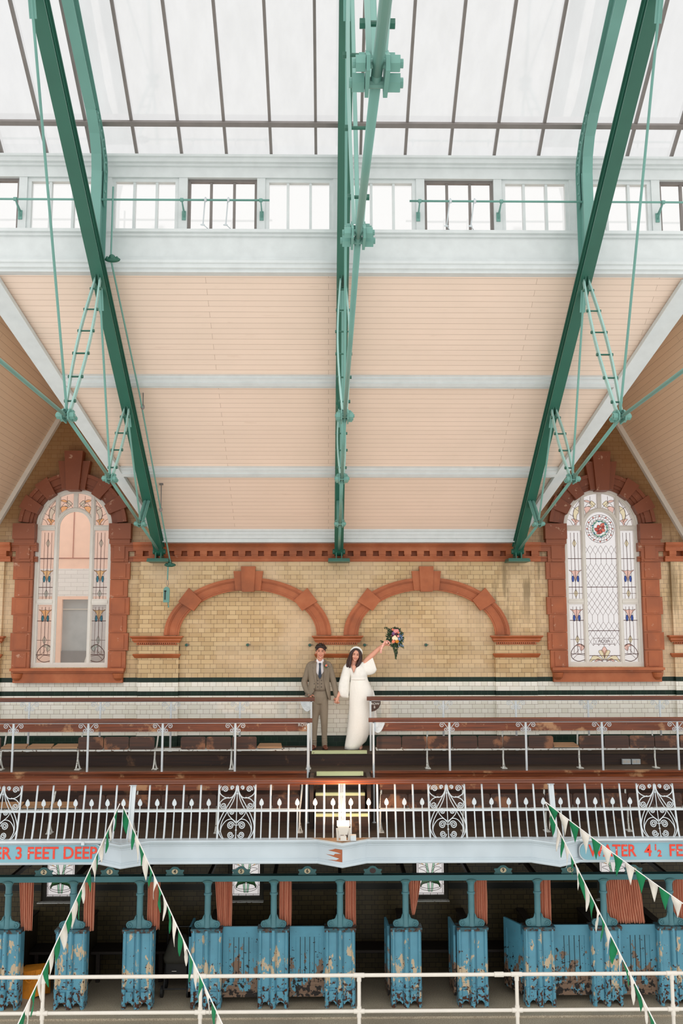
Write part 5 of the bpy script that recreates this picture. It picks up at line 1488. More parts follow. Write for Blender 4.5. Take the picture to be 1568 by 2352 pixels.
# tiled divisions between the cubicles, and the half doors standing open
M['dim_tile'] = paint('olive glazed tile', rgb(52,46,32), 0.3, 0.1)
for i, x in enumerate(PX):
    r_ = thing('cubicle_division', 'olive tiled division wall, pillar '+plab[i], 'division wall', (x, 15.9, FZ), 'tiled cubicle divisions')
    MB().box(x-0.05, x+0.05, 15.45, WALL+0.06, FZ, -4.55).build('tiled_panel', M['dim_tile'], r_)
    MB().box(x-0.06, x+0.06, 15.43, WALL+0.06, -4.55, -4.52).build('coping', M['soffit'], r_)
def open_door(hx, hy, fx, fy, lb):
    r_ = thing('open_half_door', lb, 'half door', (hx, hy, FZ+0.12), 'half doors standing open')
    z0, z1 = FZ+0.12, -4.40; d = Vector((fx-hx, fy-hy, 0)); L = d.length; d.normalize()
    def slab(a, b_, za, zb, w): 
        return MB().beam((hx+d.x*a, hy+d.y*a, (za+zb)/2), (hx+d.x*b_, hy+d.y*b_, (za+zb)/2), w, zb-za)
    slab(0.01, L-0.01, z0+0.01, z1-0.01, 0.02).build('door_panel', M['blue_door'], r_)
    m = slab(0, 0.08, z0, z1, 0.034); 
    for q in (slab(L-0.08, L, z0, z1, 0.034), slab(0, L, z1-0.14, z1, 0.033), slab(0, L, z0, z0+0.08, 0.033)): m.add(q.v, q.f)
    m.build('door_frame', M['blue_door'], r_)
open_door(PX[8]-0.245, YQ+0.08, PX[8]-0.43, YQ+0.50, 'half door ajar inside the cubicle left of the right pair of doors')
open_door(PX[7]-0.262, YQ+0.05, PX[7]-0.285, YQ+0.52, 'half door folded fully back behind the pillar with dark bare patches')
open_door(PX[6]-0.262, YQ+0.05, PX[6]-0.285, YQ+0.52, 'half door folded fully back behind the pillar with cream bare patches')
open_door(PX[3]-0.262, YQ+0.05, PX[3]-0.262, YQ+0.52, 'half door folded fully back beside the dark pushchair')
# beam, back rails and number plates
r_ = thing('cubicle_beam', 'long blue green iron beam over the cubicle pillars', 'beam', (XC, YQ, -3.72))
MB().box(-6.4, 5.45, YQ-0.03, YQ+0.09, -3.72, -3.65).box(-6.4, 5.45, YQ-0.05, YQ+0.10, -3.65, -3.635).build('front_beam', M['blue_beam'], r_)
MB().box(5.46, 7.3, YQ-0.02, YQ+0.08, -3.70, -3.64).build('front_beam', M['rail_wood'], r_)
for i, x in enumerate(PX):
    m = MB(); m.beam((x, YQ+0.1, -3.69), (x-0.0, WALL+0.05, -3.66), 0.05, 0.07); m.build('cross_beam', M['soffit'], r_)
    m = MB(); m.beam((x+0.5, YQ+0.3, -3.25), (x-0.05, WALL-0.2, -3.75), 0.03, 0.05); m.build('brace', M['soffit'], r_)
nums = [(-4.33, '2', 'ivory'), (-3.33, '3', 'ivory'), (-2.34, '4', 'ivory'), (-1.33, '5', 'ivory'), (-0.32, '6', 'ivory'), (0.68, '', 'dark'), (2.68, '9', 'ivory'), (3.71, '10', 'ivory'), (4.685, '11', 'ivory'), (5.68, '12', 'ivory')]
for x, n, k in nums:
    lb = ('teal number plate with a black %s on ivory, standing on the cubicle beam' % n) if n else 'teal number plate with a blank dark oval, right of the floodlight'
    r_ = thing('number_plate', lb, 'number plate', (x, YQ, -3.635), 'cubicle number plates')
    half = [(0.135, 0.0), (0.14, 0.015), (0.12, 0.04), (0.14, 0.07), (0.135, 0.085), (0.09, 0.085), (0.065, 0.10), (0.04, 0.125), (0.0, 0.132)]
    out = [(x+a, -3.635+b) for a, b in half]+[(x-a, -3.635+b) for a, b in half[-2::-1]]
    pl_ = MB().prism(out, YQ-0.005, YQ+0.012).build('plate', M['plate_teal'], r_)
    MB().prism([(x+0.047*math.cos(2*PI*i/20), -3.575+0.038*math.sin(2*PI*i/20)) for i in range(20)], YQ-0.012, YQ-0.004).build('enamel_disc', M['num_ivory' if k == 'ivory' else 'num_dark'], pl_)
    if n: letters(n, x, YQ-0.014, -3.575, 0.072, M['blackletter'], pl_, 'painted_numeral', 0.001, bold=0.002)
# half doors
for x0, x1, ax, lb in ((-1.60, -1.04, -4.4, 'left of the pair left of centre'), (-0.585, -0.05, -4.4, 'right of the pair left of centre'), (3.43, 4.0, -4.4, 'left of the pair near the right edge'), (4.45, 5.0, -4.4, 'right of the pair near the right edge')):
    r_ = thing('cubicle_half_door', 'peeling blue boarded half door, the '+lb, 'half door', ((x0+x1)/2, YQ+0.06, FZ+0.12), 'blue half doors of the cubicles')
    y0, y1 = YQ+0.05, YQ+0.085; z0, z1 = FZ+0.12, -4.40
    MB().box(x0+0.01, x1-0.01, y0+0.012, y1, z0, z1-0.02).build('door_panel', M['blue_door'], r_)
    m = MB().box(x0, x0+0.09, y0, y1, z0, z1).box(x1-0.09, x1, y0, y1, z0, z1).box(x0, x1, y0, y1, z1-0.15, z1).box(x0, x1, y0, y1, z0, z0+0.06).box(x0, x1, y0, y1, z0+0.17, z0+0.21)
    df_ = m.build('door_frame', M['blue_door'], r_)
    nb = 5
    for k in range(1, nb):
        xx = x0+0.09+(x1-x0-0.18)*k/nb
        MB().box(xx-0.003, xx+0.003, y0+0.006, y0+0.013, z0+0.21, z1-0.15).build('board_bead', M['rubber'], df_)
# curtains
def curtain(x0, x1, zb, label, tie=None, seed=0, x0b=None, x1b=None):
    rr = random.Random(seed); y = YQ+0.10
    r_ = thing('cubicle_curtain', label, 'curtain', ((x0+x1)/2, y, zb), 'rust striped cubicle curtains')
    m = MB(); nx = max(24, int((x1-x0)/0.006)); nz = 14; vs = []
    x0b = x0 if x0b is None else x0b; x1b = x1 if x1b is None else x1b
    ph = rr.uniform(0, 6); fold = max(4, int((x1-x0)/0.034))
    for j in range(nz+1):
        t = j/nz; z = -3.70+(zb+3.70)*t
        a = x0+(x0b-x0)*t; b = x1+(x1b-x1)*t
        if tie: 
            q = t**1.5; a = a+(tie-0.02-a)*q; b = b+(tie+0.02-b)*q
        for i in range(nx+1):
            u = i/nx; uu = u+0.01*math.sin(9*t+u*20+ph)*t
            vs.append((a+(b-a)*uu, y+0.022*math.sin(2*PI*fold*u+ph+0.6*math.sin(3*t))+0.01*math.sin(17*u+ph), z+(0.006*math.sin(2*PI*fold*u*0.5) if j == nz else 0)))
    m.add(vs, [(j*(nx+1)+i, (j+1)*(nx+1)+i, (j+1)*(nx+1)+i+1, j*(nx+1)+i+1) for j in range(nz) for i in range(nx)])
    o = m.build('curtain_cloth', M['curtain'], r_, smooth=True)
    s = o.modifiers.new('t', 'SOLIDIFY'); s.thickness = 0.004
cur = [(-4.725, -4.50, -4.45, 'drawn aside at the left edge, above the orange bag', None), (-3.74, -3.57, -4.46, 'behind the left bunting string', None), (-2.76, -2.57, -4.45, 'above the dark pushchair', None),
       (-1.75, -1.47, -4.43, 'drawn aside over the left closed half door', None), (-0.76, -0.56, -4.42, 'drawn aside below number plate six', None), (0.26, 0.42, -4.41, 'narrow one right of the pillar under the floodlight', None),
       (1.235, 1.42, -4.25, 'gathered and tied beside the third lily window', 1.30), (2.235, 2.445, -4.39, 'hanging straight beside number plate nine', None), (3.23, 3.43, -4.41, 'left of the right pair of half doors', None),
       (4.24, 4.80, -4.39, 'the wide one drawn across below the bunting', None), (5.28, 5.60, -4.40, 'at the right edge of the photo', None)]
for i, (a, b, zb, lb, tie) in enumerate(cur):
    curtain(a, b, zb, 'rust striped curtain '+lb, tie, i, x0b=(a+0.06 if i in (0, 3, 9) else a), x1b=(b+0.07 if i == 9 else b))
M['ghost'] = None
r_ = thing('curtain_rail', 'thin iron curtain rail behind the cubicle beam', 'curtain rail', (XC, YQ+0.1, -3.70))
MB().tube([(-6.3, YQ+0.10, -3.695), (7.2, YQ+0.10, -3.695)], 0.008, 8).build('rail', M['curtain_rail'], r_)
# seats inside the cubicles
for i in range(10):
    a, b = PX[i]+0.065, PX[i+1]-0.065
    r_ = thing('plank_bench', 'dark plank bench in the '+['first','second','third','fourth','fifth','sixth','seventh','eighth','ninth','tenth'][i]+' cubicle from the left edge', 'bench', ((a+b)/2, 16.2, FZ), 'plank benches in the cubicles')
    MB().box(a, b, 16.0, WALL+0.05, FZ+0.45, FZ+0.49).build('plank', M['soffit'], r_)
    for q in (a+0.1, b-0.1): MB().box(q-0.03, q+0.03, 16.06, 16.12, FZ, FZ+0.45).build('leg', M['soffit'], r_)

# ---------------------------------------------------------------- loose things
r_ = thing('tote_bag', 'bright orange bag standing in the left cubicle', 'bag', (-4.57, 15.5, FZ))
m = MB()
vs = [(-4.70, 15.42, FZ), (-4.36, 15.44, FZ+0.06), (-4.33, 15.62, FZ), (-4.68, 15.62, FZ), (-4.76, 15.36, FZ+0.40), (-4.41, 15.38, FZ+0.44), (-4.34, 15.60, FZ+0.46), (-4.72, 15.60, FZ+0.43), (-4.60, 15.37, FZ-0.0), (-4.56, 15.35, FZ+0.42), (-4.53, 15.62, FZ+0.42)]
m.add(vs, [(0,3,2,1,8),(0,8,9,4),(8,1,5,9),(1,2,6,5),(2,3,7,10,6),(3,0,4,7),(4,9,5,6,10,7)])
m.build('bag_body', M['bag'], r_)
m = MB().tube(smooth2([(-4.66, 15.36, FZ+0.41), (-4.62, 15.30, FZ+0.30), (-4.55, 15.32, FZ+0.27), (-4.50, 15.35, FZ+0.42)], 5), 0.010, 6); m.build('bag_handle', M['bag'], r_)
# folded pushchair in the shade
pc = thing('pushchair', 'dark fabric pushchair parked in the cubicle left of the half doors', 'pushchair', (-2.34, 15.55, FZ))
m = MB().loft([(-2.36, 15.60, -5.05, 0.20, 0.16, 0.6), (-2.36, 15.60, -4.98, 0.215, 0.17, 0.6), (-2.345, 15.63, -4.80, 0.165, 0.13, 0.7), (-2.34, 15.65, -4.72, 0.14, 0.11, 0.8), (-2.33, 15.66, -4.68, 0.09, 0.07, 0.9)], 24)
m.build('hood', M['dkfabric'], pc, smooth=True)
MB().box(-2.52, -2.20, 15.50, 15.72, -5.24, -5.05).build('seat', M['black'], pc)
m = MB()
for s in (-1, 1): m.tube([(-2.36+s*0.19, 15.86, -4.62), (-2.36+s*0.18, 15.65, -5.0), (-2.36+s*0.18, 15.42, FZ+0.10)], 0.012, 8); m.tube([(-2.36+s*0.18, 15.60, -5.10), (-2.36+s*0.19, 15.80, FZ+0.10)], 0.012, 8)
m.tube([(-2.55, 15.86, -4.62), (-2.17, 15.86, -4.62)], 0.014, 8); m.tube([(-2.54, 15.42, FZ+0.12), (-2.18, 15.42, FZ+0.12)], 0.012, 8)
fr_ = m.build('frame', M['black'], pc)
for s in (-1, 1):
    for yy in (15.42, 15.80):
        MB().lathe((-2.36+s*0.20, yy, FZ+0.085), [(0.03, -0.02), (0.085, -0.018), (0.085, 0.018), (0.03, 0.02)], 18, 'x').build('wheel', M['rubber'], fr_)
MB().box(-2.42, -2.35, 15.44, 15.45, -5.16, -5.155).build('reflector', M['whiteletter'], pc)

# ---------------------------------------------------------------- white poolside rail
YR = 13.0
def wx(px): return (px-754.5)/175.6
rail = thing('safety_rail', 'cream tubular safety rail along the pool edge in the foreground', 'railing', (XC, YR, FZ-0.03))
zt, zm = -4.405, -4.848
pxs = [wx(p) for p in (-255, 105, 463, 825, 1187, 1545, 1905)]
MB().tube([(-6.5, YR, zt), (6.8, YR, zt)], 0.0245, 12).build('top_rail', M['cream'], rail, smooth='auto')
MB().tube([(-6.5, YR, zm), (6.8, YR, zm)], 0.0235, 12).build('middle_rail', M['cream'], rail, smooth='auto')
for x in pxs:
    MB().tube([(x, YR, FZ-0.03), (x, YR, zt)], 0.0245, 12).lathe((x, YR, FZ-0.03), [(0.06, 0), (0.06, 0.01), (0.032, 0.02), (0.03, 0.06)], 16).build('post', M['cream'], rail, smooth='auto')
    for z in (zt, zm):
        MB().tube([(x-0.07, YR, z), (x+0.07, YR, z)], 0.031, 12).tube([(x, YR, z-0.075), (x, YR, z+(0.0 if z == zt else 0.06))], 0.031, 12).build('pipe_fitting', M['cream'], rail, smooth='auto')
sx = wx(1150)
MB().tube([(sx-0.08, YR, zt), (sx+0.04, YR, zt)], 0.033, 12).build('sleeve_joint', M['cream'], rail, smooth='auto')

# ---------------------------------------------------------------- bunting
def bunting(p0, p1, n, label, sag=0.0, first='white', twist=0.3, seed=0, L=0.27, W=0.16):
    rr = random.Random(seed); p0 = Vector(p0); p1 = Vector(p1)
    root = thing('bunting', label, 'bunting', p0, 'green and white pennant strings')
    def at(t): 
        q = p0.lerp(p1, t); q.z -= sag*4*t*(1-t); return q
    MB().tube([at(i/24) for i in range(25)], 0.0062, 6).build('cord', M['cord_white'], root)
    length = (p1-p0).length
    for i in range(n):
        t = (i+0.35)/n; w = W/length
        a, b = at(t), at(min(1, t+w)); col = 'white' if (i % 2 == 0) == (first == 'white') else 'green'
        d = (b-a).normalized(); out = d.cross(Vector((0,0,1))).normalized()
        ll = L*rr.uniform(0.9, 1.12); tip = a.lerp(b, rr.uniform(0.35, 0.62))+Vector((0,0,-ll))+out*rr.uniform(-0.03, 0.03)
        N = 6; vs = []; tw = rr.uniform(-1, 1)*twist; ph = rr.uniform(0, 6)
        for k in range(N+1):
            q = k/N; wdt = (1-q)
            m_ = a.lerp(b, 0.5).lerp(tip, q)
            an = tw*q*2.0; side = (d*math.cos(an)+out*math.sin(an))
            bow = out*(0.016*math.sin(4*q+ph))
            hw = (b-a).length/2*wdt+0.0015
            vs += [m_-side*hw+bow, m_+side*hw+bow*0.4]
        # keep the bound edge on the cord
        vs[0] = a; vs[1] = b
        m = MB(); m.add(vs, [(2*k, 2*k+1, 2*k+3, 2*k+2) for k in range(N)])
        o = m.build('pennant', M['flag_'+col], root, smooth=True)
        s = o.modifiers.new('t', 'SOLIDIFY'); s.thickness = 0.0025
    return root
bunting((-2.86, 13.40, -2.29), (-3.42, 10.75, -4.35), 21, 'bunting string from the left stanchion down to the lower left corner', 0.02, 'green', 0.9, 1)
bunting((-2.83, 13.40, -2.29), (-1.02, 10.75, -4.35), 22, 'bunting string from the left stanchion down towards the lower middle', 0.02, 'green', 0.9, 2)
bunting((3.0, 13.42, -2.30), (3.62, 10.75, -4.35), 22, 'bunting string from the right stanchion down to the lower right', 0.02, 'white', 0.9, 3)
bunting((3.0, 13.42, -2.29), (4.62, 12.1, -3.46), 14, 'bunting string with flat pennants crossing the right depth sign', 0.02, 'green', 0.2, 4, L=0.25, W=0.155)

# ---------------------------------------------------------------- what lies beyond the left window
r_ = thing('neighbouring_building', 'peach rendered building with white brick band seen through the clear pane of the left window', 'building', (-4.6, 19.6, -2.0))
M['peach'] = paint('peach render', rgb(252,208,182), 0.8, 0.03)
def wbrick():
    t = NT('white brick outside'); v, x, y, z = t.xyz(True)
    nd = t.n('TexBrick', Vector=t.comb(x, z, 0.0), Color1=rgb(240,236,232), Color2=rgb(232,228,224), Mortar=rgb(196,190,186)); nd.inputs['Scale'].default_value = 1
    nd.inputs['Brick Width'].default_value = 0.24; nd.inputs['Row Height'].default_value = 0.08; nd.inputs['Mortar Size'].default_value = 0.003
    return t.done(nd.outputs[0], 0.6)
M['wbrick'] = wbrick()
Yo = 18.6; k = Yo/16.5
MB().box(-6.2, -4.0, Yo, Yo+0.2, 1.30, 4.0).build('upper_wall', M['peach'], r_)
MB().box(-6.2, -4.0, Yo-0.012, Yo, 1.50, 1.515).box(-5.03, -5.018, Yo-0.012, Yo, 1.5, 3.2).build('panel_joint', M['terra'], r_)
MB().box(-6.2, -4.0, Yo-0.02, Yo+0.2, 0.76, 1.30).build('brick_band', M['wbrick'], r_)
MB().box(-6.2, -5.30, Yo, Yo+0.2, -0.75, 0.76).box(-6.2, -4.0, Yo, Yo+0.2, -0.75, -0.60).build('lower_wall', M['peach'], r_)
m = MB().box(-5.30, -5.20, Yo-0.02, Yo+0.1, -0.62, 0.76).box(-5.2, -4.0, Yo-0.02, Yo+0.1, 0.70, 0.76).box(-5.2, -4.0, Yo-0.02, Yo+0.1, -0.63, -0.57); m.build('window_surround', M['peach'], r_)
M['dull'] = paint('dull reflecting glass', rgb(176,180,182), 0.3, 0.08, 3)
MB().box(-5.2, -4.0, Yo+0.06, Yo+0.1, -0.57, 0.70).build('window_glass', M['dull'], r_)
MB().box(-5.2, -4.0, Yo+0.04, Yo+0.06, 0.50, 0.52).build('blind_rail', M['plastic'], r_)
MB().box(-5.2, -4.0, Yo+0.03, Yo+0.05, -0.57, -0.30).build('low_screen', M['brownframe'], r_)
MB().box(-6.2, -4.0, Yo-0.02, Yo+0.2, -1.0, -0.75).build('sill_band', M['wbrick'], r_)
ir = thing('clothes_iron', 'small white and blue iron standing on the far window ledge', 'iron', (-4.68, Yo-0.05, -0.565))
MB().loft([(-4.67, Yo-0.05, -0.565, 0.055, 0.03), (-4.67, Yo-0.05, -0.48, 0.045, 0.03), (-4.67, Yo-0.05, -0.38, 0.01, 0.02)], 16).build('soleplate', M['plastic'], ir)
MB().tube([(-4.66, Yo-0.08, -0.54), (-4.64, Yo-0.10, -0.50), (-4.665, Yo-0.08, -0.44)], 0.01, 6).build('handle', M['g_royal'], ir)
# ---------------------------------------------------------------- the couple
def cloth(name, c0, c1, scale=60, rough=0.85, bump=0.3, sheen=False):
    t = NT(name); v, x, y, z = t.xyz(False)
    f = t.noise(v, scale, 2); g = t.noise(t.comb(t.math('MULTIPLY', x, 3), t.math('MULTIPLY', y, 3), t.math('MULTIPLY', z, 1.2)), 4.5, 3)
    c = t.ramp(f, [(0.3, c0), (0.7, c1)])
    return t.done(c, rough, bump=g, bstr=bump, bdist=0.02)
M['suit'] = cloth('taupe wool', rgb(127,115,99), rgb(138,126,109), 240, bump=1.0)
M['vest'] = cloth('taupe wool waistcoat', rgb(120,108,94), rgb(132,120,104), 240, bump=0.6)
M['shirt'] = cloth('white shirt', rgb(232,230,234), rgb(242,240,244), 20)
M['tie'] = cloth('dark floral tie', rgb(30,38,50), rgb(60,74,92), 70)
M['dress'] = cloth('ivory beaded dress', rgb(236,234,226), rgb(246,244,238), 160, 0.6, 0.5)
M['dress_plain'] = cloth('ivory chiffon', rgb(236,236,230), rgb(244,243,238), 20, 0.8, 0.6)
M['skin'] = paint('skin', rgb(214,150,124), 0.5, 0.04, 12)
M['skin2'] = paint('fair skin', rgb(222,162,138), 0.5, 0.04, 12)
M['hair_dark'] = cloth('dark hair', rgb(28,18,15), rgb(48,32,26), 50, 0.5, 0.8)
M['hair_brown'] = cloth('dark brown hair', rgb(34,20,18), rgb(60,36,30), 50, 0.45, 0.8)
def hairm(name, c0, c1):
    t = NT(name); v, x, y, z = t.xyz(False)
    f = t.noise(t.comb(t.math('MULTIPLY', x, 160), t.math('MULTIPLY', y, 160), t.math('MULTIPLY', z, 9)), 1.0, 4, 0.6)
    return t.done(t.ramp(f, [(0.3, c0), (0.7, c1)]), 0.5, bump=f, bstr=0.8, bdist=0.006)
M['hair_dark'] = hairm('wavy dark hair', rgb(20,13,11), rgb(52,34,27)); M['hair_brown'] = hairm('long dark brown hair', rgb(24,13,12), rgb(66,38,31))
M['shoe'] = paint('brown leather', rgb(104,52,34), 0.35, 0.1)
M['lips'] = paint('lips', rgb(178,84,76), 0.4, 0.02)
M['teeth'] = paint('teeth', rgb(244,240,232), 0.3, 0.01)
M['eye'] = paint('eye', rgb(30,22,20), 0.2, 0.02)
M['brow'] = paint('brow', rgb(52,34,28), 0.8, 0.02)
M['nude'] = paint('nude shoe', rgb(186,140,122), 0.5, 0.02)

K1 = 0.0013885        # metres per unit of the measured figure layout
def head_mesh(mb, c, s=1.0, yaw=0, tilt=0, fem=False):
    R = Matrix.Rotation(tilt, 3, 'Y') @ Matrix.Rotation(yaw, 3, 'Z'); c = Vector(c)
    def e(p, rx, ry, rz, q=None):
        rot = R if q is None else R @ q
        mb.ell(c+R @ (Vector(p)*s), rx*s, ry*s, rz*s, 20, 14, rot)
    e((0, 0.012, 0.030), 0.074, 0.092, 0.083)                 # cranium
    e((0, -0.018, -0.012), 0.064, 0.066, 0.088)               # face
    e((0, -0.028, -0.062), 0.045 if not fem else 0.041, 0.050, 0.042)   # jaw
    e((0, -0.060, -0.088), 0.022, 0.020, 0.018)               # chin
    for q in (-1, 1):
        e((q*0.036, -0.060, -0.022), 0.024, 0.020, 0.020)     # cheek
        e((q*0.030, -0.070, 0.030), 0.024, 0.016, 0.010)      # brow ridge
        e((q*0.076, 0.008, -0.006), 0.010, 0.018, 0.031)      # ear
    e((0, -0.084, -0.006), 0.009, 0.014, 0.026)               # nose bridge
    e((0, -0.094, -0.026), 0.015, 0.014, 0.012)               # nose tip
    e((0, -0.078, -0.052), 0.026, 0.010, 0.014)               # mouth mound
    return R
def face_bits(root, c, R, s=1.0, fem=False):
    c = Vector(c)
    def W(p): return c+R @ (Vector(p)*s)
    for q in (-1, 1):
        MB().ell(W((q*0.029, -0.079, 0.009)), 0.0115*s, 0.006*s, 0.005*s, 12, 8, R).build('eye', M['eye'], root, smooth=True)
        MB().tube([W((q*0.012, -0.088, 0.026)), W((q*0.028, -0.089, 0.032)), W((q*0.046, -0.080, 0.026))], 0.0035*s, 6).build('eyebrow', M['brow'], root)
    m = MB(); pts = smooth2([(-0.026, -0.047), (-0.013, -0.058), (0, -0.062), (0.013, -0.058), (0.026, -0.047)], 4); top = smooth2([(0.026, -0.047), (0.0, -0.0475), (-0.026, -0.047)], 6)
    poly = pts+top[1:-1]
    n = len(poly); vs = [W((a, -0.0895+abs(a)*0.35, b)) for a, b in poly]+[W((a, -0.078, b)) for a, b in poly]
    m.add(vs, [tuple(range(n)), tuple(range(2*n-1, n-1, -1))]+[(i, i+n, (i+1) % n+n, (i+1) % n) for i in range(n)]); m.build('teeth', M['teeth'], root)
    lp = poly+[poly[0]]
    MB().tube([W((a*1.04, -0.090+abs(a)*0.35, b-0.0005)) for a, b in lp], 0.0032*s, 6).build('lips', M['lips'], root)
def hand(mb, wrist, dirv, palm_n, curl=0.5, s=1.0, spread=0.10, thumb=1):
    """palm, four curled fingers and a thumb; dirv points along the fingers, palm_n out of the palm"""
    w = Vector(wrist); d = Vector(dirv).normalized(); n = Vector(palm_n).normalized(); n = (n-d*n.dot(d)).normalized(); side = d.cross(n).normalized()*thumb
    rot = Matrix((side, d, n)).transposed()
    mb.ell(w+d*0.045*s, 0.040*s, 0.052*s, 0.018*s, 14, 10, rot)
    for i, (off, L) in enumerate(((0.029, 0.070), (0.010, 0.078), (-0.010, 0.073), (-0.028, 0.057))):
        b = w+d*0.082*s+side*off*s; a = spread*(off/0.03)
        dd = (d+side*a).normalized(); pts = [w+d*0.05*s+side*off*0.8*s, b]
        ang = 0; p = b
        for seg, f in ((0.45, 0.6), (0.32, 1.0), (0.25, 0.8)):
            ang += curl*f*1.3; v = dd*math.cos(ang)+n*math.sin(ang); p = p+v*L*seg*s; pts.append(p)
        mb.limb(pts, [0.0105*s, 0.0098*s, 0.009*s, 0.0082*s, 0.0072*s], 8)
    b = w+d*0.025*s+side*0.032*s
    v1 = (side*0.75+d*0.6+n*0.35).normalized(); v2 = (side*0.15+d*0.75+n*0.7).normalized()
    mb.limb([w+d*0.02*s+side*0.01*s, b+v1*0.012*s, b+v1*0.038*s, b+v1*0.038*s+v2*0.030*s], [0.014*s, 0.0135*s, 0.0115*s, 0.009*s], 8)

# ---- groom: layout read as (x, z) with the feet at z = 0
GO = Vector((-0.128, 16.0, -1.87))
def g(px, py, y=0.0): return (GO.x+(px-392)*K1-0.012, GO.y+y, GO.z+(1572-py)*K1)
groom = thing('person', 'smiling man in taupe three-piece suit, one hand in pocket, holding the bride\'s hand', 'person', GO)
b = MB(); hc = g(400, 428, -0.01); R = head_mesh(b, hc, 1.02, 0.0, 0.03)
b.limb([g(392, 560, 0.02), g(394, 500, 0.01), g(398, 450, 0.0)], [0.066, 0.055, 0.055], 14)
b.loft([(*g(385, 1010, 0.02), 0.10, 0.07), (*g(385, 900, 0.02), 0.105, 0.075), (*g(385, 760, 0.02), 0.10, 0.07), (*g(385, 640, 0.02), 0.11, 0.075), (*g(385, 570, 0.02), 0.11, 0.06), (*g(388, 535, 0.02), 0.08, 0.06)], 24)
for pts in ([g(345, 1000), g(335, 1240, -0.01), g(325, 1480, 0.02), g(322, 1540, 0.0)], [g(425, 1000), g(440, 1240, -0.02), g(445, 1480, 0.02), g(448, 1540, 0.0)]):
    b.limb(pts, [0.06, 0.042, 0.034, 0.038], 14)
b.limb([g(262, 585, 0.02), g(222, 750, 0.05), g(232, 870, 0.0), g(262, 930, -0.06)], [0.042, 0.036, 0.030, 0.026], 12)
b.limb([g(505, 580, 0.02), g(545, 740, 0.03), g(578, 880, -0.01), g(590, 955, -0.04)], [0.042, 0.036, 0.030, 0.024], 12)
hand(b, g(590, 958, -0.045), (0.05, 0.05, -1), (0.55, 0.8, 0.0), 0.75, 0.98, 0.05, -1)
hand(b, g(258, 925, -0.05), (0.45, -0.2, -1), (0.5, 0.8, 0.2), 0.4, 0.9, 0.05, 1)
o = b.build('body', M['skin'], groom); mod_remesh(o, 0.0042, 2)
face_bits(groom, hc, R, 1.02)
# hair: wavy cap with forelock
rr = random.Random(11); b = MB()
for i in range(60):
    a = rr.uniform(0, 2*PI); ph = rr.uniform(0.0, 0.62)*PI/2*1.25
    dx, dy, dz = math.sin(ph)*math.cos(a), math.sin(ph)*math.sin(a), math.cos(ph)
    if dy < -0.35 and dz < 0.62: continue
    p = Vector(hc)+Vector((dx*0.086, dy*0.098+0.012, 0.036+dz*0.094)); r = rr.uniform(0.017, 0.027)
    b.ell(p, r, r, r*0.9, 8, 6)
b.ell(Vector(hc)+Vector((0, 0.03, 0.045)), 0.082, 0.088, 0.085, 20, 12); b.ell(Vector(hc)+Vector((0.0, 0.055, -0.01)), 0.072, 0.062, 0.065, 16, 10)
for dx, dz, r in ((-0.045, 0.085, 0.03), (-0.02, 0.092, 0.03), (0.01, 0.092, 0.028), (0.04, 0.082, 0.028), (-0.066, 0.05, 0.02), (0.066, 0.045, 0.02), (-0.055, 0.068, 0.022), (0.02, 0.075, 0.02)):
    b.ell(Vector(hc)+Vector((dx, -0.055-0.01*(dz > 0.08), dz)), r, r*0.8, r*0.8, 10, 8)
for s in (-1, 1): b.ell(Vector(hc)+Vector((s*0.074, 0.012, 0.03)), 0.012, 0.03, 0.034, 10, 8)
o = b.build('hair', M['hair_dark'], groom); mod_remesh(o, 0.0045, 2)
# trousers
b = MB()
b.loft([(*g(383, 1040, 0.02), 0.13, 0.095), (*g(383, 960, 0.02), 0.152, 0.112), (*g(385, 890, 0.02), 0.142, 0.105), (*g(385, 850, 0.02), 0.138, 0.103)], 28)
b.limb([g(348, 975, 0.02), g(338, 1100, 0.01), g(330, 1240, -0.01), g(325, 1400, 0.01), g(322, 1532, 0.01)], [0.092, 0.078, 0.058, 0.045, 0.044], 18)
b.limb([g(425, 975, 0.02), g(435, 1100, 0.01), g(443, 1240, -0.02), g(445, 1400, 0.0), g(448, 1530, 0.0)], [0.092, 0.078, 0.060, 0.046, 0.046], 18)
for (x, zz, rx) in ((322, 1492, 0.048), (322, 1466, 0.047), (448, 1492, 0.050), (448, 1468, 0.048), (446, 1442, 0.048), (445, 1414, 0.047)):
    b.ell(g(x, zz, 0.0), rx, rx*1.05, 0.013, 16, 8)
o = b.build('trousers', M['suit'], groom); mod_remesh(o, 0.006, 3)
# shoes
for cx_, yaw in ((312, 0.12), (452, -0.12)):
    m = MB(); base = Vector(g(cx_, 1572, 0.0)); Rz = Matrix.Rotation(yaw if False else -yaw, 3, 'Z')
    for (y, z, rx, ry, rz_) in ((0.04, 0.045, 0.038, 0.05, 0.045), (-0.03, 0.038, 0.040, 0.07, 0.036), (-0.10, 0.03, 0.042, 0.06, 0.028), (-0.15, 0.026, 0.034, 0.035, 0.022)):
        m.ell(base+Rz @ Vector((0, y, z)), rx, ry, rz_, 16, 10)
    o = m.build('shoe', M['shoe'], groom); mod_remesh(o, 0.004, 4)
    m = MB(); m.loft([(base.x, base.y-0.05, base.z+0.0, 0.044, 0.125), (base.x, base.y-0.05, base.z+0.014, 0.045, 0.127)], 24); m.build('sole', M['rubber'], groom)
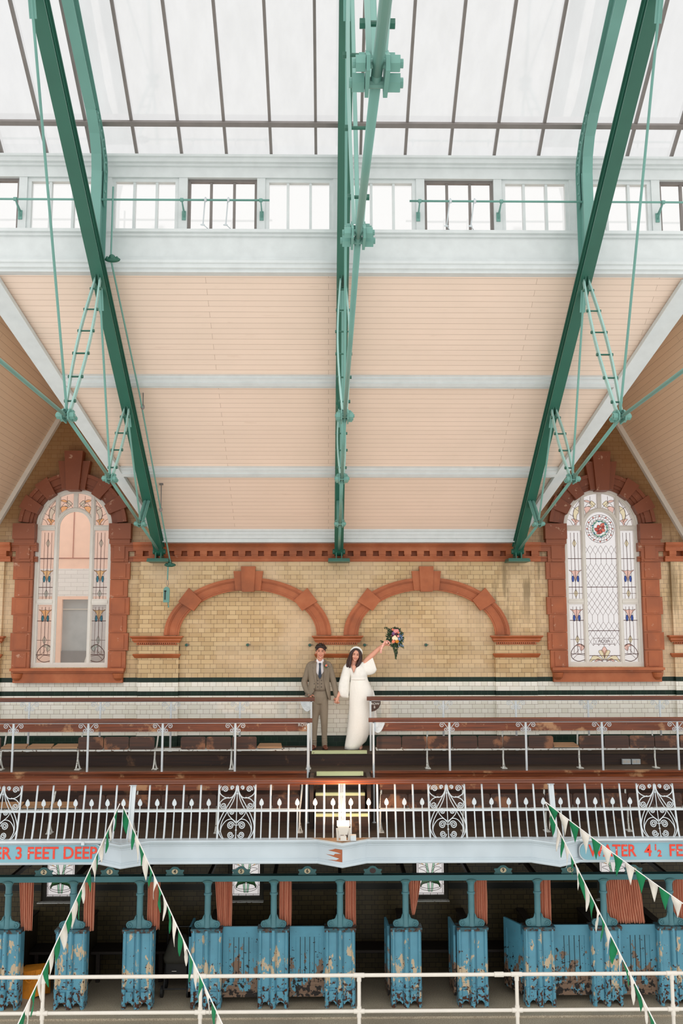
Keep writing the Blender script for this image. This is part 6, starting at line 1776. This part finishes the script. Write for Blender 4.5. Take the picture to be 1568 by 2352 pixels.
# shirt and waistcoat
b = MB()
b.loft([(*g(388, 760, 0.0), 0.115, 0.092), (*g(388, 640, 0.0), 0.135, 0.098), (*g(388, 575, 0.005), 0.125, 0.088), (*g(390, 552, 0.01), 0.078, 0.066), (*g(392, 536, 0.012), 0.058, 0.058)], 28)
sh_ = b.build('shirt', M['shirt'], groom, smooth=True)
b = MB()
for s in (-1, 1):
    b.add([g(392, 556, -0.062), g(392+s*30, 512, -0.050), g(392+s*40, 508, -0.012), g(392+s*46, 532, -0.04), g(392+s*26, 574, -0.085)], [(0,1,2,3,4)])
o = b.build('shirt_collar', M['shirt'], sh_); o.modifiers.new('t', 'SOLIDIFY').thickness = 0.004
# neckline-cut waistcoat
def waist_ring(py, rx, ry, v): return (py, rx, ry, v)
b = MB(); rows = []
for py, rx, ry in ((885, 0.120, 0.103), (850, 0.125, 0.108), (800, 0.126, 0.110), (760, 0.128, 0.110), (725, 0.130, 0.110), (690, 0.134, 0.110), (640, 0.138, 0.11), (600, 0.132, 0.10)):
    vw = 0 if py > 735 else (735-py)*K1*0.62                # half width of the V opening
    row = []
    for k in range(25):
        a0 = math.asin(min(0.95, (vw+0.001)/rx)); a = a0+(PI*2-2*a0)*k/24       # measured from straight ahead
        row.append((g(388, py)[0]+rx*math.sin(a), GO.y-ry*math.cos(a), g(388, py)[2]))
    rows.append(row)
vs = [v for r0 in rows for v in r0]; b.add(vs, [(j*25+i, j*25+i+1, (j+1)*25+i+1, (j+1)*25+i) for j in range(len(rows)-1) for i in range(24)])
wc_ = o = b.build('waistcoat', M['vest'], groom, smooth=True); o.modifiers.new('t', 'SOLIDIFY').thickness = 0.006
for s in (-1, 1):
    for py in (762, 800, 838):
        MB().ell(g(388+s*22, py, -0.112), 0.008, 0.004, 0.008, 10, 6).build('button', M['eye'], wc_)
# tie
b = MB(); b.prism([g(392-14, 562)[0::2], g(392+14, 562)[0::2], g(392+9, 592)[0::2], g(392+19, 715)[0::2], g(392, 742)[0::2], g(392-19, 715)[0::2], g(392-9, 592)[0::2]], GO.y-0.125, GO.y-0.103)
b.prism([g(392-15, 556)[0::2], g(392+15, 556)[0::2], g(392+10, 594)[0::2], g(392-10, 594)[0::2]], GO.y-0.130, GO.y-0.085)
b.build('tie', M['tie'], groom)
# jacket
b = MB(); rows = []; NJ = 40
def jx(py, lerp):
    for (a, b_), (c, d) in zip(lerp[:-1], lerp[1:]):
        if a <= py <= c: return b_+(d-b_)*(py-a)/(c-a)
    return lerp[-1][1]
gapL = [(540, 352), (600, 345), (700, 348), (790, 345), (850, 330), (905, 312), (952, 250)]
gapR = [(540, 428), (600, 436), (700, 440), (790, 446), (850, 458), (940, 482), (995, 500)]
outL = [(540, 322), (552, 262), (580, 238), (640, 240), (720, 252), (790, 258), (860, 240), (952, 205)]
outR = [(540, 460), (552, 502), (580, 518), (640, 518), (720, 508), (790, 508), (860, 516), (995, 524)]
for j in range(13):
    t = j/12; row = []
    pyL = 540+(952-540)*t; pyR = 540+(995-540)*t
    xl, xr = jx(pyL, outL), jx(pyR, outR); gl, gr = jx(pyL, gapL), jx(pyR, gapR)
    cx_ = (xl+xr)/2; rx = (xr-xl)/2; ry = (0.075 if t < 0.03 else 0.112+0.012*t)/K1
    aL = math.asin(max(-0.99, min(0.99, (gl-cx_)/rx))); aR = math.asin(max(-0.99, min(0.99, (gr-cx_)/rx)))
    for k in range(NJ+1):
        a = aR+(2*PI+aL-aR)*k/NJ
        f = 0.5-0.5*math.sin(a); py = pyR+(pyL-pyR)*f
        ca = math.cos(a); ca = math.copysign(abs(ca)**0.8, ca)
        row.append((g(cx_+rx*math.sin(a), py)[0], GO.y+0.012-ry*K1*ca, g(0, py)[2]))
    rows.append(row)
vs = [v for r0 in rows for v in r0]; n = NJ+1; b.add(vs, [(j*n+i, j*n+i+1, (j+1)*n+i+1, (j+1)*n+i) for j in range(12) for i in range(NJ)])
top = list(range(n)); 
jk_ = o = b.build('jacket', M['suit'], groom, smooth=True); o.modifiers.new('t', 'SOLIDIFY').thickness = 0.009
b = MB()
for s, x0_ in ((-1, 262), (1, 508)):
    b.ell(g(x0_+(4 if s < 0 else -8), 592, 0.015), 0.054, 0.065, 0.055, 16, 10)
b.limb([g(310, 556, 0.02), g(264, 592, 0.02), g(226, 720, 0.045), g(204, 790, 0.04), g(228, 870, 0.0), g(258, 915, -0.05)], [0.034, 0.054, 0.055, 0.053, 0.048, 0.041], 18)
b.limb([g(470, 556, 0.02), g(502, 592, 0.02), g(537, 720, 0.03), g(566, 830, 0.01), g(588, 945, -0.035)], [0.034, 0.054, 0.055, 0.049, 0.040], 18)
b.limb([g(330, 540, 0.03), g(390, 536, 0.045), g(455, 540, 0.03)], [0.028, 0.036, 0.028], 14)
o = b.build('jacket_sleeves', M['suit'], groom); mod_remesh(o, 0.006, 4)
b = MB()
for s, gg in ((-1, gapL), (1, gapR)):
    y = -0.112
    if s < 0: pl = [g(352, 545, -0.085), g(338, 548, -0.08), g(302, 590, -0.108), g(318, 622, -0.116), g(305, 628, -0.116), g(335, 770, -0.128), g(350, 785, -0.125), g(346, 640, -0.118)]
    else: pl = [g(428, 545, -0.085), g(442, 548, -0.08), g(474, 590, -0.108), g(460, 622, -0.116), g(474, 628, -0.116), g(455, 770, -0.128), g(444, 785, -0.125), g(438, 640, -0.118)]
    b.add(pl, [tuple(range(8))])
o = b.build('lapel', M['vest'], jk_); o.modifiers.new('t', 'SOLIDIFY').thickness = 0.006
MB().ell(g(326, 800, -0.128), 0.008, 0.004, 0.008, 10, 6).ell(g(322, 862, -0.13), 0.008, 0.004, 0.008, 10, 6).build('button', M['eye'], jk_)
# buttonhole flower
M['f_coral'] = paint('coral petals', rgb(232,140,110), 0.8, 0.05); M['f_pink'] = paint('pink petals', rgb(236,164,160), 0.8, 0.05); M['f_purple'] = paint('purple petals', rgb(132,96,140), 0.8, 0.08)
M['f_white'] = paint('cream petals', rgb(244,232,202), 0.8, 0.04); M['f_gold'] = paint('golden petals', rgb(214,142,44), 0.8, 0.06); M['f_blue'] = paint('blue petals', rgb(122,150,196), 0.8, 0.06); M['leafy'] = paint('leaf green', rgb(52,82,48), 0.8, 0.2); M['leafy2'] = paint('dark leaf', rgb(30,54,36), 0.8, 0.2)
M['f_wine'] = paint('wine petals', rgb(98,34,60), 0.8, 0.08)
def rose(mb, c, r, rr, n=3):
    c = Vector(c)
    for ring in range(n):
        k = 5+ring
        for i in range(k):
            a = 2*PI*i/k+ring*0.5; rad = r*(0.25+0.3*ring)
            p = c+Vector((math.cos(a)*rad, -r*0.35*(n-ring)/n, math.sin(a)*rad))
            q = Matrix.Rotation(-a, 3, 'Y') @ Matrix.Rotation(0.5, 3, 'Z')
            mb.ell(p, r*0.22, r*0.34, r*0.42, 7, 5, q)
    mb.ell(c+Vector((0, -r*0.1, 0)), r*0.55, r*0.4, r*0.55, 10, 8)
def leaf(mb, p, d, L, w, nrm=Vector((0, -1, 0))):
    p = Vector(p); d = Vector(d).normalized(); s = d.cross(nrm)
    if s.length < 0.1: s = d.cross(Vector((1,0,0)))
    s.normalize()
    mb.add([p, p+d*L*0.4+s*w, p+d*L, p+d*L*0.4-s*w, p+d*L*0.5+nrm*w*0.4], [(0,1,4),(1,2,4),(2,3,4),(3,0,4)])
rr = random.Random(2)
fp = Vector(g(468, 585, -0.132)); m = MB(); rose(m, fp, 0.020, rr); bt = m.build('buttonhole_flower', M['f_coral'], groom)
m = MB()
for i in range(16):
    a = rr.uniform(0, 2*PI); leaf(m, fp+Vector((math.cos(a)*0.008, 0.01, math.sin(a)*0.01)), (math.cos(a), -0.3, math.sin(a)*1.2), rr.uniform(0.025, 0.05), 0.008)
m.build('buttonhole_leaves', M['leafy'], bt)
m = MB(); m.ell(fp+Vector((0.018, -0.005, -0.014)), 0.008, 0.008, 0.008, 8, 6); m.ell(fp+Vector((-0.018, 0, 0.014)), 0.007, 0.007, 0.007, 8, 6); m.build('buttonhole_buds', M['f_blue'], bt)

# ---- bride
BO = Vector((0.44, 15.97, -1.87))
def q_(px, py, y=0.0): return (BO.x+(px-815)*K1, BO.y+y, BO.z+(1572-py)*K1)
bride = thing('person', 'woman in long ivory dress and padded headband, one arm raised with the bouquet', 'person', BO)
hc = q_(826, 468, -0.02)
b = MB(); R = head_mesh(b, hc, 0.94, 0.0, 0.14, True)
b.limb([q_(800, 590, 0.02), q_(808, 545, 0.01), q_(820, 500, 0.0)], [0.056, 0.048, 0.05], 14)
b.loft([(*q_(870, 1000, 0.02), 0.11, 0.09), (*q_(862, 880, 0.02), 0.11, 0.09), (*q_(862, 740, 0.02), 0.09, 0.075), (*q_(850, 650, 0.02), 0.10, 0.08), (*q_(825, 600, 0.02), 0.10, 0.06), (*q_(805, 575, 0.02), 0.08, 0.055)], 24)
for pts in ([q_(830, 980, 0.02), q_(815, 1240, 0.02), q_(795, 1480, 0.08), q_(790, 1540, 0.12)], [q_(900, 980), q_(900, 1240, -0.01), q_(880, 1480, 0.02), q_(878, 1548, 0.0)]):
    b.limb(pts, [0.06, 0.045, 0.034, 0.034], 14)
for cx_ in (790, 880):
    base_ = Vector(q_(cx_, 1572, 0.14 if cx_ < 800 else 0.09)); b.limb([base_+Vector((0, 0.04, 0.035)), base_+Vector((0, -0.06, 0.028)), base_+Vector((0, -0.13, 0.02))], [0.032, 0.034, 0.022], 12)
# raised arm with the flowers
b.limb([q_(905, 590, 0.02), q_(960, 530, 0.0), q_(1035, 455, -0.04), q_(1110, 385, -0.06), q_(1168, 340, -0.07)], [0.05, 0.050, 0.043, 0.036, 0.024], 14)
hand(b, q_(1170, 338, -0.072), (0.75, -0.1, 0.60), (0.3, -0.9, -0.3), 1.0, 0.95, 0.04, 1)
# lowered arm holding hands
b.limb([q_(735, 610, 0.02), q_(700, 740, 0.03), q_(655, 860, 0.01), q_(612, 955, -0.03)], [0.036, 0.034, 0.030, 0.024], 12)
hand(b, q_(612, 955, -0.03), (-0.18, -0.05, -1), (-0.7, 0.5, 0.0), 0.7, 0.92, 0.05, 1)
o = b.build('body', M['skin2'], bride); mod_remesh(o, 0.0042, 2)
face_bits(bride, hc, R, 0.94, True)
# shoes
for cx_ in (790, 880):
    base_ = Vector(q_(cx_, 1572, 0.14 if cx_ < 800 else 0.09)); m = MB(); m.limb([base_+Vector((0, 0.05, 0.02)), base_+Vector((0, -0.05, 0.022)), base_+Vector((0, -0.14, 0.02))], [0.030, 0.036, 0.026], 12); m.build('shoe', M['nude'], bride, smooth=True)
# hair
b = MB(); H = Vector(hc)
b.ell(H+Vector((0.008, 0.028, 0.040)), 0.086, 0.088, 0.078, 22, 14)
def lock(pts, rad): b.limb([H+Vector(p) for p in pts], rad, 12)
lock([(-0.012, -0.03, 0.100), (-0.066, -0.035, 0.055), (-0.088, -0.01, -0.02), (-0.112, -0.005, -0.10), (-0.135, -0.015, -0.175)], [0.018, 0.028, 0.034, 0.044, 0.026])
lock([(-0.03, -0.045, 0.085), (-0.073, -0.050, 0.02), (-0.085, -0.045, -0.06), (-0.10, -0.05, -0.13), (-0.10, -0.05, -0.19)], [0.014, 0.016, 0.022, 0.030, 0.018])
lock([(-0.06, 0.05, 0.0), (-0.09, 0.05, -0.09), (-0.11, 0.04, -0.17)], [0.045, 0.05, 0.036])
lock([(0.012, -0.03, 0.100), (0.074, -0.030, 0.050), (0.084, -0.01, -0.03), (0.066, -0.015, -0.10), (0.025, -0.04, -0.165), (-0.005, -0.05, -0.195)], [0.018, 0.024, 0.030, 0.036, 0.034, 0.018])
lock([(0.05, 0.05, 0.0), (0.06, 0.04, -0.09), (0.04, 0.03, -0.16)], [0.045, 0.046, 0.034])
lock([(0.055, -0.045, 0.055), (0.073, -0.045, 0.0), (0.066, -0.050, -0.07), (0.040, -0.055, -0.13)], [0.012, 0.014, 0.018, 0.016])
lock([(0.0, 0.07, 0.03), (-0.02, 0.08, -0.08), (-0.03, 0.07, -0.15)], [0.05, 0.06, 0.05])
o = b.build('hair', M['hair_brown'], bride); mod_remesh(o, 0.005, 2)
# headband: padded arc over the crown
m = MB(); pts = []
for i in range(21):
    a = -0.35+(PI+0.5)*i/20
    pts.append(H+Matrix.Rotation(0.24, 3, 'Y') @ Vector((0.094*math.cos(a), 0.012+0.0*math.sin(a), 0.040+0.094*math.sin(a))))
m.tube(pts, [0.010+0.008*math.sin(PI*i/20) for i in range(21)], 12); m.build('headband', M['dress_plain'], bride, smooth=True)
# bodice and skirt
def srow(py, xl, xr, ry, y=0.02): a = q_((xl+xr)/2, py, y); return (a[0], a[1], a[2], (xr-xl)/2*K1, ry)
b = MB()
b.loft([srow(1568, 690, 880, 0.14), srow(1520, 695, 905, 0.145), srow(1480, 702, 950, 0.15), srow(1400, 716, 982, 0.15), srow(1250, 735, 998, 0.15), srow(1100, 745, 1010, 0.15), srow(980, 748, 1030, 0.15), srow(900, 750, 1035, 0.148), srow(820, 756, 1002, 0.138), srow(760, 764, 975, 0.125), srow(705, 768, 962, 0.118)], 40)
vs = b.v
# fold the cloth a little and slope the hem up to the right
nv = []
for (x, y, z) in vs:
    t = max(0.0, min(1.0, (BO.z+(1150-0)*0*K1+0.62-(z-BO.z))/0.62)); an = math.atan2(y-BO.y-0.02, x-BO.x)
    k = 1+0.022*t*math.sin(an*11+2.0*z)+0.014*t*math.sin(an*5+1)
    cx_ = BO.x+0.03
    nv.append((cx_+(x-cx_)*k, BO.y+0.02+(y-BO.y-0.02)*k, z))
b.v = nv
b.build('skirt', M['dress'], bride, smooth=True)
b = MB()      # sheer overskirt falling at her side
b.loft([srow(1410, 960, 1088, 0.03, 0.10), srow(1250, 950, 1084, 0.035, 0.10), srow(1080, 955, 1076, 0.035, 0.10), srow(960, 960, 1062, 0.03, 0.08), srow(880, 930, 1040, 0.03, 0.06)], 24)
b.build('overskirt', M['dress_plain'], bride, smooth=True)
b = MB()
b.loft([srow(735, 766, 965, 0.115), srow(700, 762, 968, 0.12), srow(650, 742, 975, 0.125), srow(610, 722, 968, 0.11), srow(585, 708, 945, 0.085), srow(566, 735, 915, 0.065), srow(553, 765, 890, 0.045)], 36)
# scoop the V at the front
nv = []
cxv = q_(800, 0)[0]
for (x, y, z) in b.v:
    zz = (z-BO.z)/K1; depth = max(0, 1-abs(x-cxv)/(0.062*max(0.05, (zz-(1572-668))/100)) ) if zz > 1572-668 else 0
    if y < BO.y+0.02 and depth > 0: y = y+0.085*min(1, depth*1.8)
    nv.append((x, y, z))
b.v = nv
b.build('bodice', M['dress_plain'], bride, smooth=True)
m = MB(); m.loft([srow(760, 762, 972, 0.13), srow(742, 764, 968, 0.128), srow(725, 764, 968, 0.124)], 32); m.build('waist_tie', M['dress'], bride, smooth=True)
# skin showing in the neckline
m = MB(); pl = [q_(782, 606), q_(800, 664), q_(828, 604), q_(818, 585), q_(790, 583)]
m.prism([(p[0], p[2]) for p in pl], BO.y-0.098, BO.y-0.05); m.build('neckline', M['skin2'], bride)
# wide sleeves
b = MB()
up_ = [(885, 585, 0.055), (930, 545, 0.08), (975, 500, 0.09), (1012, 452, 0.075)]
# raised kimono sleeve: upper edge along the arm, lower edge hanging from the waist to the cuff
U = smooth2([(870, 560), (925, 530), (970, 480), (1010, 436)], 5); Lw = smooth2([(968, 702), (1005, 700), (1052, 682), (1080, 640)], 5)
n = len(U); Nr = 14
vs = []
for i in range(n):
    for k in range(Nr):
        a = 2*PI*k/Nr
        cxp, czp = (U[i][0]+Lw[i][0])/2, (U[i][1]+Lw[i][1])/2; hx, hz = (Lw[i][0]-U[i][0])/2, (Lw[i][1]-U[i][1])/2
        th = 0.05+0.012*math.sin(3*a+i*0.3)
        p = q_(cxp-hx*math.cos(a), czp-hz*math.cos(a), -0.01+th*math.sin(a)); vs.append(p)
b.add(vs, [(i*Nr+k, i*Nr+(k+1) % Nr, (i+1)*Nr+(k+1) % Nr, (i+1)*Nr+k) for i in range(n-1) for k in range(Nr)]+[tuple(range(Nr))])
o = b.build('raised_sleeve', M['dress_plain'], bride, smooth=True); o.modifiers.new('t', 'SOLIDIFY').thickness = 0.004
b = MB()
rings = [srow(562, 712, 775, 0.045), srow(600, 680, 778, 0.07), srow(700, 652, 766, 0.075), srow(800, 625, 757, 0.08), srow(880, 614, 749, 0.082), srow(935, 622, 745, 0.075), srow(965, 650, 742, 0.05), srow(972, 665, 735, 0.035)]
b.loft(rings, 30)
b.v = [(x+0.004*math.sin(40*z+9*y), y+0.008*math.sin(60*x+8*z), z) for x, y, z in b.v]
b.build('lowered_sleeve', M['dress_plain'], bride, smooth=True)

# ---- bouquet
bq = thing('bouquet', 'bouquet of coral, pink, purple and blue flowers with trailing greenery, held up', 'bouquet', q_(1200, 315, -0.10))
rr = random.Random(9); cen = Vector(q_(1292, 252, -0.10))
m = MB()
for i in range(9): m.tube([q_(1130+rr.uniform(-12, 12), 292+rr.uniform(-14, 26), -0.09+rr.uniform(-0.02, 0.02)), q_(1192, 316, -0.09), cen+Vector((rr.uniform(-0.03, 0.03), 0.0, rr.uniform(-0.03, 0.03)))], 0.0035, 6)
m.build('stem', M['leafy'], bq)
for nm, mat, cnt in (('foliage', 'leafy2', 420), ('foliage', 'leafy', 320)):
    m = MB()
    for i in range(cnt):
        a = rr.uniform(0, 2*PI); r = rr.uniform(0.0, 1.0)**0.6
        x = math.cos(a)*r*0.125+0.01; z = math.sin(a)*r*0.145
        p = cen+Vector((x, rr.uniform(-0.05, 0.05)*(1-r*0.5), z)); d = Vector((x*1.2+rr.uniform(-0.05, 0.05), rr.uniform(-0.05, 0.05), z+rr.uniform(-0.06, 0.05)))
        leaf(m, p, d, rr.uniform(0.025, 0.055), rr.uniform(0.004, 0.010), Vector((rr.uniform(-0.5, 0.5), -1, rr.uniform(-0.5, 0.5))).normalized())
    for i in range(90):       # trailing tail
        t = rr.random(); p = cen+Vector((0.02+rr.uniform(-0.06, 0.05)*(1-t), rr.uniform(-0.03, 0.03), -0.12-0.22*t)); leaf(m, p, (rr.uniform(-0.4, 0.4), 0, -1), rr.uniform(0.02, 0.045), 0.005)
    for i in range(46):       # wisps at the upper left and low right
        t = rr.random(); s = rr.choice((0, 1)); p = cen+(Vector((-0.06-0.08*t, 0, 0.10+0.05*t)) if s else Vector((0.07+0.07*t, 0, -0.08-0.09*t)))+Vector((rr.uniform(-0.02, 0.02), 0, rr.uniform(-0.02, 0.02))); leaf(m, p, (-1 if s else 1, 0, 0.6 if s else -0.6), 0.035, 0.004)
    m.build(nm, M[mat], bq)
for (px, py, r, mat) in ((1300, 178, 0.032, 'f_pink'), (1322, 172, 0.024, 'f_pink'), (1276, 205, 0.026, 'f_purple'), (1302, 212, 0.024, 'f_wine'), (1268, 160, 0.018, 'f_coral'), (1278, 262, 0.028, 'f_white'), (1308, 268, 0.028, 'f_white'), (1292, 242, 0.02, 'f_white'),
        (1274, 302, 0.026, 'f_coral'), (1318, 300, 0.028, 'f_gold'), (1333, 238, 0.018, 'f_pink'), (1262, 232, 0.018, 'f_wine'), (1345, 270, 0.018, 'f_blue'), (1336, 196, 0.018, 'f_coral')):
    m = MB(); rose(m, q_(px, py, -0.175), r, rr); m.build('flower', M[mat], bq)
m = MB()
for i in range(46):
    t = rr.random(); p = q_(1352+rr.uniform(-15, 48)*1.0, 190+t*180, -0.15+rr.uniform(-0.03, 0.05)); m.ell(p, 0.008, 0.008, 0.008, 6, 5)
m.build('delphinium', M['f_blue'], bq)
m = MB()
def rib(pts, w):
    P = [Vector(q_(a, b_, -0.15+0.01*math.sin(i*2))) for i, (a, b_) in enumerate(smooth2(pts, 5))]
    vs = []
    for p in P: vs += [p+Vector((-w/2, 0, 0)), p+Vector((w/2, 0, 0))]
    m.add(vs, [(2*i, 2*i+1, 2*i+3, 2*i+2) for i in range(len(P)-1)])
rib([(1175, 300), (1150, 340), (1128, 400), (1125, 440)], 0.030); rib([(1200, 290), (1235, 320), (1215, 340)], 0.024); rib([(1178, 290), (1160, 320), (1140, 380), (1118, 430)], 0.018)
m.tube([q_(1186, 302, -0.13), q_(1206, 322, -0.13)], 0.018, 10)
M['ribbon'] = paint('pale pink ribbon', rgb(238,186,172), 0.6, 0.04)
o = m.build('ribbon', M['ribbon'], bq); o.modifiers.new('t', 'SOLIDIFY').thickness = 0.0015
